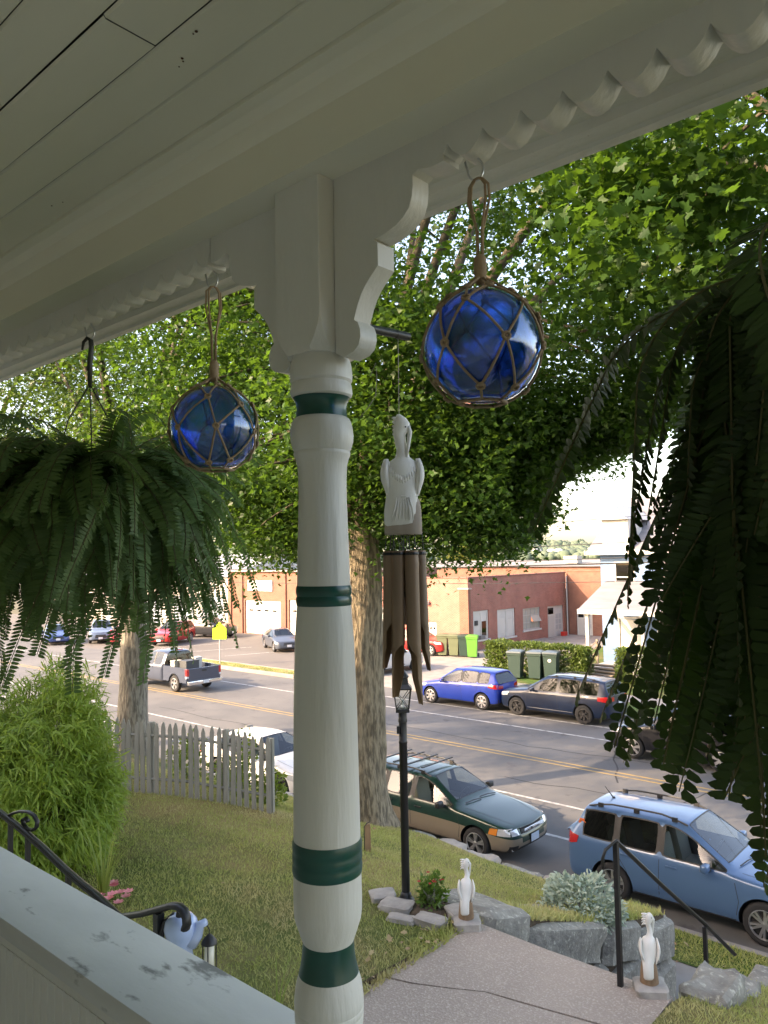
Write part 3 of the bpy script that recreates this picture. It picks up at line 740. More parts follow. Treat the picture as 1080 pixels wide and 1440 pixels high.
for k in range(5): b.tube([(-.012*K, 0, (.256-.009*k)*K), (-.020*K, -.002, (.259-.009*k)*K)], [.006, .002], 6)
b.build('crest', carved_white, fig, True)
b = MB(); b.ell((.009, -.014, .243), (.002, .002, .002), 8); b.build('eye', black_iron, fig, True)
b = MB(); b.loft([ering((0, .006, z), r, r*.82, 24, 0, 2.6) for z, r in ((0, .041), (.002, .0425), (.030, .0425), (.062, .041), (.078, .038), (.082, .034))]); b.build('block', driftwood, t, 40)
b = MB(); b.tube([(-.005, 0, .268), (-.004, 0, .46)], .0009, 4); b.build('thread', pale_stone, t)
rng = random.Random(3)
tubes = [(-.031, -.004, .262, .0155, 2.6, .40), (-.014, -.014, .325, .0150, 2.2, .36), (.016, -.016, .340, .0160, .4, .38), (.034, .008, .270, .0155, .3, .42), (.004, .030, .17, .0150, 2.2, .5), (-.020, .026, .20, .0150, 2.8, .45)]
for i, (tx, ty, L, r, ang, cut) in enumerate(tubes):
    n = 20; zt = -.036; b = MB(); lean = Vector((tx*.72, ty*.3, 0))
    K_ = 22; zc = zt-L*(1-cut)     # below zc the tube is cut to a scoop
    for side in (0, 1):
        rr_ = r if side == 0 else r-.003
        o = len(b.v)
        for k in range(K_+1):
            z = zt-L*k/K_; u = max(0, (zc-z)/(L*cut))
            half = PI if u <= 0 else PI*(1-.50*min(1, u*5.5)**.6-.30*max(0, u-.55)/.45)
            cx_ = tx+lean.x*(zt-z); cy_ = ty+lean.y*(zt-z)
            nod = 1.07 if k == 2 else 1.0
            for j in range(n+1):
                a = ang - half + 2*half*j/n; b.v.append((cx_+rr_*nod*math.cos(a), cy_+rr_*nod*math.sin(a), z))
        for k in range(K_):
            for j in range(n):
                a = o+k*(n+1)+j; q = (a, a+1, a+n+2, a+n+1); b.f.append(q if side == 0 else q[::-1]); b.m.append(side)
    O2 = (K_+1)*(n+1)
    for j in range(n):    # rims
        b.f.append((j, j+O2, j+1+O2, j+1)); b.m.append(1); e = K_*(n+1)+j; b.f.append((e, e+1, e+1+O2, e+O2)); b.m.append(1)
    for k in range(K_):
        for j in (0, n):
            a = k*(n+1)+j; q = (a, a+n+1, a+n+1+O2, a+O2); b.f.append(q if j == 0 else q[::-1]); b.m.append(1)
    tb = b.build('bamboo_tube', [bamboo_m, bamboo_in], t, 40)
    c = MB()
    for dx in (-.008, .008): c.tube([(tx+dx, ty, .004), (tx+dx*1.2, ty, -.020), (tx+dx*1.5, ty, zt-.004)], .0010, 5)
    c.lathe([(r*1.08, zt-.010), (r*1.12, zt-.007), (r*1.08, zt-.004)], 16, (tx, ty)); c.build('cord', black_iron, t)
b = MB(); b.tube([(0, .004, 0), (0, .004, -.128)], .0011, 5); b.lathe([(.014, -.140), (.015, -.134), (.014, -.128)], 14, (0, .004)); b.build('striker', black_iron, t, 40)

# ------------------------------------------------------------------ hanging ferns
fern_m = leaf_mat('fern_leaf', (0.045, 0.105, 0.028), (0.085, 0.17, 0.045), (0.14, 0.26, 0.05), 0.35, 0.5)
fern_shade_tone = leaf_mat('fern_leaf_shade_tone', (0.016, 0.038, 0.010), (0.036, 0.075, 0.018), (0.10, 0.19, 0.035), 0.30, 0.5)  # near fern: its backlit darkness is put into the leaf colour
fern_pale = leaf_mat('fern_leaf_pale', (0.07, 0.135, 0.045), (0.125, 0.215, 0.075), (0.18, 0.32, 0.08), 0.38, 0.5)
fern_stem = M('fern_stem', (0.09, 0.085, 0.03), 0.7)
pot_m = M('dark_plastic_pot', (0.018, 0.022, 0.018), 0.5)
def frond_mesh(name, L, wd, rise, seed, n=40, twist=0.0, bend=1.0, mt=None):
    """midrib arcs outwards along +x and droops; leaflets in two rows"""
    rng = random.Random(seed); mb = MB(); pts = []
    x = z = 0.0; ang = rise; st = L/n; yw = 0.0
    droop = rng.uniform(2.2, 2.8); roll0 = rng.uniform(-.55, .55); roll1 = rng.uniform(-.9, .9)
    for k in range(n+1):
        pts.append(Vector((x, yw, z))); u = k/n
        x += st*math.cos(ang); z += st*math.sin(ang); yw += st*twist*math.sin(u*2.5)*.4
        ang -= bend*droop/n*(1.15 - .3*u) if ang > -1.42 else .0
    for k in range(3, n+1):
        u = k/n; p = pts[k]; T = (pts[k]-pts[k-1]).normalized(); s0 = Vector((0, -1, 0)); n0 = s0.cross(T).normalized(); rl = roll0+roll1*u; side = s0*math.cos(rl)+n0*math.sin(rl); N_ = side.cross(T).normalized()
        ln = wd*min(1, .35+u*4.5)*max(.10, 1-u)**.42*1.12*rng.uniform(.86, 1.06)
        bw_ = st*.50*rng.uniform(.85, 1.1)
        for sg in (1, -1):
            if rng.random() < .02: continue
            d = (side*sg + T*.16 + N_*rng.uniform(-.22, .12)).normalized(); q = T
            dr = -N_*ln*.16*rng.uniform(.4, 1.5)
            o = p + d*.002
            mb.add([o, o+d*ln*.12+q*bw_, o+d*ln*.70+q*(bw_*.80+ln*.03)+dr*.5, o+d*ln+dr+q*ln*.04, o+d*ln*.72-q*bw_*.66+dr*.5, o+d*ln*.12-q*bw_],
                   [(0, 5, 4, 1), (1, 4, 3, 2)] if sg > 0 else [(0, 1, 4, 5), (1, 2, 3, 4)], 0)
    mb.tube(pts, [.0016*(1-.7*k/n)+.0004 for k in range(n+1)], 4, 1)
    return mb.mesh(name, [mt or fern_shade_tone, fern_stem])
def fern(loc, label, nf, seed, L=(.42, .70), wd=.040, potr=.13, strap_top=None, bend=(1.0, 1.4), mt=None, tilt=.42, rise=(.75, 1.45)):
    t = thing('hanging_fern', label, 'fern', loc, 0, 'ferns hanging from the porch trim')
    mb = MB(); mb.lathe([(.085, -.16), (potr, -.02), (potr+.012, -.015), (potr+.012, .01), (potr-.004, .01), (potr-.01, -.02)], 28); p_ = mb.build('pot', pot_m, t, 40)
    mb = MB(); mb.lathe([(potr-.012, -.012), (.001, .01)], 20, caps=False); mb.build('potting_soil', soil, t)
    h = strap_top-loc[2]
    mb = MB()
    for k in range(3):
        a = 2*PI*k/3+.5; mb.tube([(math.cos(a)*potr, math.sin(a)*potr, 0), (math.cos(a)*potr*.5, math.sin(a)*potr*.5, h*.5), (.0, 0, h-.14)], .0022, 6)
    mb.tube([(0, 0, h-.15), (0, 0, h-.07), (.004, .002, h-.03), (.002, .001, h-.008), (-.008, -.004, h), (-.02, -.01, h-.012), (-.024, -.012, h-.035)], [.006, .009, .0085, .008, .0075, .0065, .004], 8, flat=.6)
    mb.build('hanger', pot_m, t, True)
    rng = random.Random(seed); shapes = []
    for i in range(18):
        Lq = L[0]+(L[1]-L[0])*rng.random()**.7; bq = rng.uniform(*bend) if mt else (2.0+(Lq-.38)/.42*2.0*rng.uniform(.85, 1.15) if i != 7 else 1.5)
        shapes.append(frond_mesh('frond', Lq, wd*rng.uniform(.85, 1.12), (rng.uniform(*rise) if i % 3 else rng.uniform(.1, .6)), seed*50+i, int(rng.uniform(56, 68)), rng.uniform(-1, 1), bq, mt))
    for i in range(nf):
        a = 2*PI*i*.381966 + rng.uniform(-.2, .2); r = potr*math.sqrt(rng.random())*.85
        s = rng.uniform(.78, 1.12)
        link('frond', shapes[i % len(shapes)], t, (math.cos(a)*r, math.sin(a)*r, rng.uniform(-.015, .02)), (rng.uniform(-.35, .35), rng.uniform(-tilt, tilt*.7), a), (s, s, s))
    return t
fern((-2.13, 1.117, 6.575), 'bushy hanging fern farther off at the left end, under the black strap hook', 470, 11, (.34, .60), .044, .13, 7.083, (.75, 1.4), fern_pale, .40, (.7, 1.4))
fern((-.098, 1.117, 6.68), 'hanging fern close by at the right edge, shade put into its leaf colour', 680, 12, (.36, .68), .046, .13, 7.083, (2.1, 3.6), None, .18)
# ------------------------------------------------------------------ trees
def rot_rand(rs, n, updir=0.9):
    d = rs.normal(size=(n, 3)); d[:, 2] = d[:, 2]*.45 - .35
    nm = rs.normal(size=(n, 3))*.65; nm[:, 2] += updir
    return frames(d, nm)
def trunk_mesh(mb, path, rads, n=84, seed=0, flare=0.0, rough=.10):
    P_ = []; R_ = []
    for i in range(len(path)-1):
        for q in range(5): P_.append(Vector(path[i]).lerp(Vector(path[i+1]), q/5)); R_.append(rads[i]+(rads[i+1]-rads[i])*q/5)
    path, rads = P_, R_
    o = len(mb.v); k = len(path)
    for i, (p, r) in enumerate(zip(path, rads)):
        for j in range(n):
            a = 2*PI*j/n; q = Vector((math.cos(a), math.sin(a), 0))
            f = 1+rough*noise.noise(Vector((q.x*1.6+seed, q.y*1.6, i*.07)))*1.6 + rough*.5*noise.noise(Vector((q.x*4+seed, q.y*4, i*.03)))
            rg = 1-2*abs(noise.noise(Vector((q.x*7+seed, q.y*7, i*.10)))); f += (.050*rg + .016*noise.noise(Vector((q.x*16, q.y*16, i*.5+seed))))*min(1, .46/r)
            if i < 20 and flare: f += flare*(1-i/20)**2*(.6+.5*math.sin(a*5+seed))
            mb.v.append((p[0]+q.x*r*f, p[1]+q.y*r*f, p[2]))
    for i in range(k-1):
        for j in range(n):
            a = o+i*n+j; b = o+i*n+(j+1) % n; mb.f.append((a, b, b+n, a+n)); mb.m.append(0)
    return mb
def bez(a, b, c, n=8):
    return [a.lerp(b, i/n).lerp(b.lerp(c, i/n), i/n) for i in range(n+1)]
def tree(name, label, base, tr, fork, cc, cr_, nclump, per, lsize, lmat, bmat, seed, group='street trees', leaf=LEAF6, sig=.55, lean=(0, 0), nlimb=11, low=None, flare=.55, shell=.55, cut=None, extra=(), rsc=1.0):
    """base, cc in world; fork = height of the fork above base; cr_ = crown radii"""
    t = thing(name, label, 'tree', base, 0, group)
    B = Vector(base); rng = random.Random(seed); rs = np.random.RandomState(seed)
    C = Vector(cc)-B; top = Vector((lean[0], lean[1], fork))
    mb = MB(); K = 16; path = []; rads = []
    for i in range(K+1):
        u = i/K; path.append((lean[0]*u**1.5, lean[1]*u**1.5, -.25+(fork+.25)*u)); rads.append(tr*(1.0-.16*u + (.10 if i == 0 else 0)))
    trunk_mesh(mb, path, rads, 22, seed, flare)
    to = mb.build('trunk', bmat, t, True)
    # clump centres
    cl = []
    while len(cl) < nclump:
        d = Vector((rng.gauss(0, 1), rng.gauss(0, 1), rng.gauss(0, 1))).normalized()
        r = (shell+(1-shell)*rng.random())*(1+.22*noise.noise(d*2.1+Vector((seed, 0, 0))))
        p = Vector((d.x*cr_[0]*r, d.y*cr_[1]*r, d.z*cr_[2]*r)) + C
        if noise.noise(p*.42+Vector((seed*3.3, 0, 0))) < -.16 and rng.random() < .85: continue
        if low is not None and (p+B).z < low+.9*noise.noise(p*.5+Vector((seed, 5, 0))): continue
        if cut is not None and cut(p+B): continue
        cl.append(p)
    for e in extra:
        for q in range(e[4]): cl.append(Vector(e[:3])-B + Vector((rng.gauss(0, e[3]), rng.gauss(0, e[3]), rng.gauss(0, e[3]*.6))))
    # limbs
    lm = []; 
    for k in range(nlimb):
        a = 2*PI*k*.618; el = rng.uniform(.1, .9)
        e = C + Vector((math.cos(a)*cr_[0]*.62*math.cos(el), math.sin(a)*cr_[1]*.62*math.cos(el), cr_[2]*(.75*el-.25)))
        if cut is not None:
            for q in range(6):
                if cut(e+B) or cut(e*.8+top*.2+B) or cut(e*1.1+B) or cut(e+B-Vector((0, 0, 1.2))): e = e.lerp(top+Vector((0, 0, 2.5)), .3)
        st = top*rng.uniform(.86, 1.0); mid = st.lerp(e, .45)+Vector((rng.uniform(-.5, .5), rng.uniform(-.5, .5), rng.uniform(.4, 1.6)))
        pts = bez(st, mid, e, 10); r0_ = tr*rng.uniform(.28, .5)
        m2 = MB(); m2.tube(pts, [r0_*(1-.78*i/10) for i in range(11)], 9); m2.build('limb', limb_bark, t, True); lm += [(p, r0_*(1-.78*i/10)) for i, p in enumerate(pts)]
    tw = MB()
    for p in cl[::3]:
        if cut is not None and (cut(p+B-Vector((0, 0, .7))) or cut(p+B+Vector((.5, 0, -.3)))): continue
        q, r_ = min(lm, key=lambda s_: (s_[0]-p).length)
        L = (p-q).length; mid = q.lerp(p, .5)+Vector((rng.uniform(-.12, .12)*L, rng.uniform(-.12, .12)*L, .10*L))
        rr = min(r_*.5, .012+.012*L)
        tw.tube(bez(q, mid, p, 4), [rr, rr*.8, rr*.6, rr*.4, .005], 5, caps=False)
    w_ = tw.build('twigs', limb_bark, t, True); w_['kind'] = 'stuff'
    # leaves
    pos = []
    for p in cl:
        n = int(per*rng.uniform(.5, 1.4)); s_ = sig*rng.uniform(.7, 1.3)
        q = rs.normal(size=(n, 3))*np.array([s_, s_, s_*.38]); q[:, 2] -= .10*(q[:, 0]**2+q[:, 1]**2)/max(.1, s_); pos.append(q+np.array(p))
    pos = np.concatenate(pos)
    if cut is not None:
        kx = np.array([not cut(Vector(q)+B) for q in pos]); pos = pos[kx]
    n = len(pos)
    V, Fc = scatter(leaf[0], leaf[1], pos, rot_rand(rs, n), lsize*rs.uniform(.7, 1.25, n))
    cw = link('crown', fast_mesh('crown', V, Fc, [lmat]), t); cw['kind'] = 'stuff'
    return t
leaf_a = leaf_mat('maple_leaf_green', (0.024, 0.072, 0.014), (0.060, 0.130, 0.024), (0.16, 0.32, 0.03), .40)
leaf_b = leaf_mat('oak_leaf_green', (0.030, 0.072, 0.017), (0.062, 0.118, 0.026), (0.17, 0.29, 0.035), .40)
leaf_c = leaf_mat('dark_maple_leaf', (0.016, 0.055, 0.012), (0.046, 0.105, 0.02), (0.15, 0.31, 0.025), .40)
leaf_y = leaf_mat('yellow_green_leaf', (0.10, 0.13, 0.03), (0.19, 0.19, 0.04), (0.35, 0.36, 0.05), .4)
big = tree('maple_tree', 'big street maple with a thick ridged trunk behind the porch post', (-9.2, 9.75, 1.98), .42, 5.0, (-8.9, 10.6, 13.2), (7.0, 6.6, 7.2), 400, 520, .105, leaf_a, bark, 3,
     low=6.9, lean=(-.05, .1), extra=((-6.9, 11.0, 7.45, .30, 12), (-7.4, 10.6, 7.25, .26, 8), (-6.6, 11.2, 7.7, .3, 8), (-5.6, 11.6, 8.3, .40, 12), (-4.6, 12.0, 8.9, .4, 10), (-7.9, 11.2, 7.3, .35, 12), (-10.5, 10.8, 7.2, .5, 14), (-11.6, 10.9, 6.9, .3, 8), (-12.5, 11.0, 7.3, .5, 12), (-7.2, 11.0, 6.75, .12, 3), (-6.8, 11.0, 6.85, .12, 3), (-3.6, 12.0, 9.3, .6, 14), (-7.0, 8.2, 9.4, .6, 14), (-8.6, 10.4, 7.8, .6, 20), (-6.8, 10.8, 8.2, .6, 22), (-5.4, 11.2, 8.0, .8, 20), (-9.8, 11.0, 8.0, .8, 20), (-7.6, 10.0, 8.4, .9, 22), (-11.8, 10.4, 8.0, .8, 18), (-13.6, 10.8, 7.6, .7, 14)),
     cut=lambda p: p.y < 3.6 or (p.y < 5.0 and p.z < 8.5) or (p.x+.4*(p.y-11)+1.1*noise.noise(p*.9) > -6.2 and p.z+.6*noise.noise(p*1.3) < 7.7+.42*(p.x+6.2)) or (p.x+p.y*.55 > 2.0 and p.z < 8.4))
tree('oak_tree', 'street tree with a straight grey trunk behind the picket fence', (-16.9, 10.0, 1.9), .33, 5.3, (-17.0, 10.4, 11.6), (6.8, 5.8, 6.2), 270, 380, .10, leaf_b, bark_grey, 7,
     low=6.9, nlimb=14, shell=.45, cut=lambda p: p.y < 4.0)
tree('maple_tree', 'near maple reaching in from the right above the hanging fern', (0.6, 9.6, 1.75), .36, 6.2, (-0.4, 9.0, 11.9), (4.8, 4.4, 4.6), 240, 210, .125, leaf_c, bark, 12,
     leaf=LEAF_MAPLE, low=8.7, sig=.48, lean=(-.5, -.2), cut=lambda p: p.y < 3.4)
tree('oak_tree', 'street tree at the far left behind the hanging fern and the bamboo', (-27.2, 9.6, 1.9), .33, 5.0, (-26.4, 10.2, 11.2), (7.0, 6.0, 6.4), 230, 340, .11, leaf_b, bark_grey, 8, low=6.9, nlimb=10, cut=lambda p: p.y < 3.5)
# trees of the far side
for (x, y, h, rx, n, mt, lb, sd) in ((-58, 84, 9.0, 3.6, 45, leaf_y, 'yellowish round tree behind the brick building roof', 21), (-24, 66, 12.0, 3.6, 45, leaf_y, 'pale tree rising behind the blue house roof', 22),
                                     (-70, 62, 13, 6.5, 70, leaf_b, 'dark tree behind the white garage on the left', 23), (-95, 58, 14, 7, 70, leaf_b, 'tree at the far left end of the parking lot', 24), (-110, 46, 15, 8, 80, leaf_b, 'broad tree at the far left beyond the parking lot', 27), (-130, 62, 18, 10, 90, leaf_b, 'tall tree at the far left skyline', 28), (-8, 52, 13, 5.5, 60, leaf_b, 'tree behind the right side of the blue house', 25), (-84, 80, 15, 8, 70, leaf_b, 'large tree far behind the white garage', 26)):
    tree('background_tree', lb, (x, y, 0), .28, h*.35, (x, y, h*.66), (rx, rx, h*.36), n, 110, .34, mt, bark_grey, sd, 'trees beyond the buildings', sig=.95, nlimb=6)
# low dark shrubs and young trees along the left, behind the fence
# ------------------------------------------------------------------ bushes
bambu = leaf_mat('bamboo_leaf', (0.17, 0.28, 0.05), (0.33, 0.44, 0.09), (0.50, 0.62, 0.09), .45)
def ellipsoid_pts(rs, n, c, r, lo=.55):
    d = rs.normal(size=(n, 3)); d /= np.linalg.norm(d, axis=1, keepdims=True)
    return np.array(c)+d*np.array(r)*(lo+(1-lo)*rs.random_sample((n, 1)))
def bamboo_bush(loc, r, ntip, seed):
    t = thing('bamboo_bush', 'bright green feathery bamboo bush at the left beside the picket fence', 'bush', loc)
    rs = np.random.RandomState(seed); rng = random.Random(seed)
    tips = ellipsoid_pts(rs, ntip, (0, 0, r[2]*.82), r, .62); tips = tips[tips[:, 2] > .10]; tips = tips*(1+.16*np.sin(tips[:, [1, 2, 0]]*3.1+1.0)*np.sin(tips[:, [2, 0, 1]]*4.3))
    st = MB()
    for p in tips[::7]:
        a = Vector((p[0]*.28, p[1]*.28, -.05)); e = Vector(p); st.tube(bez(a, Vector((p[0]*.55, p[1]*.55, p[2]*.85)), e, 5), [.008, .007, .006, .005, .004, .002], 4, caps=False)
    s_ = st.build('stems', M('bamboo_stem', (0.16, 0.17, 0.05), .6), t); s_['kind'] = 'stuff'
    per = 16; n = len(tips)*per
    pos = np.repeat(tips, per, 0)+rs.normal(size=(n, 3))*np.array([.05, .05, .04])
    outd = np.repeat(tips-np.array([0, 0, r[2]*.5]), per, 0); outd /= np.linalg.norm(outd, axis=1, keepdims=True)
    d = outd*.65 + rs.normal(size=(n, 3))*.55; d[:, 2] -= .75
    nm = rs.normal(size=(n, 3))*.5+outd*.6; nm[:, 2] += .6
    bv = [(0, 0, 0), (.058, .30, .02), (.04, .7, -.02), (0, 1, -.12), (-.04, .7, -.02), (-.058, .30, .02)]; bf = [(0, 1, 5, 0)]
    V, Fc = scatter(bv, [(0, 1, 5), (1, 2, 4), (1, 4, 5), (2, 3, 4)], pos, frames(d, nm), rs.uniform(.08, .18, n))
    o = link('foliage', fast_mesh('foliage', V, Fc, [bambu]), t); o['kind'] = 'stuff'
bamboo_bush((-8.42, 3.80, 3.12), (.90, .92, 1.12), 2300, 5)
def leafy(name, label, cat, loc, r, n, ls, mt, seed, leaf=LEAF_THIN, lo=.6, group=None, box=False, stemcol=None, updir=.6):
    t = thing(name, label, cat, loc, 0, group); rs = np.random.RandomState(seed)
    if box:
        q = rs.uniform(-1, 1, (n, 3)); f = rs.randint(0, 3, n); sg = np.sign(q[np.arange(n), f]); q[np.arange(n), f] = sg*rs.uniform(.78, 1.03, n)
        ph = rs.uniform(0, 6, 3); q = q*(1+.05*np.sin(q[:, [1, 2, 0]]*9+ph)); pos = q*np.array(r)+np.array([0, 0, r[2]])
    else:
        pos = ellipsoid_pts(rs, n, (0, 0, r[2]*.75), r, lo); pos = pos[pos[:, 2] > 0.0]
        pos = pos*(1+.12*np.sin(pos[:, [1, 2, 0]]*(5/np.mean(r))))
    n = len(pos); outd = pos-np.array([0, 0, r[2]*.4]); outd = outd/np.linalg.norm(outd, axis=1, keepdims=True)
    d = outd+rs.normal(size=(n, 3))*.6; nm = rs.normal(size=(n, 3))*.6; nm[:, 2] += updir
    V, Fc = scatter(leaf[0], leaf[1], pos, frames(d, nm), ls*rs.uniform(.6, 1.3, n))
    o = link('foliage', fast_mesh('foliage', V, Fc, [mt]), t); o['kind'] = 'stuff'
    rng = random.Random(seed); b = MB()
    for k in range(14):
        p = pos[rng.randrange(n)]; b.tube([(p[0]*.15, p[1]*.15, -.03), (p[0]*.5, p[1]*.5, p[2]*.6), tuple(p*.95)], [.012, .008, .003] if max(r) < 1 else [.04, .03, .01], 5, caps=False)
    b.build('stems', stemcol or old_wood, t)
    return t
silver = leaf_mat('silver_leaf', (0.37, 0.46, 0.36), (0.52, 0.60, 0.49), (0.40, 0.50, 0.35), .18, .8)
SIL = ([(0, 0, 0), (.22, .35, .05), (.10, .95, -.05), (-.10, .95, -.05), (-.22, .35, .05), (0, .6, .25)], [(0, 1, 5), (1, 2, 5), (2, 3, 5), (3, 4, 5), (4, 0, 5)])
leafy('silver_bush', 'silvery grey-green low bush on top of the granite wall left of the iron rail', 'bush', (-4.5, 8.55, 2.02), (.46, .46, .30), 2300, .075, silver, 31, SIL, .72, 'silvery bushes by the steps')
leafy('silver_bush', 'silvery grey-green low bush at the right edge, below the end of the handrail', 'bush', (-1.78, 8.3, 2.15), (.50, .48, .36), 2400, .075, silver, 32, SIL, .72, 'silvery bushes by the steps')
hedge_m = leaf_mat('hedge_leaf', (0.050, 0.09, 0.018), (0.10, 0.15, 0.030), (0.18, 0.24, 0.04), .3)
leafy('hedge', 'clipped green hedge behind the three dark wheelie bins', 'hedge', (-20.6, 35.3, .14), (2.75, .55, .80), 16000, .13, hedge_m, 33, LEAF6, box=True)
leafy('hedge', 'clipped hedge right of the wooden steps, behind the near fern', 'hedge', (-14.6, 36.0, .14), (1.8, .7, .8), 9000, .13, hedge_m, 34, LEAF6, box=True)
weed = leaf_mat('weed_leaf', (0.10, 0.17, 0.03), (0.20, 0.27, 0.05), (0.35, 0.45, 0.06), .38)
for x, y, r, n, sd, lb in ((-10.7, 7.3, (.40, .35, .45), 520, 41, 'leafy weeds behind the left end of the picket fence'), (-9.9, 7.5, (.35, .3, .34), 420, 42, 'leafy weeds behind the middle of the picket fence'), (-9.15, 7.7, (.25, .25, .36), 400, 43, 'leafy vine growing behind the right part of the picket fence'), (-9.35, 7.35, (.20, .2, .62), 360, 44, 'tall vine climbing the pickets near the fence end')):
    leafy('weed', lb, 'weed', (x, y, float(yard_z(x, y))-.03), r, n, .075, weed, sd, LEAF6, .3, 'weeds behind the fence')
leafy('flowering_plant', 'small green plant with red flowers at the lamp post foot', 'plant', (-4.63, 5.86, 3.10), (.15, .15, .17), 420, .055, leaf_mat('plant_leaf', (0.06, 0.13, 0.02), (0.13, 0.22, 0.04), (0.2, 0.34, 0.05), .3), 45, LEAF6, .3)
fl = COL.objects[-1].parent
red_petal = M('red_petal', (0.45, 0.03, 0.03), .6); pink_petal = M('pink_petal', (0.70, 0.22, 0.26), .6, col2=(.8, .35, .36), scale=30)
def bloom(par, p, r, m, n=7):
    b = MB()
    for k in range(n):
        a = 2*PI*k/n; d = Vector((math.cos(a), math.sin(a), .45)); s_ = Vector((-math.sin(a), math.cos(a), 0))
        b.add([p, Vector(p)+d*r*.6+s_*r*.35, Vector(p)+d*r, Vector(p)+d*r*.6-s_*r*.35], [(0, 1, 2, 3)])
    return b.build('flower', m, par)
rng = random.Random(6)
for k in range(9): bloom(fl, (rng.uniform(-.12, .12), rng.uniform(-.12, .12), rng.uniform(.2, .29)), .022, red_petal)
def blades(mb, base, n, L, wd, rng, spread=.5, mi=0):
    for k in range(n):
        a = rng.uniform(0, 2*PI); d = Vector((math.cos(a), math.sin(a), 0)); l = L*rng.uniform(.6, 1.1); sp = spread*rng.uniform(.3, 1.2)
        s_ = Vector((-d.y, d.x, 0))*wd*.5; pts = []
        for i in range(8):
            u = i/7; p = Vector(base)+d*(.03+sp*l*u**2.0)+Vector((0, 0, l*(u-.35*sp*u**3))); pts.append((p, (1-u)**.6 if u > .4 else 1))
        o = len(mb.v)
        for p, w_ in pts: mb.v += [tuple(p-s_*w_), tuple(p+Vector((0, 0, -.15*wd))), tuple(p+s_*w_)]
        for i in range(7):
            for q in range(2): a_ = o+i*3+q; mb.f.append((a_, a_+1, a_+4, a_+3)); mb.m.append(mi)
grassy = leaf_mat('daylily_leaf', (0.16, 0.24, 0.05), (0.30, 0.36, 0.10), (0.4, 0.5, 0.1), .35)
rng = random.Random(16)
for lb, loc, n, L in (('clump of long arching daylily leaves with pink blooms beside the bamboo', (-7.05, 3.86, 3.14), 24, .92), ('thin pale arching grass blades beside the porch post', (-4.4, 3.75, 3.15), 9, .50)):
    t = thing('daylily', lb, 'plant', loc); b = MB(); blades(b, (0, 0, -.02), n, L, .022 if n > 10 else .014, rng, .55); b.build('leaves', grassy, t)
    if n > 10:
        for k in range(14): bloom(t, (rng.uniform(.02, .30), rng.uniform(-.12, .16), rng.uniform(.05, .19)), .055, pink_petal)
        b = MB()
        for k in range(10): x_, y_ = rng.uniform(.02, .30), rng.uniform(-.12, .16); b.tube([(x_*.6, y_*.6, -.02), (x_, y_, .09)], .004, 4)
        b.build('stems', M('flower_stem', (.08, .13, .03), .7), t)

# ------------------------------------------------------------------ the lawn's blades (uncountable)
def blade_mat():
    m, t, n, o = _new('lawn_blades')
    tc = n.new('ShaderNodeTexCoord'); v = tc.outputs['Object']; g = n.new('ShaderNodeNewGeometry')
    c = ramp(t, (0.29, 0.35, 0.085), (0.48, 0.51, 0.17), g.outputs['Random Per Island'], 0, 1)
    dry = ramp(t, (0.54, 0.45, 0.21), (0.64, 0.55, 0.30), g.outputs['Random Per Island'], 0, 1)
    f = ramp(t, (0, 0, 0), (1, 1, 1), noise_n(t, v, .75, 6, .62), .46, .66)
    f2 = ramp(t, (0, 0, 0), (1, 1, 1), noise_n(t, v, 14, 3), .40, .70)
    mx = n.new('ShaderNodeMath'); mx.operation = 'MAXIMUM'; t.links.new(f, mx.inputs[0])
    ml = n.new('ShaderNodeMath'); ml.operation = 'MULTIPLY'; t.links.new(f2, ml.inputs[0]); ml.inputs[1].default_value = .55; t.links.new(ml.outputs[0], mx.inputs[1])
    c = mixc(t, mx.outputs[0], c, dry)
    b = n.new('ShaderNodeBsdfPrincipled'); b.inputs['Roughness'].default_value = .7; b.inputs['Specular IOR Level'].default_value = .2; t.links.new(c, b.inputs['Base Color'])
    tr = n.new('ShaderNodeBsdfTranslucent'); t.links.new(c, tr.inputs[0]); ms = n.new('ShaderNodeMixShader'); ms.inputs[0].default_value = .3
    t.links.new(b.outputs[0], ms.inputs[1]); t.links.new(tr.outputs[0], ms.inputs[2]); t.links.new(ms.outputs[0], o.inputs[0]); return m
bl_m = blade_mat()
def grass(x0, x1, y0, y1, n, h, zf, seed, keep=None, wd=.09):
    rs = np.random.RandomState(seed); P = np.stack([rs.uniform(x0, x1, n), rs.uniform(y0, y1, n)], 1)
    if keep is not None: P = P[keep(P[:, 0], P[:, 1])]
    n = len(P); pos = np.stack([P[:, 0], P[:, 1], zf(P[:, 0], P[:, 1])-.004], 1)
    d = rs.normal(size=(n, 3))*.55; d[:, 2] = 1.0; nm = rs.normal(size=(n, 3)); nm[:, 2] = 0
    V, Fc = scatter([(-wd, 0, 0), (wd, 0, 0), (wd*.6, .55, .04), (0, 1, .22), (-wd*.6, .55, .04)], [(0, 1, 2), (0, 2, 4), (4, 2, 3)], pos, frames(d, nm), h*rs.uniform(.5, 1.4, n))
    o = link('grass', fast_mesh('grass', V, Fc, [bl_m]))
    o['kind'] = 'stuff'; return o
vis = lambda x, y: y > .36*np.abs(x)-.2
grass(-13, -4.22, 2.0, 10.22, 190000, .038, yard_z, 1, vis)
grass(-4.7, -4.16, 5.9, 10.2, 5200, .085, yard_z, 6)
grass(-2.3, .8, 5.0, 10.2, 44000, .042, yard_z, 2, lambda x, y: y > 4.9)
grass(-12, 0, 12.03, 12.98, 26000, .06, lambda x, y: 0.15+0*x, 3)
grass(-45, -31.4, 28.0, 28.95, 7000, .055, lambda x, y: 0.17+0*x, 4)
grass(-4.36, -4.12, 2.0, 5.9, 3500, .07, lambda x, y: 3.10+0*x, 5)
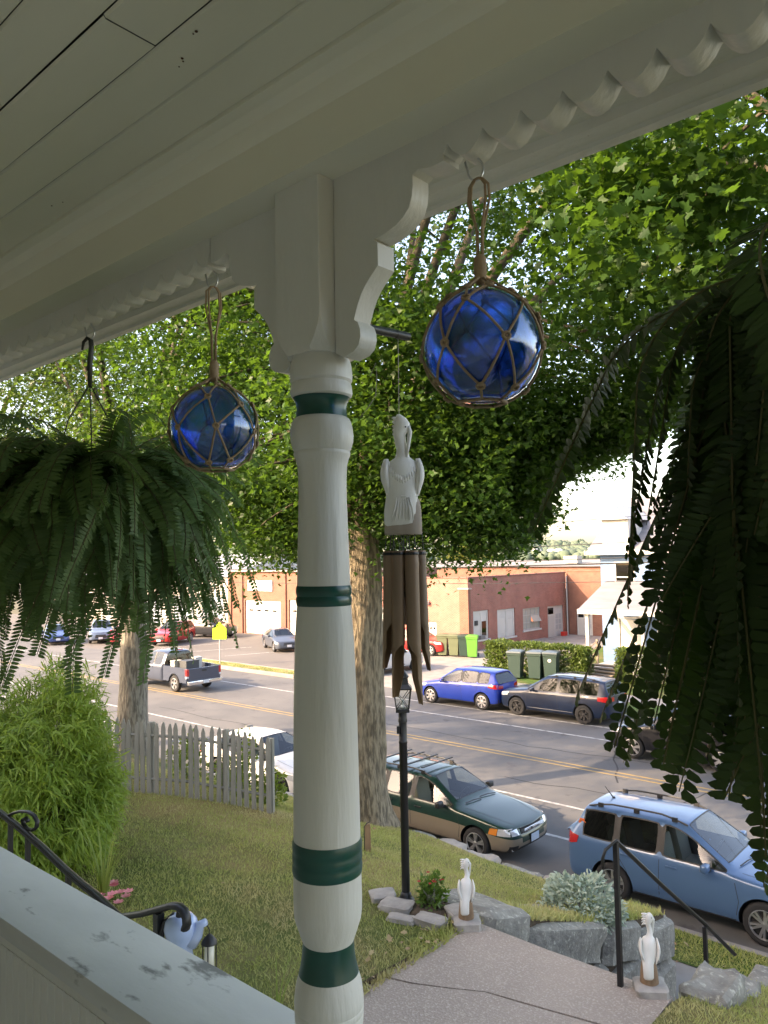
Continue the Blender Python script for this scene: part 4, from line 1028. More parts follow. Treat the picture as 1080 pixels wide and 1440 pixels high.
# dry leaves lying about
dl = M('dry_leaf', (0.42, 0.33, 0.17), .8, col2=(0.28, 0.17, 0.09), scale=3)
rs = np.random.RandomState(9); n = 70
P = np.stack([rs.uniform(-12, -.6, n), rs.uniform(2.5, 10, n)], 1); P2 = np.stack([rs.uniform(-4.5, -4.0, 40), rs.uniform(3.9, 5.9, 40)], 1); P = np.concatenate([P, P2])
P = P[((P[:, 0] < -4.1) | (P[:, 0] > -2.25))]; n = len(P)
pos = np.stack([P[:, 0], P[:, 1], yard_z(P[:, 0], P[:, 1])+.05], 1); nm = rs.normal(size=(n, 3))*.35; nm[:, 2] = 1; d = rs.normal(size=(n, 3)); d[:, 2] *= .2
V, Fc = scatter(*LEAF_MAPLE, pos, frames(d, nm), rs.uniform(.03, .07, n)); o = link('fallen_leaves', fast_mesh('fallen_leaves', V, Fc, [dl])); o['kind'] = 'stuff'
n = 60; P = np.stack([rs.uniform(-8, -2.6, n), rs.uniform(11.2, 13.4, n)], 1)
pos = np.stack([P[:, 0], P[:, 1], np.where(P[:, 1] > 12, .20, .165)], 1); nm = rs.normal(size=(n, 3))*.3; nm[:, 2] = 1; d = rs.normal(size=(n, 3)); d[:, 2] *= .2
pos[P[:, 1] > 13.0, 2] = .02
V, Fc = scatter(*LEAF_MAPLE, pos, frames(d, nm), rs.uniform(.05, .11, n)); o = link('fallen_leaves', fast_mesh('fallen_leaves', V, Fc, [dl])); o['kind'] = 'stuff'

# ------------------------------------------------------------------ picket fence
A = Vector((-10.45, 5.72, 0)); Bp = Vector((-8.22, 6.90, 0)); D = (Bp-A); Lf = D.length; ang = math.atan2(D.y, D.x)
t = thing('picket_fence', 'weathered grey wooden picket fence at the back of the lawn', 'fence', (A.x, A.y, 3.06), ang)
rng = random.Random(14); n_p = 25
def fz(s_): 
    p = A+D*(s_/Lf); return float(yard_z(p.x, p.y))-3.06
pme = []
for q in range(4):
    b = MB(); w2 = .031; h_ = 1.02; b.prism([(-w2, -.05), (w2, -.05), (w2*.98, h_-.09), (w2*.4, h_-.02), (0, h_), (-w2*.5, h_-.03), (-w2*1.02, h_-.085)], -.009, .009, 'Y'); pme.append(b.mesh('picket', [old_wood], fixn=True))
for k in range(n_p):
    s_ = k*Lf/(n_p-1); link('picket', pme[k % 4], t, (s_+rng.uniform(-.008, .008), -.022, fz(s_)), (rng.uniform(-.015, .015), rng.uniform(-.018, .018), rng.uniform(-.06, .06)), (rng.uniform(.9, 1.1), 1, rng.uniform(.965, 1.03)))
for zz in (.22, .82):
    b = MB(); b.tube([(-.05, .015, fz(0)+zz), (Lf*.5, .015, fz(Lf/2)+zz-.004), (Lf+.02, .015, fz(Lf)+zz)], .030, 4, flat=.7); b.build('rail', old_wood, t)
for s_ in (.72, 1.86, Lf+.005):
    b = MB(); b.bbox((s_, .062, fz(s_)+.45), (.075, .075, 1.06), .006); b.build('post', old_wood, t)

# ------------------------------------------------------------------ lamp post and its stones
LX, LY = -4.90, 5.80
t = thing('lamp_post', 'black iron garden lamp post with a glass lantern on the lawn', 'lamp post', (LX, LY, 3.10), CR)
b = MB(); b.lathe([(.085, -.03), (.085, .02), (.075, .035), (.058, .05), (.055, .065), (.048, .085), (.0395, .095), (.0395, 1.50), (.043, 1.505), (.043, 1.525), (.0395, 1.53), (.038, 1.70), (.044, 1.705), (.044, 1.735), (.040, 1.745), (.040, 1.80)], 20); b.build('post', black_iron, t, 40)
b = MB(); b.box((-.045, -.015, 1.635), (.03, .05, .07)); b.build('sensor', black_iron, t)
l = MB(); l.loft([[(x*s_, y*s_, z) for x, y in ((1, -1), (1, 1), (-1, 1), (-1, -1))] for s_, z in ((.040, 1.80), (.066, 1.806), (.066, 1.83), (.058, 1.836))]); lo_ = l.build('lantern_base', black_iron, t)
g = MB(); rB, rT, z0, z1 = .060, .085, 1.836, 2.03
for i in range(4):
    a, c = ((1, -1), (1, 1), (-1, 1), (-1, -1))[i], ((1, 1), (-1, 1), (-1, -1), (1, -1))[i]
    P = lambda q, r, z: (q[0]*r, q[1]*r, z)
    pn = MB(); pn.add([P(a, rB-.003, z0), P(c, rB-.003, z0), P(c, rT-.003, z1), P(a, rT-.003, z1)], [(0, 1, 2, 3)]); pn.build('pane', pane_mat('lantern_glass', (.9, .93, .92)), t)
    f = MB(); f.tube([P(a, rB, z0), P(a, rT, z1)], .006, 6); f.tube([P(a, rB, z0), P(c, rT, z1)], .0035, 5); f.tube([P(c, rB, z0), P(a, rT, z1)], .0035, 5); f.tube([P(a, rT, z1), P(c, rT, z1)], .006, 6); f.build('frame', black_iron, t)
r_ = MB(); r_.loft([[(x*s_, y*s_, z) for x, y in ((1, -1), (1, 1), (-1, 1), (-1, -1))] for s_, z in ((.092, 2.03), (.095, 2.036), (.060, 2.075), (.056, 2.13))]); r_.lathe([(.060, 2.13), (.066, 2.136), (.066, 2.15), (.030, 2.20), (.016, 2.225), (.016, 2.235)], 16)
r_.build('lantern_roof', black_iron, t, 30)
f = MB(); f.lathe([(.006, 2.235), (.010, 2.243), (.006, 2.252), (.014, 2.262), (.016, 2.27), (.010, 2.282), (.004, 2.29), (.002, 2.31)], 12); f.tube([(-.03, 0, 2.262), (.03, 0, 2.262)], .004, 6); f.build('finial', black_iron, t, True)
b = MB(); b.ell((0, 0, 1.90), (.018, .018, .032), 10); b.lathe([(.012, 1.836), (.012, 1.87)], 10); b.build('bulb', M('frosted_bulb', (.8, .8, .76), .3), t, True)
for i, (x, y, dx, dy, dz, rz, lb) in enumerate(((-4.86, 5.62, .30, .22, .12, .3, 'flat grey stone right in front of the lamp post base'), (-5.10, 5.68, .24, .22, .12, .9, 'pale stone left of the lamp post base'), (-4.45, 5.60, .30, .17, .09, .1, 'pale stone in front of the red-flowered plant'), (-4.33, 5.86, .26, .20, .12, -.5, 'pointed pale stone right of the red-flowered plant'), (-4.68, 5.47, .26, .12, .06, .35, 'thin flat stone sunk in the grass before the flower plant'))):
    b = rock(MB(), (0, 0, 0), (dx, dy, dz), 60+i, .14, rz); o = b.build('edging_stone', pale_stone, None, 35, loc=(x, y, 3.115)); tag(o, lb, 'stone', 'stones round the lamp post')
b = MB(); b.lathe([(.23, 0), (.2, .03), (.05, .045)], 16); o = b.build('flower_bed', soil, None, True, loc=(-4.6, 5.80, 3.10)); o['kind'] = 'structure'

# ------------------------------------------------------------------ iron handrail of the steps
t = thing('handrail', 'thin dark iron handrail running down beside the garden steps', 'handrail', (-2.70, 5.72, 3.08))
b = MB(); b.box((0, 0, .53), (.036, .036, 1.14)); b.build('post', black_iron, t)
b = MB(); b.box((.06, 1.66, -.43), (.034, .034, .62)); b.build('post', black_iron, t)
b = MB(); b.tube([(-.05, -.13, .93), (-.045, -.135, 1.01), (-.035, -.11, 1.065), (0, -.0, 1.112), (.03, .8, .52), (.06, 1.68, -.105), (.075, 2.42, -.66)], .019, 8, flat=.6); b.build('rail', black_iron, t, True)

# ------------------------------------------------------------------ wooden stake by the tree
t = thing('garden_stake', 'short wooden stake with an iron strap on the lawn near the big tree', 'stake', (-6.55, 7.05, float(yard_z(-6.55, 7.05))), CR)
b = MB(); b.prism([(-.035, -.1), (.035, -.1), (.035, .30), (.026, .335), (-.02, .33), (-.035, .31)], -.02, .02, 'Y'); b.build('board', stump_m, t, fixn=True)
b = MB(); b.tube([(-.042, -.02, 0), (-.042, -.02, .31), (-.01, -.01, .345), (.03, .0, .36), (.032, 0, .42)], .006, 6); b.build('strap', black_iron, t)

# ------------------------------------------------------------------ scrolled rails left of the half wall, with jug and lantern
RY = 2.0
def iron(pts, r, y=RY, flat=.65, off=(0, 0, 0)):
    b = MB(); b.tube([(x-RX, y-RY, z-4.0) for x, z in pts], r, 8, flat=flat); return b
RX = -4.4
t = thing('iron_railing', 'black iron stair rail with a scrolled end beside the bamboo', 'railing', (RX, RY, 4.0))
p1 = [(-5.25, 4.948), (-4.88, 4.918), (-4.586, 4.884), (-4.316, 4.842), (-4.067, 4.792), (-3.874, 4.762), (-3.728, 4.745), (-3.5, 4.70), (-3.2, 4.62)]
b = iron(p1, .0235); b.tube([(x-RX, -.02, z-4.0+.026) for x, z in p1], .007, 6); b.build('rail', black_iron, t, True)
b = iron([(-4.82, 4.905), (-4.72, 4.945), (-4.635, 4.972), (-4.53, 4.990), (-4.455, 4.985), (-4.415, 4.958), (-4.425, 4.925), (-4.475, 4.898), (-4.545, 4.892), (-4.592, 4.908), (-4.598, 4.934), (-4.560, 4.950), (-4.535, 4.935)], .0135, RY+.015); b.build('scroll', black_iron, t, True)
for x, z in ((-4.73, 4.90), (-4.50, 4.87), (-4.02, 4.785), (-3.6, 4.72)):
    b = MB(); b.box((x-RX, 0, (z-.75-4)/2+.0), (.024, .024, z-4+.75)); b.build('baluster', black_iron, t)
RX = -3.1
t = thing('iron_railing', 'black iron stair rail curling down over the pale blue jug', 'railing', (RX, RY, 4.0))
b = iron([(-3.9, 4.60), (-3.623, 4.662), (-3.425, 4.731), (-3.301, 4.776), (-3.169, 4.833), (-3.05, 4.884), (-3.0, 4.893), (-2.965, 4.885), (-2.945, 4.862), (-2.942, 4.835), (-2.955, 4.81)], .0235); b.build('rail', black_iron, t, True)
b = MB(); b.box((-3.163-RX, 0, .02), (.036, .036, 1.6)); b.build('baluster', black_iron, t)
jx, jy = -3.075, 2.06
jug_m = M('pale_blue_glaze', (0.36, 0.47, 0.70), .25, col2=(.46, .55, .74), scale=6, coat=.4)
t = thing('jug', 'pale blue jug with a black handle and knob under the curled iron rail', 'jug', (jx, jy, 4.535), CR)
b = MB(); b.lathe([(.058, -.02), (.066, 0), (.060, .07), (.050, .12), (.054, .16), (.072, .20), (.077, .225), (.070, .255), (.050, .278), (.022, .290)], 24); b.build('body', jug_m, t, True)
b = MB(); b.tube([(.045, -.01, .16), (.075, -.015, .20), (.092, -.02, .245), (.118, -.022, .258)], [.034, .028, .020, .016], 12); b.build('spout', jug_m, t, True)
b = MB(); b.tube([(-.03, 0, .285), (-.075, 0, .25), (-.092, 0, .20), (-.085, 0, .14), (-.055, 0, .10)], .010, 8); b.lathe([(.016, .270), (.019, .286), (.016, .308), (.010, .314)], 12, (.0, -.02)); b.build('handle', black_iron, t, True)
b = MB(); b.box((0, .0, -.69), (.09, .09, 1.34)); b.build('stand', old_wood, t)
t = thing('hanging_lantern', 'tiny black lantern hanging from the spout of the pale blue jug', 'lantern', (jx+.108, jy+.075, 4.57), CR)
b = MB(); b.lathe([(.036, .125), (.034, .135), (.018, .155), (.008, .165)], 14); b.lathe([(.032, 0), (.032, .012)], 14); b.tube([(0, 0, .165), (.0, 0, .185), (-.012, -.005, .21), (-.018, -.005, .225)], .0025, 5); b.build('cap', black_iron, t, 40)
b = MB()
for k in range(4): a = 2*PI*k/4; b.tube([(.03*math.cos(a), .03*math.sin(a), .012), (.03*math.cos(a), .03*math.sin(a), .125)], .003, 5)
b.build('frame', black_iron, t)
b = MB(); b.lathe([(.022, .014), (.022, .122)], 14); b.build('glass', M('warm_frosted_glass', (.75, .72, .6), .3), t, True)
# ------------------------------------------------------------------ buildings
def wall(mb, O, U, N, L, z0, z1, ops, depth=.16, mi=0):
    """upright wall with real openings (u0,u1,z0,z1) and their reveals"""
    O, U, N = Vector(O), Vector(U), Vector(N)
    us = sorted(set([0, L]+[o[0] for o in ops]+[o[1] for o in ops])); zs = sorted(set([z0, z1]+[o[2] for o in ops]+[o[3] for o in ops]))
    P = lambda u, z, d=0: O+U*u+Vector((0, 0, z))-N*d
    flip = U.cross(Vector((0, 0, 1))).dot(N) < 0
    def q(a, b, c, d): mb.add([a, b, c, d], [(0, 1, 2, 3) if not flip else (3, 2, 1, 0)], mi)
    for a, b in zip(us, us[1:]):
        for c, d in zip(zs, zs[1:]):
            m_ = ((a+b)/2, (c+d)/2)
            if any(o[0] < m_[0] < o[1] and o[2] < m_[1] < o[3] for o in ops): continue
            q(P(a, c), P(b, c), P(b, d), P(a, d))
    for a, b, c, d in ops:
        q(P(a, c), P(a, c, depth), P(a, d, depth), P(a, d)); q(P(b, c, depth), P(b, c), P(b, d), P(b, d, depth))
        q(P(a, d), P(a, d, depth), P(b, d, depth), P(b, d)); q(P(a, c, depth), P(a, c), P(b, c), P(b, c, depth))
def fbox(mb, O, U, N, u0, u1, z0, z1, d0, d1, mi=0):
    """box on a wall: d measured outwards from the wall plane"""
    O, U, N = Vector(O), Vector(U), Vector(N); Z = Vector((0, 0, 1))
    vs = [O+U*u+Z*z+N*d for d in (d0, d1) for u, z in ((u0, z0), (u1, z0), (u1, z1), (u0, z1))]
    fs = [(0, 1, 2, 3), (7, 6, 5, 4), (0, 4, 5, 1), (1, 5, 6, 2), (2, 6, 7, 3), (3, 7, 4, 0)]
    if U.cross(Z).dot(N) > 0: fs = [f[::-1] for f in fs]
    mb.add(vs, fs, mi)
brick = brick_mat('red_brick', (0.40, 0.125, 0.092), (0.32, 0.095, 0.072), (0.36, 0.25, 0.20))
brick2 = brick_mat('orange_brick', (0.25, 0.088, 0.055), (0.20, 0.066, 0.045), (0.23, 0.16, 0.12))
bwhite = M('building_white', (0.56, 0.55, 0.52), .6, col2=(.50, .49, .46), scale=1.5)
bgrey = M('building_grey', (0.40, 0.39, 0.37), .7)
dark_pane = pane_mat('dark_window_glass', (.10, .11, .12))
roof_grey = M('flat_roof_grey', (0.27, 0.25, 0.23), .9, col2=(0.21, 0.20, 0.19), scale=.4)
void = M('room_dark', (0.05, 0.05, 0.05), .9)
Z3 = Vector((0, 0, 1))
def insert(par, name, O, U, N, op, kind):
    """what fills an opening, set back in the wall"""
    O, U, N = Vector(O), Vector(U), Vector(N); a, b, c, d = op; t_ = .07
    if kind == 'window':
        m = MB(); fbox(m, O, U, N, a, b, c, c+t_, -.14, -.05); fbox(m, O, U, N, a, b, d-t_, d, -.14, -.05); fbox(m, O, U, N, a, a+t_, c+t_, d-t_, -.14, -.05); fbox(m, O, U, N, b-t_, b, c+t_, d-t_, -.14, -.05)
        o = m.build('window', bgrey, par)
        nx = 4; nz = 3
        m = MB()
        for i in range(1, nx): u = a+(b-a)*i/nx; fbox(m, O, U, N, u-.018, u+.018, c+t_, d-t_, -.13, -.075)
        for i in range(1, nz): z = c+(d-c)*i/nz; fbox(m, O, U, N, a+t_, b-t_, z-.018, z+.018, -.128, -.077)
        m.build('glazing_bars', bgrey, o)
        for i in range(nx):
            for j in range(nz):
                m = MB(); u0, u1 = a+t_+(b-a-2*t_)*i/nx, a+t_+(b-a-2*t_)*(i+1)/nx; z0, z1 = c+t_+(d-c-2*t_)*j/nz, c+t_+(d-c-2*t_)*(j+1)/nz
                tilt = .28 if (i in (2, 3) and j == 1) else 0
                m.add([O+U*u0+Z3*z0+N*(-.10+tilt), O+U*u1+Z3*z0+N*(-.10+tilt), O+U*u1+Z3*z1-N*.10, O+U*u0+Z3*z1-N*.10], [(0, 1, 2, 3)]); m.build('pane', M('dusty_pane', (.36, .37, .33), .25), o)
        m = MB(); fbox(m, O, U, N, a-.08, b+.08, c-.12, c-.002, -.10, .08); m.build('sill', bwhite, o)
    elif kind == 'boarded':
        m = MB(); fbox(m, O, U, N, a, b, c, d, -.15, -.09); o = m.build('window', bwhite, par)
        m = MB(); w_ = b-a
        for u in (a+.04*w_, a+.50*w_, a+.92*w_): fbox(m, O, U, N, u, u+.05*w_, c+.02, d-.02, -.088, -.05)
        fbox(m, O, U, N, a+.09*w_, a+.92*w_, d-.16, d-.04, -.088, -.052); m.build('frame', bwhite, o)
        m = MB(); fbox(m, O, U, N, a+.60*w_, a+.88*w_, c+.20, d-.75, -.088, -.082); m.build('pane', dark_pane if name == 'a' else M('pale_blind', (.55, .54, .50), .5), o)
        m = MB(); fbox(m, O, U, N, a-.06, b+.08, c-.12, c-.002, -.10, .08); m.build('sill', bwhite, o)
        if name == 'a':
            m = MB(); fbox(m, O, U, N, a+.13*w_, a+.32*w_, d-.98, d-.66, -.088, -.03); m.build('vent', void, o)
            m = MB(); fbox(m, O, U, N, a+.38*w_, a+.68*w_, c+.02, c+.26, -.088, .10); m.build('air_conditioner', M('ac_grey', (.16, .16, .16), .6), o)
        else:
            m = MB(); fbox(m, O, U, N, a+.14*w_, a+.42*w_, c+.30, d-.60, -.088, -.082); m.build('pane', M('pale_blind', (.55, .54, .50), .5), o)
    elif kind == 'door':
        m = MB(); fbox(m, O, U, N, a, b, c, d, -.15, -.10); o = m.build('door', bwhite, par)
        m = MB(); w_ = b-a
        fbox(m, O, U, N, a+.10*w_, a+.42*w_, c+.05, d-.75, -.098, -.06); m.build('door_leaf', M('door_grey', (.50, .48, .44), .6), o)
        m = MB(); fbox(m, O, U, N, a+.08*w_, a+.42*w_, d-.62, d-.15, -.098, -.09); m.build('pane', dark_pane, o)
        for i in range(2):
            for j in range(3):
                m = MB(); u = a+(.55+.19*i)*w_; z = c+.9+.42*j; fbox(m, O, U, N, u, u+.15*w_, z, z+.36, -.098, -.09); m.build('pane', M('pale_pane', (.45, .46, .46), .2), o)
    elif kind == 'garage':
        n = 5
        m = MB(); fbox(m, O, U, N, a, b, c, d, -.20, -.13); o = m.build('garage_door', bwhite, par)
        for j in range(n):
            z0 = c+(d-c)*j/n; m = MB(); fbox(m, O, U, N, a+.03, b-.03, z0+.015, z0+(d-c)/n-.015, -.128, -.105); m.build('door_panel', bwhite, o)
        m = MB()
        for i in range(4):
            u = a+(b-a)*(.1+.22*i); z0 = c+(d-c)*3/n+.22; fbox(m, O, U, N, u, u+(b-a)*.11, z0, z0+.14, -.10, -.092)
        m.build('pane', dark_pane, o)
t = thing('brick_building', 'long low red brick building with white boarded windows beyond the street', 'building', (-29.7, 42.1, 0))
def W(mb): 
    mb.v = [(a+29.7, b-42.1, c) for a, b, c in mb.v]; return mb
LOC = Vector((-29.7, 42.1, 0))
ops_e = [(.55, 2.40, .70, 2.64), (3.46, 5.80, .58, 2.55), (6.86, 9.30, .84, 2.42), (10.45, 12.95, -.38, 2.36)]
O_e = (0, 0, 0)
m = MB(); wall(m, O_e, (0, 1, 0), (1, 0, 0), 13.4, -.5, 4.85, ops_e)
ops_s = [(2.7, 4.05, 0.02, 1.86), (6.2, 9.2, 0.02, 2.7)]
wall(m, (-13.3, 0, 0), (1, 0, 0), (0, -1, 0), 13.3, -.5, 4.85, [(13.3-b, 13.3-a, c, d) for a, b, c, d in ops_s])
m.build('wall', brick, t)
m = MB(); m.box((-6.7, 6.8, 4.30), (12.9, 13.0, .1)); m.build('roof', roof_grey, t)
m = MB(); fbox(m, O_e, (0, 1, 0), (1, 0, 0), -.03, 13.45, 4.852, 4.94, -.3, .05); m.box((-6.68, .12, 4.897), (13.26, .36, .09)); m.build('coping', M('dark_red_coping', (.22, .09, .07), .7), t)
m = MB(); m.box((-.28, .045, 2.16), (.72, .30, 3.92), 0); m.build('pier', brick2, t); 
m = MB(); m.box((-.28, .03, 4.17), (.86, .42, .10), 0); m.build('pier_cap', pale_stone, t)
m = MB(); fbox(m, O_e, (0, 1, 0), (1, 0, 0), 13.05, 13.40, -.4, 3.6, .003, .12); m.build('pier', brick2, t)
m = MB(); m.tube([(.2, 13.2, 4.6), (.2, 13.2, -.3)], .06, 8); m.build('downpipe', bgrey, t)
for nm, op, kd in (('a', ops_e[0], 'boarded'), ('b', ops_e[1], 'boarded'), ('c', ops_e[2], 'window'), ('d', ops_e[3], 'door')): insert(t, nm, O_e, (0, 1, 0), (1, 0, 0), op, kd)
for op in ops_s: insert(t, 's', (-13.3, 0, 0), (1, 0, 0), (0, -1, 0), (13.3-op[1], 13.3-op[0], op[2], op[3]), 'garage')
m = MB(); fbox(m, (0, 0, 0), (0, 1, 0), (1, 0, 0), .3, 12.9, -.5, -.10, .002, .14); m.build('plinth', concrete, t)
m = MB(); fbox(m, (0, 0, 0), (0, 1, 0), (1, 0, 0), 6.5, 9.9, -.10, .06, .002, .9); m.build('step', concrete, t)
m = MB(); wall(m, (.12, 13.4, 0), (1, 0, 0), (0, -1, 0), 9.5, -.5, 4.95, [(.75, 2.1, -.36, 2.0)]); m.box((4.9, 13.55, 5.0), (9.6, .4, .1)); m.build('side_wall', brick2, t)
insert(t, 'e', (.12, 13.4, 0), (1, 0, 0), (0, -1, 0), (.75, 2.1, -.36, 2.0), 'door')
m = MB(); m.box((4.9, 18.6, 4.4), (9.6, 10, .1)); m.build('roof', roof_grey, t)
red_sign = M('red_plastic', (.55, .03, .02), .4)
m = MB(); m.bbox((.35, 12.3, -.02), (.35, .5, .7), .05); m.build('fire_box', red_sign, t)
m = MB(); m.lathe([(.03, 3.3), (.12, 3.25), (.13, 3.05)], 10, (-3.3, -.16)); m.tube([(-3.3, 0, 3.35), (-3.3, -.16, 3.32)], .02, 6); m.build('wall_lamp', bwhite, t)

t = thing('brick_garage', 'orange brick garage with two big white roller doors, in full sun', 'building', (-43.1, 42.3, 0))
ops = [(.9, 4.6, 0.0, 3.0), (5.65, 10.3, 0.0, 2.85)]
m = MB(); wall(m, (-12.6, 0, 0), (1, 0, 0), (0, -1, 0), 12.6, -.4, 5.3, [(12.6-b, 12.6-a, c, d) for a, b, c, d in ops]); wall(m, (0, 0, 0), (0, 1, 0), (1, 0, 0), 14, 4.3, 5.3, []); wall(m, (-12.6, 0, 0), (0, 1, 0), (-1, 0, 0), 14, -.4, 5.3, []); m.build('wall', brick2, t)
m = MB(); m.box((-6.3, 7, 5.2), (12.3, 13.8, .1)); m.build('roof', roof_grey, t)
m = MB()
for u in (-.45, -5.1, -10.75, -12.35):
    m = MB(); m.box((u, -.06, 2.4), (.42, .12, 5.4)); m.build('pier', brick2, t)
m = MB(); m.box((-6.3, -.02, 5.36), (12.8, .46, .11)); m.build('coping', pale_stone, t)
for op in ops: insert(t, 's', (-12.6, 0, 0), (1, 0, 0), (0, -1, 0), (12.6-op[1], 12.6-op[0], op[2], op[3]), 'garage')
m = MB(); m.box((-8.2, -.05, 4.1), (3.2, .10, .9)); m.build('sign_board', bwhite, t)

t = thing('white_garage', 'white rendered workshop with grey blue doors at the back of the parking lot', 'building', (-55.9, 42.6, 0))
cream = M('cream_render', (.46, .43, .39), .8, col2=(.40, .37, .34), scale=.8)
ops = [(1.0, 4.2, 0, 3.0), (5.6, 8.8, 0, 3.0), (11, 14.2, 0, 3.0), (17, 19, 1.1, 2.4)]
m = MB(); wall(m, (-26, 0, 0), (1, 0, 0), (0, -1, 0), 26, -.4, 4.8, [(26-b, 26-a, c, d) for a, b, c, d in ops]); wall(m, (0, 0, 0), (0, 1, 0), (1, 0, 0), 12, 4, 4.8, []); wall(m, (-26, 0, 0), (0, 1, 0), (-1, 0, 0), 12, -.4, 4.8, []); m.build('wall', cream, t)
bdoor = M('grey_blue_door', (.33, .39, .46), .5)
for a, b, c, d in ops[:3]:
    m = MB(); fbox(m, (-26, 0, 0), (1, 0, 0), (0, -1, 0), 26-b, 26-a, c, d, -.2, -.12); o = m.build('garage_door', bdoor, t)
    for j in range(4): m = MB(); fbox(m, (-26, 0, 0), (1, 0, 0), (0, -1, 0), 26-b+.04, 26-a-.04, c+.75*j+.02, c+.75*j+.72, -.118, -.10); m.build('door_panel', bdoor, o)
a, b, c, d = ops[3]; m = MB(); fbox(m, (-26, 0, 0), (1, 0, 0), (0, -1, 0), 26-b, 26-a, c, d, -.14, -.1); m.build('window', dark_pane, t)
m = MB(); m.prism([(-.3, 4.8), (6, 6.9), (12.3, 4.8)], -26.3, .3, 'X'); m.build('roof', M('metal_roof', (.42, .42, .43), .5, .3), t, fixn=True)
t = thing('warehouse', 'low warehouse with a pale flat roof behind the brick building', 'building', (-38, 66, 0))
m = MB(); m.box((0, 6, 2.6), (34, 16, 5.2)); m.build('wall', brick2, t)
m = MB(); m.prism([(-2.3, 5.2), (6, 5.75), (14.3, 5.2)], -17.3, 17.3, 'X'); m.build('roof', roof_grey, t, fixn=True)
m = MB(); m.box((10, -1, 5.75), (.5, .5, .7)); m.box((14.5, 0, 5.8), (.35, .35, .8)); m.box((3, 1, 5.8), (1.4, 1.0, .7)); m.build('roof_vent', bgrey, t)

# pale blue clapboard house
blue_sid = M('pale_blue_clapboard', (.10, .195, .345), .6, col2=(.085, .17, .305), scale=1.2)
h_roof = M('pale_grey_shingles', (.20, .20, .215), .85, col2=(.16, .16, .175), scale=2.5, bump=.4, bscale=14, sc=(.3, 1, 1))
t = thing('blue_house', 'pale blue clapboard house with a grey roofed porch, right of the brick building', 'house', (-19.4, 40.4, .1))
def claps(mb, O, U, N, L, z0, z1, ops, pitch=.14):
    O, U, N = Vector(O), Vector(U), Vector(N); z = z0
    while z < z1-.01:
        e = min(z1, z+pitch)
        segs = [(0, L)]
        for a, b, c, d in ops:
            if c < (z+e)/2 < d:
                segs = [s_ for x0, x1 in segs for s_ in ((x0, min(x1, a)), (max(x0, b), x1)) if s_[1]-s_[0] > .01]
        for a, b in segs:
            P = [O+U*a+Z3*z+N*.022, O+U*b+Z3*z+N*.022, O+U*b+Z3*e+N*.004, O+U*a+Z3*e+N*.004, O+U*a+Z3*z, O+U*b+Z3*z]
            mb.add(P, [(0, 1, 2, 3), (4, 5, 1, 0)] if U.cross(Z3).dot(N) > 0 else [(3, 2, 1, 0), (0, 1, 5, 4)])
        z = e
opsf = [(1.0, 2.1, .45, 2.7), (3.2, 4.4, 1.1, 2.6), (5.6, 6.8, 1.1, 2.6), (.9, 1.9, 4.2, 5.7), (3.6, 4.7, 4.2, 5.7), (6.4, 7.5, 4.2, 5.7)]
m = MB(); claps(m, (0, 0, 0), (1, 0, 0), (0, -1, 0), 9.4, 0, 6.3, opsf); claps(m, (9.4, 0, 0), (0, 1, 0), (1, 0, 0), 8.6, 0, 6.3, []); claps(m, (0, 0, 0), (0, 1, 0), (-1, 0, 0), 8.6, 0, 6.3, []); m.build('wall', blue_sid, t)
for a, b, c, d in opsf:
    m = MB(); fbox(m, (0, 0, 0), (1, 0, 0), (0, -1, 0), a, b, c, d, -.06, -.03); fr = MB()
    for q in ((a-.09, a, c-.09, d+.09), (b, b+.09, c-.09, d+.09), (a, b, d, d+.09), (a, b, c-.09, c), ): fbox(fr, (0, 0, 0), (1, 0, 0), (0, -1, 0), *q, -.05, .05)
    if d-c < 2: fbox(fr, (0, 0, 0), (1, 0, 0), (0, -1, 0), a, b, (c+d)/2-.03, (c+d)/2+.03, -.028, .0)
    o = fr.build('window' if d-c < 2 else 'door', bwhite, t); m.build('pane', dark_pane if d-c < 2 else bwhite, o)
m = MB(); m.prism([(-.55, 6.25), (-.55, 6.40), (4.3, 9.6), (9.15, 6.40), (9.15, 6.25), (4.3, 9.42)], -.55, 9.95, 'X'); m.build('roof', h_roof, t, fixn=True)
m = MB()
for x in (0.0, 9.4): m.prism([(0, 6.3), (4.3, 9.2), (8.6, 6.3)], x-.03, x+.03, 'X')
m.build('gable', blue_sid, t, fixn=True)
m = MB(); m.box((4.7, -.62, 6.30), (10.6, .10, .22)); m.box((-.60, -.62, 6.3), (.10, .1, .25)); m.build('eave_trim', bwhite, t)
m = MB(); m.prism([(-3.35, 3.30), (-3.35, 3.42), (.0, 4.75), (.0, 4.55)], .30, 7.2, 'X'); pr = m.build('porch_roof', h_roof, t, fixn=True)
m = MB(); m.box((3.75, -3.36, 3.27), (7.0, .14, .24)); m.box((.36, -1.7, 3.25), (.12, 3.2, .2)); m.build('porch_trim', bwhite, t)
for x in (.62, 3.6, 6.8):
    m = MB(); m.box((x, -3.05, 1.75), (.16, .16, 2.85)); m.box((x, -3.05, .42), (.22, .22, .2)); m.box((x, -3.05, 3.08), (.22, .22, .16)); m.build('porch_post', bwhite, t)
m = MB(); m.box((3.75, -1.6, .16), (6.9, 3.1, .32)); m.build('porch_floor', bgrey, t)
m = MB(); m.box((1.2, 0.25, 7.2), (1.5, 1.8, 1.9)); m.prism([(.35, 8.1), (1.2, 8.9), (2.05, 8.1)], -.95, 2.5, 'Y'); m.build('dormer', bwhite, t, fixn=True)
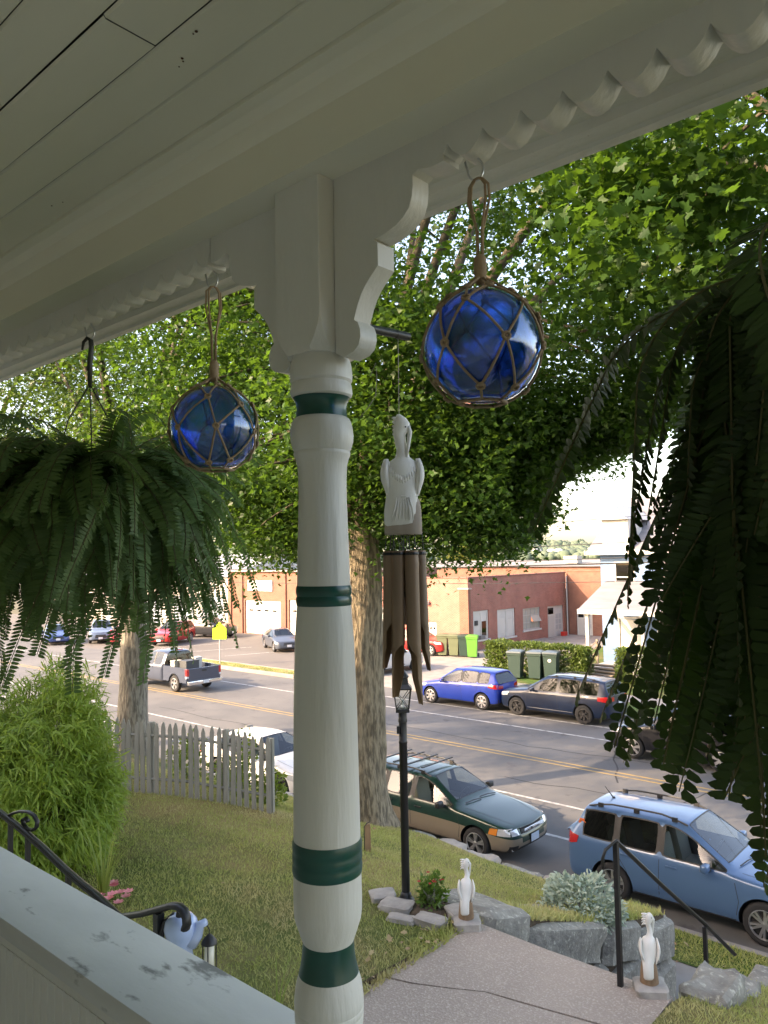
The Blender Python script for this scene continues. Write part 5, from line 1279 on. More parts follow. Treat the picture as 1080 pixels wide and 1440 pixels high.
# wooden steps and rail
dk = M('deck_wood', (.33, .26, .19), .8, col2=(.25, .20, .15), scale=6, sc=(.2, 1, 1))
t = thing('wooden_steps', 'wooden steps with a plank railing leading to the blue house', 'steps', (-17.6, 36.4, .13))
for k in range(5):
    m = MB(); m.box((0, -.6+.28*k, .09+.12*k), (1.5, .30, .05)); m.box((0, -.47+.28*k, .04+.12*k), (1.5, .03, .10)); m.build('tread', dk, t)
for sx in (-.8,):
    for y, z in ((-.75, 0), (.35, .35), (1.2, .6)):
        m = MB(); m.box((sx, y, z+.55), (.10, .10, 1.25)); m.build('post', dk, t)
    for dz in (.55, .82, 1.08):
        m = MB(); m.tube([(sx, -.8, dz), (sx, 1.25, dz+.62)], .055, 4, flat=.6); m.build('rail', dk, t)
def bin_(name, label, loc, col, rz, s=1.0, lid=None, group=None):
    t = thing(name, label, 'bin', loc, rz, group); m = MB()
    m.loft([[(x*s, y*s, z*s) for x, y in ((-.24*k, -.26*k), (.24*k, -.26*k), (.24*k, .26*k), (-.24*k, .26*k))] for k, z in ((.84, .06), (1.0, .85), (1.10, .86), (1.10, .93))]); m.build('body', col, t, 25)
    m = MB(); m.loft([[(x*s, y*s, z*s) for x, y in ((-.27*k, -.30*k), (.27*k, -.30*k), (.27*k, .29*k), (-.27*k, .29*k))] for k, z in ((1, .935), (1.04, .95), (1.0, 1.0), (.6, 1.04))]); m.tube([(-.2*s, .33*s, .93*s), (.2*s, .33*s, .93*s)], .022*s, 6); m.build('lid', lid or col, t, 30)
    for sx in (-.25, .25): m = MB(); m.lathe([(.09*s, sx*s-.03), (.10*s, sx*s), (.09*s, sx*s+.03)], 14); m.v = [(z, .24*s+x, .10*s+y) for x, y, z in m.v]; m.build('wheel', black_iron, t)
    return t
dgreen = M('dark_green_plastic', (.025, .050, .042), .45); dgreen2 = M('faded_green_plastic', (.13, .15, .085), .55); lime = M('lime_plastic', (.10, .34, .045), .45); blue_pl = M('blue_plastic', (.03, .07, .42), .4); lid_m = M('grey_green_lid', (.09, .115, .125), .35)
for i, (x, y) in enumerate(((-20.95, 33.75), (-20.02, 34.10), (-19.28, 34.35))):
    b = bin_('wheelie_bin', ('dark green wheelie bin nearest the blue car, left of three by the hedge', 'dark green wheelie bin standing between two others by the hedge', 'dark green wheelie bin farthest right of three by the hedge')[i], (x, y, .16), dgreen, .25, 1.38, lid_m, 'wheelie bins by the hedge')
mm_ = M('white_print', (.6, .62, .6), .6)
m = MB(); m.lathe([(.085, .0), (.085, .004)], 16); m.v = [(x, -.378-z, .98+y) for x, y, z in m.v]; m.build('printed_mark', mm_, b)
for i, (x, y, c_, lb) in enumerate(((-30.0, 39.6, dgreen2, 'faded green bin at the left of the row by the brick corner'), (-29.25, 39.8, dgreen2, 'faded green bin in the middle of the row by the brick corner'), (-28.6, 40.0, dgreen, 'darker green bin between the faded ones and the lime green one'), (-27.9, 39.9, lime, 'bright lime green bin at the corner of the brick building'))):
    bin_('wheelie_bin', lb, (x, y, .02), c_, .5, 1.35, None, 'bins at the brick corner')
t = thing('blue_barrel', 'blue plastic barrel on the porch of the pale blue house', 'barrel', (-17.2, 38.2, .45)); m = MB(); m.lathe([(.27, 0), (.29, .05), (.30, .3), (.31, .33), (.30, .36), (.30, .6), (.31, .63), (.30, .66), (.28, .9), (.25, .93)], 18); m.build('body', blue_pl, t, 40); m = MB(); m.lathe([(.12, .93), (.12, .97)], 12); m.build('lid', blue_pl, t)
m = MB(); m.lathe([(.30, -.32), (.30, 0)], 16); m.build('stand', M('pale_blue_tub', (.35, .5, .7), .5), t)
# traffic sign at the lot
t = thing('road_sign', 'fluorescent yellow green warning sign on a thin post by the parking lot', 'sign', (-38.3, 28.4, .16))
syg = M('fluorescent_yellow_green', (.55, .85, .04), .5)
m = MB(); m.tube([(0, 0, -.1), (0, 0, 2.5)], .035, 8); m.build('post', bgrey, t)
m = MB(); m.prism([(-.42, -.50), (.42, -.50), (.42, .15), (0, .54), (-.42, .15)], -.05, -.035, 'Y'); m.v = [(x, y, z+1.95) for x, y, z in m.v]; Rz = Matrix.Rotation(rad(38), 3, 'Z'); m.v = [tuple(Rz @ Vector(p)) for p in m.v]; m.build('sign_board', syg, t, fixn=True)
# utility wires and their poles
pole_m = M('pole_wood', (.18, .14, .10), .9, col2=(.12, .09, .065), scale=20, sc=(1, 1, .1)); cable_m = M('black_cable', (.03, .03, .032), .6)
for i, (x, lb) in enumerate(((-84, 'wooden utility pole at the left end of the wires'), (14, 'wooden utility pole at the right end of the wires'))):
    t = thing('utility_pole', lb, 'utility pole', (x, 29.9, 0), 0, 'utility poles along the far kerb'); m = MB(); m.tube([(0, 0, -.3), (0, 0, 9.5)], [.17, .12], 12); m.build('pole', pole_m, t, True); m = MB(); m.box((0, 0, 8.9), (.1, 2.2, .12)); m.build('crossarm', pole_m, t)
for i, (z0, zm, y, r, lb) in enumerate(((6.9, 5.75, 29.78, .030, 'thick black cable, lowest of the wires across the brick roof'), (7.2, 5.95, 29.86, .018, 'thin wire just above the thickest cable'), (7.9, 6.55, 29.9, .018, 'wire crossing in front of the far hills'), (8.95, 7.5, 29.0, .012, 'highest thin wire against the pale sky'), (6.4, 4.95, 29.8, .012, 'thin wire crossing the top of the brick wall'))):
    m = MB(); pts = []
    for k in range(41):
        x = -84+98*k/40; u = (x+35)/49; pts.append((x+35, 0, zm+(z0-zm)*u*u-6))
    m.tube(pts, r, 5); o = m.build('utility_wire', cable_m, None, True, loc=(-35, y, 6)); tag(o, lb, 'wire', 'utility wires along the street')
# far wooded hill, distance haze put into its pale colours
hill_m = M('hazed_hill', (.085, .125, .09), .95, col2=(.13, .155, .115), scale=.05, bump=.6, bscale=.25, bdist=3)
def hz(x, y):
    q = np.exp(-((y-900)/240)**2); a = 21+5*np.sin(x*.006+1.0)+3*np.sin(x*.021)+1.2*np.sin(x*.09)+.7*np.sin(x*.23+y*.05)
    return np.where(q > .02, a*q, 0)-3
V, Fc = sheet(-2200, 600, 500, 1500, 500, 40, hz); o = link('hills', fast_mesh('hills', V, Fc, [hill_m], True)); o['kind'] = 'structure'
rs = np.random.RandomState(5); n = 5200; x = rs.uniform(-1500, 250, n); y = rs.uniform(600, 930, n); pos = np.stack([x, y, hz(x, y)+2.5], 1)
bm = bmesh.new(); bmesh.ops.create_icosphere(bm, subdivisions=1, radius=1.0); ico_v = [tuple(v.co) for v in bm.verts]; ico_f = [tuple(v.index for v in f.verts) for f in bm.faces]; bm.free()
V, Fc = scatter(ico_v, ico_f, pos, rot_rand(rs, n), rs.uniform(3, 6.5, n)); V = V + rs.normal(size=V.shape)*.7
o = link('distant_wood', fast_mesh('distant_wood', V, Fc, [leaf_mat('hazed_canopy', (.085, .125, .09), (.13, .165, .115), (.15, .2, .12), .1, .9)])); o['kind'] = 'stuff'  # tree crowns paled to carry the haze in their colour
rng = random.Random(3); k = 0
for i in range(14):
    x = rng.uniform(-620, -330); y = rng.uniform(640, 720); z = float(hz(np.array(x), np.array(y)))
    m = MB(); m.box((0, 0, 2.5), (9, 8, 7)); m.prism([(-5, 6), (0, 9), (5, 6)], -4.4, 4.4, 'Y'); o = m.build('distant_house', [cream, bwhite][i % 2], None, fixn=True, loc=(x, y, z)); tag(o, 'tiny pale house on the far wooded hillside', 'house', 'houses on the far hill')
# added house next door, out of view, put there to shade the lawn
t = thing('added_shade_house', 'tall cream clapboard house next door, added out of view to shade the lawn', 'house', (-16.3, -7, 3.2))
m = MB(); claps(m, (-7, 8, 0), (1, 0, 0), (0, -1, 0), .01, 0, .2, []); m.box((0, 0, 3.2), (14, 15.5, 6.4)); m.build('wall', siding, t)
m = MB(); m.prism([(-8.2, 6.35), (0, 10.2), (8.2, 6.35)], -7.5, 7.5, 'X'); m.build('roof', shingle, t, fixn=True)
for x in (-4, 0, 4):
    for z in (1.2, 4.0): m = MB(); m.box((x, 7.76, z+.8), (1.1, .1, 1.7)); o = m.build('window', bwhite, t); m = MB(); m.box((x, 7.82, z+.8), (.9, .04, 1.5)); m.build('pane', dark_pane, o)
# ------------------------------------------------------------------ cars
def paint(name, col, metal=.35, col2=None):
    m = M('paint_'+name, col, .35, metal*.4, coat=.75, spec=.35)
    t = m.node_tree; n = t.nodes   # the inner side of the shell is the cabin lining
    o = [q for q in n if q.type == 'OUTPUT_MATERIAL'][0]; b = [q for q in n if q.type == 'BSDF_PRINCIPLED'][0]
    d = n.new('ShaderNodeBsdfDiffuse'); d.inputs[0].default_value = (.10, .095, .09, 1); g = n.new('ShaderNodeNewGeometry'); mx = n.new('ShaderNodeMixShader')
    t.links.new(g.outputs['Backfacing'], mx.inputs[0]); t.links.new(b.outputs[0], mx.inputs[1]); t.links.new(d.outputs[0], mx.inputs[2]); t.links.new(mx.outputs[0], o.inputs[0])
    return m
trim_m = M('black_trim', (.018, .018, .019), .5)
rubber = M('tyre_rubber', (.022, .022, .023), .85, bump=.3, bscale=90)
alloy = M('alloy_rim', (.55, .55, .56), .32, .85)
alloy_dark = M('dark_rim', (.05, .05, .053), .4, .6)
brake = M('brake_dark', (.03, .03, .03), .7)
chrome = M('chrome', (.75, .75, .77), .12, 1.0)
seat_m = M('beige_seat', (.36, .31, .25), .85); seat_g = M('grey_seat', (.20, .20, .20), .85)
cabin_m = M('dark_cabin', (.045, .045, .045), .85)
red_lamp = M('red_lamp', (.50, .012, .012), .12, coat=1); amber = M('amber_lamp', (.75, .24, .03), .15, coat=1); clear_lamp = M('clear_lamp', (.62, .64, .66), .08, .3, coat=1)
plate_m = M('pale_blue_plate', (.45, .60, .78), .4, col2=(.62, .70, .78), scale=4); plate_w = M('white_plate', (.62, .64, .68), .4)
tint_front = pane_mat('car_glass_clear', (.62, .68, .66), 1.55); tint_dark = pane_mat('car_glass_dark', (.13, .14, .14), 1.55)
def wheel(par, x, y, R, wd, side, style, m_rim, rr=.68, nsp=5):
    """tyre and rim; side +1 = outer face towards +y"""
    w_ = bpy.data.objects.new('wheel', None); COL.objects.link(w_); w_.parent = par; w_.location = (x, y, R); w_.empty_display_size = .1
    h = wd/2; r_ = R*rr
    b = MB(); b.lathe([(r_, -h*.9), (R*.86, -h), (R*.97, -h*.82), (R, -h*.5), (R, h*.5), (R*.97, h*.82), (R*.86, h), (r_, h*.9), (r_*.97, h*.6), (r_*.97, -h*.6), (r_, -h*.9)], 28, axis='Y', caps=False)
    b.build('tyre', rubber, w_, 50)
    b = MB(); f = side; 
    b.lathe([(r_*.97, -h*.6), (r_*.97, h*.6)] if f > 0 else [(r_*.97, -h*.6), (r_*.97, h*.6)], 28, axis='Y', caps=False, mi=0)
    pr = [(r_*1.0, .92*h), (r_*.94, .95*h), (r_*.90, .70*h)]
    b.lathe([(a, c*f) for a, c in pr], 28, axis='Y', caps=False, mi=0)
    b.lathe([(.001, .25*h*f), (r_*.93, .25*h*f)], 28, axis='Y', caps=False, mi=1)
    b.lathe([(r_*.24, .30*h*f), (r_*.24, .78*h*f), (r_*.16, .84*h*f), (.001, .84*h*f)], 16, axis='Y', caps=False, mi=0)
    for k in range(nsp):
        a0 = 2*PI*k/nsp+.3
        for da in ((0,) if style == 'single' else (-.16, .16)):
            a = a0+da; ca, sa = math.cos(a), math.sin(a); t_ = Vector((-sa, 0, ca)); d_ = Vector((ca, 0, sa)); yv = Vector((0, f, 0))
            w0, w1 = (r_*.13, r_*.17) if style == 'single' else (r_*.075, r_*.085)
            P = []
            for rr_, w__, yy in ((r_*.18, w0, .80*h), (r_*.95, w1, .82*h)):
                P += [d_*rr_-t_*w__+yv*yy, d_*rr_+t_*w__+yv*yy, d_*rr_+t_*w__+yv*(yy-.45*h), d_*rr_-t_*w__+yv*(yy-.45*h)]
            b.add(P, [(0, 1, 5, 4), (1, 2, 6, 5), (2, 3, 7, 6), (3, 0, 4, 7), (4, 5, 6, 7)], 0)
    b.build('rim', [m_rim, brake], w_, 30)
    return w_
def car(name, label, loc, rz, P, group=None):
    """P: stations front to back, built as one lofted shell, smoothed, with the wheel arches cut out"""
    t = thing(name, label, P.get('cat', 'car'), loc, rz, group)
    st = P['st']; NS = len(st); rings = []; HW = P['W']/2; zb = P['zb']
    for i, s in enumerate(st):
        w_ = HW*s.get('w', 1.0); b = s.get('zb', zb); zs = s['zs']; k = s['k']
        low = [(w_*.80, b), (w_*.955, b+.05), (w_*.995, b+(zs-b)*.36), (w_*1.0, b+(zs-b)*.64), (w_*.985, zs-.055)]
        if k == 'h':   # bonnet or boot: zs edge, zt centre line
            zt = s['zt']; hi = [(w_*.94, zs), (w_*.80, zs+(zt-zs)*.50), (w_*.62, zs+(zt-zs)*.75), (0, zt)]
        else:          # cabin: zs belt, zr roof, wr half width at the roof
            zr = s['zr']; wr = HW*s.get('wr', .70); hi = [(w_*.945, zs), (wr, zr-.085), (wr-.10, zr-.022), (0, zr)]
        half = low+hi; xo = s.get('xo', [0]*9)
        R_ = [(s['x']+xo[q], y, z) for q, (y, z) in enumerate(half)]
        rings.append(R_ + [(x, -y, z) for x, y, z in R_[:-1]][::-1])
    n = 17; bm = bmesh.new(); vs = [[bm.verts.new(p) for p in r] for r in rings]
    G = {}  # glass groups
    lower = P.get('lower', 0)
    def F(vl, mi, grp=None):
        try: f = bm.faces.new(vl)
        except ValueError: return
        f.material_index = mi
        if grp is not None: G.setdefault(grp, []).append(f)
    def cell_mat(i, row):
        if row == 0 or row == n: return (2, None)
        if row in (1, 2) and lower: return (3, None)
        kind = P['cells'].get(i, '')
        if kind in ('door', 'ftri', 'rear', 'quarter') and row == 5: return (1, (kind if kind != 'ftri' else 'door')+P['cellgrp'].get(i, ''))
        if kind == 'pillar' and row == 5: return (2, None)
        if kind == 'ftri' and row in (7,): return (1, 'windshield')
        if kind == 'back' and row == 7: return (1, 'rearglass')
        return (0, None)
    for i in range(NS-1):
        for j in range(n):
            j2 = (j+1) % n; row = j if j < 8 else (15-j if j < 16 else n)
            mi, g = cell_mat(i, row) if j < 16 else (2, None)
            if g and g not in ('windshield', 'rearglass'): g = g+('L' if j < 8 else 'R')
            F([vs[i][j], vs[i+1][j], vs[i+1][j2], vs[i][j2]], mi, g)
    for e, ring in ((0, vs[0]), (1, vs[-1])):
        for q in range(8):
            a, b = ring[q], ring[q+1]
            c, d = ring[16-q-1] if q < 7 else None, ring[16-q]
            mi = 0; g = None
            if e == 1 and P.get('hatch') and q in (5, 6): mi, g = 1, 'rearglass'
            if q in (0, 1) and P.get('lower', 0): mi = 3
            if q == 0: mi = 2 if not P.get('lower', 0) else 3
            vl = [a, b, c, d] if c is not None and q < 7 else [a, b, d]
            F(vl if e == 1 else vl[::-1], mi, g)
    bmesh.ops.recalc_face_normals(bm, faces=bm.faces)
    cl = bm.edges.layers.float.new('crease_edge')
    for f in bm.faces:
        if f.material_index == 1:
            for e_ in f.edges:
                if any(q.material_index != 1 for q in e_.link_faces): e_[cl] = 1.0
    cv = bm.verts.layers.float.new('crease_vert')
    for f in bm.faces:
        if f.material_index == 1:
            for v in f.verts:
                if sum(q.material_index == 1 for q in v.link_faces) == 1: v[cv] = .9
    me = bpy.data.meshes.new('shell'); bm.to_mesh(me); bm.free()
    mats = [P['paint'], P.get('glass', tint_dark), trim_m, P.get('paint2', trim_m)]
    for m_ in mats: me.materials.append(m_)
    tmp = bpy.data.objects.new('shell_tmp', me); COL.objects.link(tmp)
    sd = tmp.modifiers.new('s', 'SUBSURF'); sd.levels = sd.render_levels = 2
    cut = MB(); Rw = P['R']; xa, xb = P['wb']/2, -P['wb']/2
    for x in (xa, xb):
        for sg in (1, -1):
            y0, y1 = sorted((sg*(HW-.30), sg*(HW+.30)))
            cut.lathe([(Rw+.055, y0), (Rw+.055, y1)], 28, (x, Rw+.01), mi=2, axis='Y')
    cme = cut.mesh('cut', mats, fixn=True); cob = bpy.data.objects.new('cut_tmp', cme); COL.objects.link(cob)
    bo = tmp.modifiers.new('b', 'BOOLEAN'); bo.operation = 'DIFFERENCE'; bo.object = cob; bo.solver = 'EXACT'
    dg = bpy.context.evaluated_depsgraph_get(); fin = bpy.data.meshes.new_from_object(tmp.evaluated_get(dg))
    bpy.data.objects.remove(tmp); bpy.data.objects.remove(cob)
    bm = bmesh.new(); bm.from_mesh(fin)
    bvh = BVHTree.FromBMesh(bm)
    # take the panes out as pieces of their own, each with its dark surround
    gl = [f for f in bm.faces if f.material_index == 1]
    r_ = bmesh.ops.inset_region(bm, faces=gl, thickness=P.get('inset', .024), depth=0, use_even_offset=True, use_boundary=True)
    for f in r_['faces']: f.material_index = 2
    for f in gl: f.material_index = 1
    bm.faces.ensure_lookup_table(); bm.faces.index_update(); bm.verts.index_update(); bm.normal_update(); seen = set(); isl = []
    for f in bm.faces:
        if f.material_index != 1 or f.index in seen: continue
        stack = [f]; seen.add(f.index); cur = []
        while stack:
            q = stack.pop(); cur.append(q)
            for e_ in q.edges:
                for r_ in e_.link_faces:
                    if r_.material_index == 1 and r_.index not in seen: seen.add(r_.index); stack.append(r_)
        isl.append(cur)
    for cur in isl:
        vm = {}; V = []; Fs = []
        nz = Vector()
        for f in cur:
            nz += f.normal*f.calc_area(); idx = []
            for v in f.verts:
                if v.index not in vm: vm[v.index] = len(V); V.append(v.co.copy())
                idx.append(vm[v.index])
            Fs.append(idx)
        nz.normalize(); nm = 'side_window' if abs(nz.y) > .5 else ('windshield' if nz.x > 0 else 'rear_window')
        b = MB(); b.add([v-nz*.004 for v in V], Fs)
        b.build(nm, P.get('glass_f', tint_front) if nm == 'windshield' or (nm == 'side_window' and P.get('clear_side') and sum(v.x for v in V)/len(V) > P.get('clear_x', -.2)) else P.get('glass', tint_dark), t, True)
    bmesh.ops.delete(bm, geom=[f for f in bm.faces if f.material_index == 1], context='FACES')
    bm.to_mesh(fin); bm.free()
    for q, m_ in enumerate(mats): fin.materials[q] = m_
    fin.shade_smooth(); fin.set_sharp_from_angle(angle=rad(42)); fin.name = 'body'
    body = link('body', fin, t)
    for x in (xa, xb):
        for sg in (1, -1): wheel(t, x, sg*(HW-.115), Rw, .215, sg, P.get('spoke', 'double'), P.get('rim', alloy), P.get('rr', .66), P.get('nsp', 5))
    zbelt = P['zbelt']
    c = MB(); x0, x1 = P['cab']
    c.box(((x0+x1)/2, 0, zb+.16), (x1-x0, HW*1.66, .10)); c.box((x1-.10, 0, zbelt-.24), (.30, HW*1.6, .30)); c.build('cabin', cabin_m, t)
    sm = P.get('seat', seat_g)
    for sx, sy in [(P['seatx'], .36), (P['seatx'], -.36)] + ([(P['seatx']-.92, .36), (P['seatx']-.92, -.36)] if P.get('rear_seat', 1) else []):
        c = MB(); c.bbox((sx+.22, sy, zb+.36), (.52, .50, .22), .06); R_ = Matrix.Rotation(-.22, 3, 'Y')
        b2 = MB(); b2.bbox((0, 0, .32), (.15, .48, .66), .06); b2.bbox((-.01, 0, .74), (.10, .26, .19), .045)
        c.add([R_ @ Vector(v)+Vector((sx, sy, zb+.42)) for v in b2.v], b2.f); c.build('seat', sm, t, 40)
    if P.get('wheel_st', 1):
        c = MB(); c.lathe([(.17, -.012), (.19, 0), (.17, .012), (.155, 0), (.17, -.012)], 20, caps=False); R_ = Matrix.Rotation(rad(-62), 3, 'Y'); c.v = [tuple(R_ @ Vector(v)+Vector((P['seatx']+.62, .36, zbelt-.06))) for v in c.v]; c.build('steering_wheel', trim_m, t, True)
    # --- helpers that lay details on the skin
    def hit(axis, a, b, sg):
        if axis == 'y': o, d = Vector((a, sg*3, b)), Vector((0, -sg, 0))
        elif axis == 'x': o, d = Vector((sg*5, a, b)), Vector((-sg, 0, 0))
        else: o, d = Vector((a, b, 4)), Vector((0, 0, -1))
        h_ = bvh.ray_cast(o, d); return (h_[0], h_[1]) if h_[0] is not None else (None, None)
    def patch(nm, mt, corners, axis, sg, n1=5, n2=3, off=.006, par=t, rim=.012):
        """thin raised piece following the body between four corners"""
        m = MB(); g = []
        c0, c1, c2, c3 = [Vector((*c_, 0)) for c_ in corners]; ok = True
        for i in range(n1+1):
            for j in range(n2+1):
                p = c0.lerp(c1, i/n1).lerp(c3.lerp(c2, i/n1), j/n2); h_, nn = hit(axis, p.x, p.y, sg)
                if h_ is None: ok = False; g.append(None); continue
                g.append((h_, nn))
        if not ok:
            return None
        for h_, nn in g: m.v.append(tuple(h_+nn*off))
        for h_, nn in g: m.v.append(tuple(h_-nn*rim))
        N_ = len(g)
        for i in range(n1):
            for j in range(n2): a = i*(n2+1)+j; m.f.append((a, a+1, a+n2+2, a+n2+1)); m.m.append(0)
        bd = [i*(n2+1) for i in range(n1+1)] + [n1*(n2+1)+j for j in range(1, n2+1)] + [i*(n2+1)+n2 for i in range(n1-1, -1, -1)] + [j for j in range(n2-1, 0, -1)]
        for a, b in zip(bd, bd[1:]+bd[:1]): m.f.append((a, b, b+N_, a+N_)); m.m.append(0)
        return m.build(nm, mt, par, 50, fixn=True)
    def seam(m, pts, axis, sg, wd=.010, off=.0025):
        for (a, b), (c_, d) in zip(pts, pts[1:]):
            L = math.hypot(c_-a, d-b); nn_ = max(2, int(L/.09)); px, py = -(d-b)/L*wd/2, (c_-a)/L*wd/2; prev = None
            for k in range(nn_+1):
                u = k/nn_; x, z = a+(c_-a)*u, b+(d-b)*u; q = []
                for s_ in (-1, 1):
                    h_, nv = hit(axis, x+px*s_, z+py*s_, sg)
                    q.append(None if h_ is None else tuple(h_+nv*off))
                if None in q: prev = None; continue
                if prev: m.add([prev[0], q[0], q[1], prev[1]], [(0, 1, 2, 3)])
                prev = q
    D = P.get('det')
    if D: D(t, patch, seam, hit, body)
    return t
def std_det(body_m, doors, handles, mirror, wl, tails=None, heads=None, plate_f=None, plate_r=None, grille=None, rails=None, clad=None, mirror_col=None, bonnet=None, fogs=None, extra=None, wipers=None, rear_wiper=False, handle_m=None, trim_strip=None, sides=(1, -1)):
    def D(t, patch, seam, hit, body):
        for sg in (1, -1):
            m = MB()
            for pts in doors: seam(m, pts, 'y', sg)
            if m.f: m.build('door_seam', trim_m, t)
            for hx, hz_ in handles:
                h_, nn = hit('y', hx, hz_, sg)
                if h_ is None: continue
                m = MB(); m.bbox(h_+Vector((0, sg*.022, 0)), (.20, .022, .034), .01); m.box(h_+Vector((.075, sg*.006, 0)), (.03, .03, .026)); m.box(h_+Vector((-.075, sg*.006, 0)), (.03, .03, .026)); m.build('door_handle', handle_m or body_m, t, 40)
            mx, mz = mirror; h_, nn = hit('y', mx, mz-.06, sg)
            if h_ is not None:
                m = MB(); m.box(h_+Vector((.0, sg*.04, .02)), (.07, .12, .04)); m.build('mirror_arm', trim_m, t)
                m = MB(); m.bbox(h_+Vector((-.01, sg*.15, .075)), (.12, .20, .14), .045); o = m.build('mirror', mirror_col or body_m, t, 60)
                m = MB(); m.box(h_+Vector((-.072, sg*.15, .075)), (.006, .16, .105)); m.build('mirror_glass', chrome, o)
            for nm, mt, c_ in (tails or []): patch(nm, mt, c_, 'y', sg, off=.012)
            for nm, mt, c_ in (heads or []): patch(nm, mt, c_, 'y', sg, off=.010)
            for nm, mt, c_ in (clad or []): patch(nm, mt, c_, 'y', sg, 18, 2, .010)
            if rails:
                x0, x1, yy, hh = rails; m = MB(); pts = []
                for k in range(9):
                    x = x0+(x1-x0)*k/8; q, _ = hit('z', x, sg*yy, 1); pts.append(q+Vector((0, 0, hh*min(1, 5*min(k/8, 1-k/8)))))
                m.tube(pts, .017, 6)
                for k in (1, 4, 7): q, _ = hit('z', x0+(x1-x0)*k/8, sg*yy, 1); m.box(q+Vector((0, 0, hh/2)), (.10, .035, hh))
                m.build('roof_rail', trim_m, t, 40)
            for pts, wd_, mt in (trim_strip or []):
                m = MB(); seam(m, pts, 'y', sg, wd_, .008)
                if m.f: m.build('side_strip', mt, t)
        for nm, mt, c_, e in (extra or []): patch(nm, mt, c_, 'x', e, 6, 3, .010)
        if grille: patch('grille', grille[1] if isinstance(grille, tuple) else trim_m, grille[0] if isinstance(grille, tuple) else grille, 'x', 1, 6, 3, .008)
        for pl, e in ((plate_f, 1), (plate_r, -1)):
            if pl:
                zc, mt = pl; h_, nn = hit('x', 0, zc, e)
                if h_ is not None: m = MB(); m.bbox(h_+Vector((e*.018, 0, 0)), (.012, .31, .155), .005); o = m.build('number_plate', mt, t); m = MB(); m.box(h_+Vector((e*.010, 0, 0)), (.014, .335, .18)); m.build('plate_frame', trim_m, o)
        if bonnet:
            m = MB()
            for pts in bonnet: seam(m, pts, 'z', 1); seam(m, [(a, -b) for a, b in pts], 'z', 1)
            m.build('bonnet_seam', trim_m, t)
        if wipers:
            m = MB()
            for y0, y1 in ((.55, .02), (-.02, -.52)):
                a, _ = hit('z', wipers, y0, 1); b, _ = hit('z', wipers-.06, y1, 1); m.tube([a+Vector((0, 0, .02)), a.lerp(b, .5)+Vector((0, 0, .035)), b+Vector((0, 0, .02))], .011, 5)
            m.build('wipers', trim_m, t)
    return D
def suv(L, W, H, wb, fo, R, zb, hz_f, hz_c, belt, cowl, head, bp, cp, dp, rslope=.18, wr=.70, hatch=True, rise=.04, **kw):
    """stations for a two-box body; x measured from the middle of the wheelbase"""
    xf = wb/2+fo; xr = xf-L; B = lambda x: belt+rise*(cowl-x)/(cowl-dp)
    st = [dict(x=xf, w=.70, zs=hz_f-.10, zt=hz_f-.05, k='h', zb=zb+.10, xo=[-.10, -.02, 0, -.01, -.05, -.10, -.10, -.08, -.03]),
          dict(x=xf-.16, w=.88, zs=hz_f-.03, zt=hz_f+.01, k='h', zb=zb+.03),
          dict(x=xf-.42, w=.97, zs=hz_f+.03, zt=hz_f+.06, k='h'),
          dict(x=wb/2, w=1.0, zs=(hz_f+belt)/2+.02, zt=hz_c-.04, k='h'),
          dict(x=cowl+.12, w=1.0, zs=belt-.015, zt=hz_c, k='h'),
          dict(x=cowl, w=1.0, zs=belt, zr=hz_c+.085, wr=.86, k='c'),
          dict(x=head, w=1.0, zs=B(head), zr=H-.035, wr=wr, k='c'),
          dict(x=bp+.045, w=1.0, zs=B(bp), zr=H-.002, wr=wr+.005, k='c'),
          dict(x=bp-.045, w=1.0, zs=B(bp), zr=H, wr=wr+.005, k='c'),
          dict(x=cp+.04, w=1.0, zs=B(cp), zr=H-.008, wr=wr, k='c'),
          dict(x=cp-.04, w=1.0, zs=B(cp), zr=H-.010, wr=wr, k='c'),
          dict(x=dp, w=.985, zs=B(dp), zr=H-.035, wr=wr-.01, k='c'),
          dict(x=xr+.14+rslope*.35, w=.96, zs=B(dp)+.005, zr=H-.06, wr=wr-.02, k='c', xo=[0, 0, 0, 0, 0, 0, rslope*.35, rslope*.6, rslope*.6]),
          dict(x=xr, w=.90, zs=B(dp)+.01, zr=H-.13, wr=wr-.05, k='c', zb=zb+.10, xo=[.06, .01, 0, .02, .035, .05, rslope+.14, rslope+.17, rslope+.15])]
    cells = {5: 'ftri', 6: 'door', 7: 'pillar', 8: 'rear', 9: 'pillar', 10: 'quarter'}
    d = dict(W=W, zb=zb, wb=wb, R=R, st=st, cells=cells, cellgrp={}, hatch=hatch, zbelt=belt, cab=(xr+.35, cowl-.05), seatx=(head+bp)/2-.22)
    d.update(kw); return d
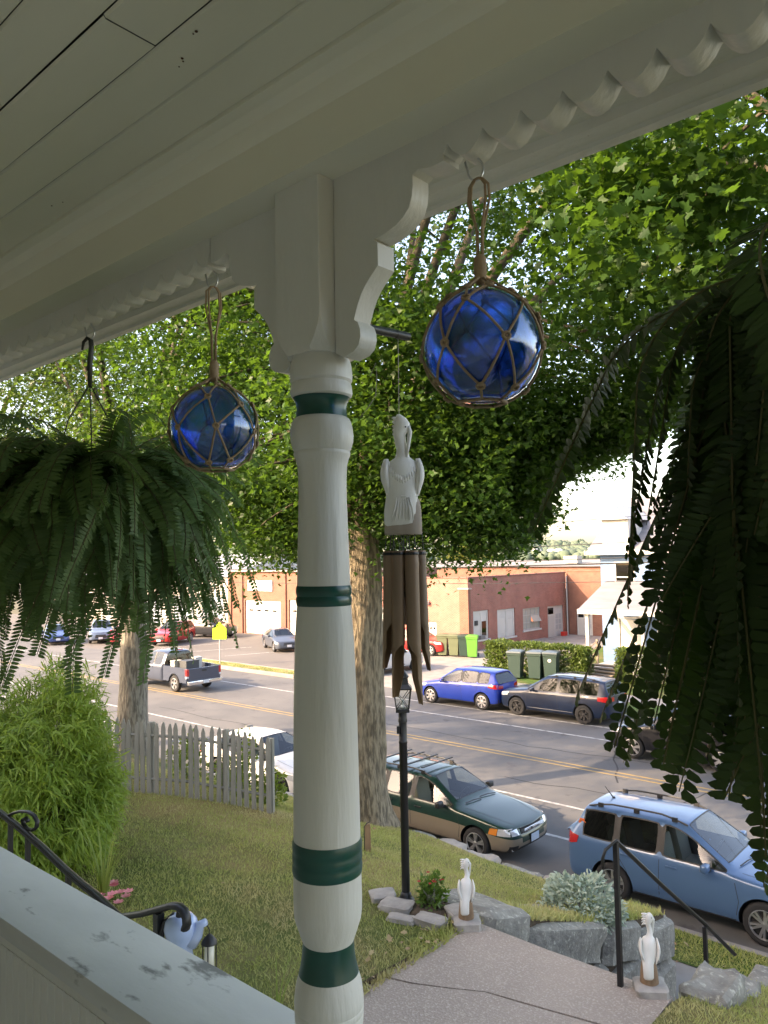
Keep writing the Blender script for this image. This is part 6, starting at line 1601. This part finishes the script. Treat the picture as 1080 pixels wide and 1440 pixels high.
def sedan(L, W, H, wb, fo, R, zb, hz_f, hz_c, belt, cowl, head, bp, cp, rhead, tail, zt_, wr=.66, **kw):
    xf = wb/2+fo; xr = xf-L
    st = [dict(x=xf, w=.70, zs=hz_f-.10, zt=hz_f-.06, k='h', zb=zb+.08, xo=[-.10, -.02, 0, -.01, -.05, -.09, -.08, -.06, -.02]),
          dict(x=xf-.18, w=.89, zs=hz_f-.02, zt=hz_f+.02, k='h', zb=zb+.03), dict(x=xf-.45, w=.975, zs=hz_f+.03, zt=hz_f+.07, k='h'),
          dict(x=wb/2, w=1.0, zs=(hz_f+belt)/2, zt=hz_c-.05, k='h'), dict(x=cowl+.12, w=1.0, zs=belt-.015, zt=hz_c, k='h'),
          dict(x=cowl, w=1.0, zs=belt, zr=hz_c+.08, wr=.86, k='c'), dict(x=head, w=1.0, zs=belt+.01, zr=H-.03, wr=wr, k='c'),
          dict(x=bp+.04, w=1.0, zs=belt+.02, zr=H, wr=wr, k='c'), dict(x=bp-.04, w=1.0, zs=belt+.02, zr=H, wr=wr, k='c'),
          dict(x=cp, w=1.0, zs=belt+.03, zr=H-.03, wr=wr, k='c'), dict(x=rhead, w=.99, zs=belt+.03, zr=H-.09, wr=wr-.02, k='c'),
          dict(x=tail, w=.985, zs=belt+.03, zr=zt_+.08, wr=.82, k='c'), dict(x=tail-.12, w=.98, zs=belt+.02, zt=zt_+.01, k='h'),
          dict(x=xr+.15, w=.95, zs=belt+.01, zt=zt_, k='h'), dict(x=xr, w=.86, zs=belt-.04, zt=zt_-.05, k='h', zb=zb+.10, xo=[.06, .01, 0, .01, .02, .04, .04, .03, .02])]
    cells = {5: 'ftri', 6: 'door', 7: 'pillar', 8: 'rear', 9: 'quarter', 10: 'back'}
    d = dict(W=W, zb=zb, wb=wb, R=R, st=st, cells=cells, cellgrp={}, hatch=False, zbelt=belt, cab=(tail+.2, cowl-.05), seatx=(head+bp)/2-.2); d.update(kw); return d
def sides(x0, x1, z0, z1, n=1): return [(x0, z0), (x1, z0), (x1, z1), (x0, z1)]
# ---- light blue wagon at the near kerb
pb = paint('light_blue', (.075, .155, .29), .45)
P = suv(4.56, 1.80, 1.64, 2.615, .93, .345, .20, .86, 1.05, 1.02, .74, .02, -.40, -1.22, -1.90, .30, .72, paint=pb, clear_side=True, clear_x=-.3, seat=seat_g, spoke='double', nsp=6, rr=.70)
P['det'] = std_det(pb, [[(.86, .98), (.93, .62), (.86, .30)], [(-.40, .98), (-.42, .30)], [(-1.24, .98), (-1.02, .66), (-.93, .50)], [(.86, .285), (-.93, .285)]], [(-.18, .90), (-1.02, .92)], (.46, 1.06), None,
    tails=[('tail_lamp', red_lamp, [(-2.20, .86), (-1.99, .92), (-1.96, 1.04), (-2.20, 1.08)])], heads=[('headlamp', clear_lamp, [(1.72, .72), (2.04, .70), (2.02, .82), (1.66, .86)])],
    plate_f=(.50, plate_m), plate_r=(.80, plate_m), grille=[(-.45, .62), (.45, .62), (.45, .76), (-.45, .76)], rails=(.02, -1.86, .55, .075),
    clad=[('sill', trim_m, [(.86, .22), (-.88, .22), (-.88, .30), (.86, .30)])], trim_strip=[([(.60, .46), (-.84, .44)], .030, pb)], bonnet=[[(.95, .70), (1.5, .66), (2.0, .55)]], wipers=.93)
car('parked_car', 'light blue wagon with black roof rails parked at the near kerb beside the iron handrail', (-5.22, 14.48, 0), 0, P, 'cars parked along the street')
t = COL.objects[-1]
while t.parent: t = t.parent
m = MB(); m.tube([(-1.62, 0, 1.60), (-1.66, 0, 1.645), (-1.80, 0, 1.80)], [.014, .012, .004], 6); m.lathe([(.035, 1.585), (.028, 1.63)], 10, (-1.62, 0)); m.build('aerial', trim_m, t)
orange_d = M('orange_sticker', (.75, .16, .04), .6)
for k in range(6):
    a = 2*PI*k/6; m = MB(); m.lathe([(.030, 0), (.030, .002)], 8); m.v = [(x-1.93+.05*math.cos(a), -.735-z-.006, y+1.27+.055*math.sin(a)) for x, y, z in m.v]; m.build('sticker', orange_d, t)
# ---- dark green wagon with tan lower body
pg = paint('dark_green', (.006, .036, .026), .3); tan_p = M('tan_lower_paint', (.30, .25, .19), .40, .35, coat=.7)
P = suv(4.76, 1.76, 1.50, 2.65, .94, .325, .20, .76, .98, .93, .72, .02, -.42, -1.24, -2.02, .34, .70, paint=pg, paint2=tan_p, lower=1, clear_side=True, clear_x=-2.4, seat=seat_m, glass=pane_mat('car_glass_mid', (.30, .33, .32), 1.5), nsp=5, rr=.70)
P['det'] = std_det(pg, [[(.86, .90), (.94, .60), (.88, .28)], [(-.42, .90), (-.43, .28)], [(-1.26, .90), (-1.04, .64), (-.95, .46)], [(.88, .265), (-.95, .265)]], [(-.20, .80), (-1.06, .82)], (.50, .985), None, mirror_col=trim_m, handle_m=trim_m,
    tails=[('tail_lamp', red_lamp, [(-2.26, .74), (-2.06, .78), (-2.04, .92), (-2.24, .94)])], heads=[('headlamp', clear_lamp, [(1.86, .60), (2.12, .60), (2.10, .73), (1.88, .73)]), ('indicator', amber, [(1.66, .60), (1.85, .60), (1.87, .73), (1.70, .72)])],
    plate_f=(.46, plate_m), plate_r=(.72, plate_m), extra=[('headlamp', clear_lamp, [(.50, .60), (.70, .60), (.70, .70), (.52, .715)], 1), ('headlamp', clear_lamp, [(-.50, .60), (-.70, .60), (-.70, .70), (-.52, .715)], 1),
        ('grille', trim_m, [(-.42, .60), (.42, .60), (.40, .71), (-.40, .71)], 1), ('lower_intake', trim_m, [(-.45, .27), (.45, .27), (.50, .36), (-.50, .36)], 1), ('fog_lamp', trim_m, [(.56, .27), (.74, .27), (.74, .40), (.56, .40)], 1), ('fog_lamp', trim_m, [(-.56, .27), (-.74, .27), (-.74, .40), (-.56, .40)], 1)],
    rails=(-.05, -1.95, .55, .075), trim_strip=[([(.92, .62), (-2.20, .66)], .018, tan_p), ([(.86, .34), (-.92, .34)], .03, tan_p)], bonnet=[[(.95, .66), (1.5, .60), (2.05, .48)]], wipers=.93)
car('parked_car', 'dark green wagon with a tan lower body parked at the kerb below the lawn', (-10.93, 14.52, 0), 0, P, 'cars parked along the street')
t = COL.objects[-1]
while t.parent: t = t.parent
m = MB()
for x in (-.30, -.75, -1.15, -1.55): m.box((x, 0, 1.575), (.05, 1.16, .022))
m.build('roof_bars', trim_m, t)
m = MB()
for k in range(4): m.box((2.255-.002*k, 0, .625+.022*k), (.014, .78-.01*k, .007))
m.bbox((2.268, 0, .658), (.012, .17, .05), .02); m.build('grille_bars', chrome, t)
for sg in (1, -1): m = MB(); m.lathe([(.055, 0), (.05, .012), (.001, .014)], 14); m.v = [(z+2.13, x+sg*.65, y+.335) for x, y, z in m.v]; m.build('fog_lamp', clear_lamp, t, 40)
# ---- white car behind the post
pw = paint('white', (.70, .70, .70), .0)
P = sedan(4.62, 1.80, 1.45, 2.70, .92, .335, .17, .74, .98, .93, .95, .12, -.36, -1.15, -1.45, -1.98, 1.06, paint=pw, clear_side=True, clear_x=-.4, rim=alloy_dark, rr=.72, nsp=5)
P['det'] = std_det(pw, [[(1.0, .90), (1.0, .58), (.90, .24)], [(-.36, .92), (-.38, .24)], [(-1.2, .92), (-1.02, .62), (-.95, .42)]], [(-.20, .80), (-1.05, .83)], (.62, .985), None,
    tails=[('tail_lamp', red_lamp, [(-2.24, .74), (-1.98, .78), (-1.98, .92), (-2.20, .92)])], heads=[('headlamp', clear_lamp, [(1.70, .60), (2.10, .57), (2.05, .70), (1.62, .74)])], plate_r=(.62, plate_m), grille=[(-.5, .38), (.5, .38), (.5, .58), (-.5, .58)], bonnet=[[(1.05, .66), (1.6, .60), (2.1, .5)]])
car('parked_car', 'white car with tinted windscreen parked behind the picket fence', (-17.25, 14.55, 0), 0, P, 'cars parked along the street')
# ---- bright blue crossover across the street
pbb = paint('bright_blue', (.008, .040, .33), .35)
P = suv(4.30, 1.79, 1.62, 2.67, .80, .345, .21, .84, 1.05, 1.00, .90, .16, -.30, -1.12, -1.66, .20, .69, rise=.10, paint=pbb, clear_side=True, clear_x=-.3, rr=.70, spoke='single', nsp=7)
P['det'] = std_det(pbb, [[(.95, .96), (.97, .62), (.88, .30)], [(-.30, 1.0), (-.33, .30)], [(-1.16, 1.0), (-1.05, .68), (-.97, .52)], [(.88, .28), (-.97, .28)]], [(-.14, .90), (-.98, .95)], (.60, 1.05), None,
    tails=[('tail_lamp', red_lamp, [(-2.05, .90), (-1.66, .95), (-1.68, 1.04), (-2.05, 1.08)])], heads=[('headlamp', clear_lamp, [(1.60, .74), (1.95, .70), (1.94, .80), (1.55, .86)])],
    plate_r=(.80, plate_w), extra=[('tail_lamp', red_lamp, [(.42, .90), (.72, .90), (.70, 1.05), (.42, 1.02)], -1), ('tail_lamp', red_lamp, [(-.42, .90), (-.72, .90), (-.70, 1.05), (-.42, 1.02)], -1), ('bumper_trim', trim_m, [(-.75, .36), (.75, .36), (.75, .48), (-.75, .48)], -1)],
    clad=[('sill', trim_m, [(.88, .23), (-.92, .23), (-.92, .29), (.88, .29)])])
car('parked_car', 'bright blue crossover parked across the street, left of the navy one', (-19.62, 27.58, 0), PI, P, 'cars parked along the street')
# ---- navy crossover
pn = paint('navy', (.004, .014, .042), .35)
P = suv(4.89, 1.85, 1.68, 2.89, .92, .36, .21, .92, 1.12, 1.06, .95, .20, -.36, -1.30, -2.02, .18, .70, rise=.04, paint=pn, rr=.64, rim=alloy_dark, nsp=6)
P['det'] = std_det(pn, [[(1.0, 1.02), (1.02, .62), (.95, .30)], [(-.36, 1.04), (-.38, .30)], [(-1.34, 1.04), (-1.15, .68), (-1.06, .52)], [(.95, .28), (-1.05, .28)]], [(-.20, .97), (-1.12, .98)], (.66, 1.10), None,
    tails=[('tail_lamp', red_lamp, [(-2.38, .90), (-2.02, .93), (-2.02, 1.06), (-2.38, 1.10)])], heads=[('headlamp', clear_lamp, [(1.86, .76), (2.22, .72), (2.20, .86), (1.80, .90)])],
    plate_r=(.86, plate_w), rails=(.05, -2.0, .56, .06), extra=[('tail_lamp', red_lamp, [(.44, .92), (.78, .92), (.76, 1.07), (.44, 1.07)], -1), ('tail_lamp', red_lamp, [(-.44, .92), (-.78, .92), (-.76, 1.07), (-.44, 1.07)], -1)], trim_strip=[([(.95, .40), (-1.0, .40)], .03, chrome)])
car('parked_car', 'dark navy crossover with black wheels parked across the street', (-15.17, 27.62, 0), PI, P, 'cars parked along the street')
# ---- black suv driving by
pk = paint('black', (.006, .007, .011), .2)
P = suv(4.62, 1.82, 1.68, 2.66, .90, .36, .21, .90, 1.10, 1.05, .88, .12, -.34, -1.20, -1.90, .20, .70, paint=pk, rr=.70, spoke='single', nsp=7)
P['det'] = std_det(pk, [[(.95, 1.0), (.98, .62), (.90, .30)], [(-.34, 1.0), (-.36, .30)], [(-1.24, 1.0), (-1.05, .68), (-.96, .52)]], [(-.18, .94), (-1.02, .96)], (.60, 1.08), None,
    tails=[('tail_lamp', red_lamp, [(-2.22, .92), (-1.92, .96), (-1.92, 1.08), (-2.22, 1.12)])], heads=[('headlamp', clear_lamp, [(1.72, .76), (2.10, .72), (2.08, .86), (1.68, .92)])],
    plate_r=(.80, plate_w), rails=(.0, -1.85, .56, .06), extra=[('tail_lamp', red_lamp, [(.42, .94), (.74, .94), (.72, 1.10), (.42, 1.08)], -1), ('tail_lamp', red_lamp, [(-.42, .94), (-.74, .94), (-.72, 1.10), (-.42, 1.08)], -1)], clad=[('sill', M('grey_sill', (.2, .2, .21), .5), [(.90, .27), (-.94, .27), (-.94, .33), (.90, .33)])])
car('passing_car', 'black car driving past in the far lane, half hidden by the hanging fern', (-9.0, 24.15, 0), PI, P)
# ---- grey blue pickup
pp = paint('grey_blue', (.055, .07, .105), .45)
st = [dict(x=2.80, w=.80, zs=.98, zt=1.02, k='h', zb=.45, xo=[-.08, 0, 0, 0, -.02, -.05, -.05, -.04, -.02]), dict(x=2.62, w=.95, zs=1.06, zt=1.12, k='h', zb=.36), dict(x=1.85, w=1.0, zs=1.12, zt=1.2, k='h', zb=.34), dict(x=1.28, w=1.0, zs=1.16, zt=1.24, k='h', zb=.34),
      dict(x=1.15, w=1.0, zs=1.18, zr=1.34, wr=.84, k='c', zb=.34), dict(x=.45, w=1.0, zs=1.19, zr=1.86, wr=.70, k='c', zb=.34), dict(x=.06, w=1.0, zs=1.20, zr=1.90, wr=.71, k='c', zb=.34), dict(x=-.02, w=1.0, zs=1.20, zr=1.90, wr=.71, k='c', zb=.34), dict(x=-.66, w=1.0, zs=1.22, zr=1.88, wr=.70, k='c', zb=.34), dict(x=-.86, w=.97, zs=1.22, zr=1.82, wr=.68, k='c', zb=.34, xo=[0, 0, 0, 0, 0, 0, .05, .07, .07])]
P = dict(W=2.0, zb=.34, wb=3.70, R=.40, st=st, cells={4: 'ftri', 5: 'door', 6: 'pillar', 7: 'rear'}, cellgrp={}, hatch=True, zbelt=1.2, cab=(-.7, 1.1), seatx=.05, rear_seat=0, paint=pp, rr=.66, nsp=5)
P['st'][0]['zb'] = .45
def D(t, patch, seam, hit, body):
    HW = 1.0
    b = MB(); T = .07
    for sg in (1, -1):
        pts = [(-.90, .50), (-1.36, .50)] + [(-1.85+.49*math.cos(a), .41+.49*math.sin(a)) for a in [rad(10+16*k) for k in range(11)]] + [(-2.34, .50), (-2.88, .50), (-2.92, 1.20), (-.90, 1.22)]
        y0, y1 = sorted((sg*HW*.99, sg*(HW*.99-T))); b.prism(pts, y0, y1, 'Y')
    b.box((-1.90, 0, .62), (2.0, 1.84, .06)); b.box((-.95, 0, .90), (.05, 1.84, .56)); b.build('bed', pp, t, 30, fixn=True)
    b = MB(); b.bbox((-2.90, 0, .87), (.07, 1.82, .62), .02); tg = b.build('tailgate', pp, t); m = MB(); m.box((-2.94, 0, 1.04), (.02, .26, .08)); m.build('tailgate_handle', trim_m, tg)
    b = MB(); b.bbox((-3.0, 0, .50), (.18, 1.94, .18), .03); b.build('rear_bumper', chrome, t, 40); m = MB(); m.box((-3.10, 0, .52), (.02, .33, .15)); m.build('number_plate', plate_w, t)
    for sg in (1, -1):
        m = MB(); m.bbox((-2.86, sg*.93, 1.0), (.16, .14, .34), .02); m.build('tail_lamp', red_lamp, t); m = MB(); m.bbox((-2.862, sg*.932, .77), (.15, .135, .10), .02); m.build('reversing_lamp', clear_lamp, t)
        m = MB(); m.bbox((.95, sg*1.12, 1.30), (.14, .22, .22), .04); m.build('mirror', pp, t, 50)
        m = MB(); seam(m, [(.95, 1.14), (.95, .45)], 'y', sg); seam(m, [(-.02, 1.14), (-.02, .45)], 'y', sg); m.build('door_seam', trim_m, t); m = MB(); m.bbox((.12, sg*1.01, 1.08), (.2, .03, .04), .01); m.build('door_handle', pp, t)
    m = MB(); m.box((-.86, 0, 1.90), (.05, .34, .04)); m.build('brake_lamp', red_lamp, t)
    m = MB(); m.tube([(-2.9, 0, .42), (-2.95, 0, .40), (-3.1, 0, .41)], .04, 8); m.tube([(-1.85, -.8, .40), (-1.85, .8, .40)], .06, 8); m.lathe([(.12, -.12), (.12, .12)], 12, (-1.85, .40), axis='Y'); m.build('rear_axle', trim_m, t)
P['det'] = D
car('pickup_truck', 'grey blue pickup truck with boxes in its bed driving away on the street', (-34.6, 22.55, 0), PI, P)
for loc, d, mt, lb in (((-32.55, 22.3, .65), (.60, .75, .80), M('dark_crate', (.06, .065, .07), .6), 'dark grey box standing in the pickup bed'), ((-33.1, 21.95, .65), (.35, .5, .78), M('cream_crate', (.45, .42, .34), .7), 'cream box beside the dark one in the pickup bed'), ((-32.9, 23.0, .65), (.30, .40, .86), bwhite, 'white box at the far side of the pickup bed')):
    m = MB(); m.bbox((0, 0, d[2]/2), d, .02); t = thing('box', lb, 'box', loc, 0, 'boxes in the pickup bed'); m.build('case', mt, t); m = MB(); m.bbox((0, 0, d[2]+.01), (d[0]+.03, d[1]+.03, .05), .015); m.build('lid', mt, t)
# ---- cars in the lot and beyond
def far_car(label, loc, rz, col, kind='suv', metal=.3):
    p = paint('far_'+label.split()[0]+'_'+label.split()[1], col, metal)
    if kind == 'suv': P = suv(4.6, 1.82, 1.70, 2.68, .92, .36, .22, .92, 1.10, 1.04, .88, .12, -.34, -1.20, -1.92, .18, .70, paint=p)
    else: P = sedan(4.80, 1.82, 1.45, 2.78, .95, .335, .17, .74, .98, .93, .95, .12, -.36, -1.18, -1.5, -2.02, 1.04, paint=p)
    z = .0 if kind == 'sedan' else .18
    P['det'] = std_det(p, [], [(-.2, .84)], (.60, 1.0+z*.5), None, tails=[('tail_lamp', red_lamp, [(-2.15, .78+z), (-1.95, .80+z), (-1.95, .92+z*.8), (-2.12, .92+z*.8)])], heads=[('headlamp', clear_lamp, [(1.70, .60+z), (2.10, .57+z), (2.05, .70+z), (1.62, .74+z)])],
        plate_f=(.46, plate_w), plate_r=(.70, plate_w), grille=[(-.42, .48), (.42, .48), (.36, .64+z*.5), (-.36, .64+z*.5)])
    return car('parked_car', label, (loc[0], loc[1], .005), rz, P, 'cars on the parking lot')
far_car('grey blue sedan parked on the lot in front of the white roller doors', (-41.7, 36.2), rad(-27), (.06, .072, .095), 'sedan')
far_car('red suv parked behind the street tree on the lot', (-51.8, 34.0), rad(-60), (.40, .02, .02))
far_car('black suv parked behind the yellow green sign on the lot', (-53.2, 38.6), rad(15), (.02, .022, .026))
far_car('red sedan seen under the left fern on the lot', (-55.5, 32.2), rad(-40), (.38, .03, .04), 'sedan')
far_car('dark blue car at the left end of the lot row', (-60.5, 28.9), rad(-20), (.03, .06, .18), 'sedan')
far_car('silver blue car second from the left in the lot row', (-58.2, 31.6), rad(-30), (.13, .17, .24), 'suv')
far_car('white suv behind the garden lantern on the driveway', (-28.6, 32.6), rad(84), (.62, .62, .62))
# red truck with a box body beside the brick wall
far_car('red suv parked against the sunlit brick wall behind the wind chime', (-32.0, 39.6), rad(10), (.50, .02, .015))
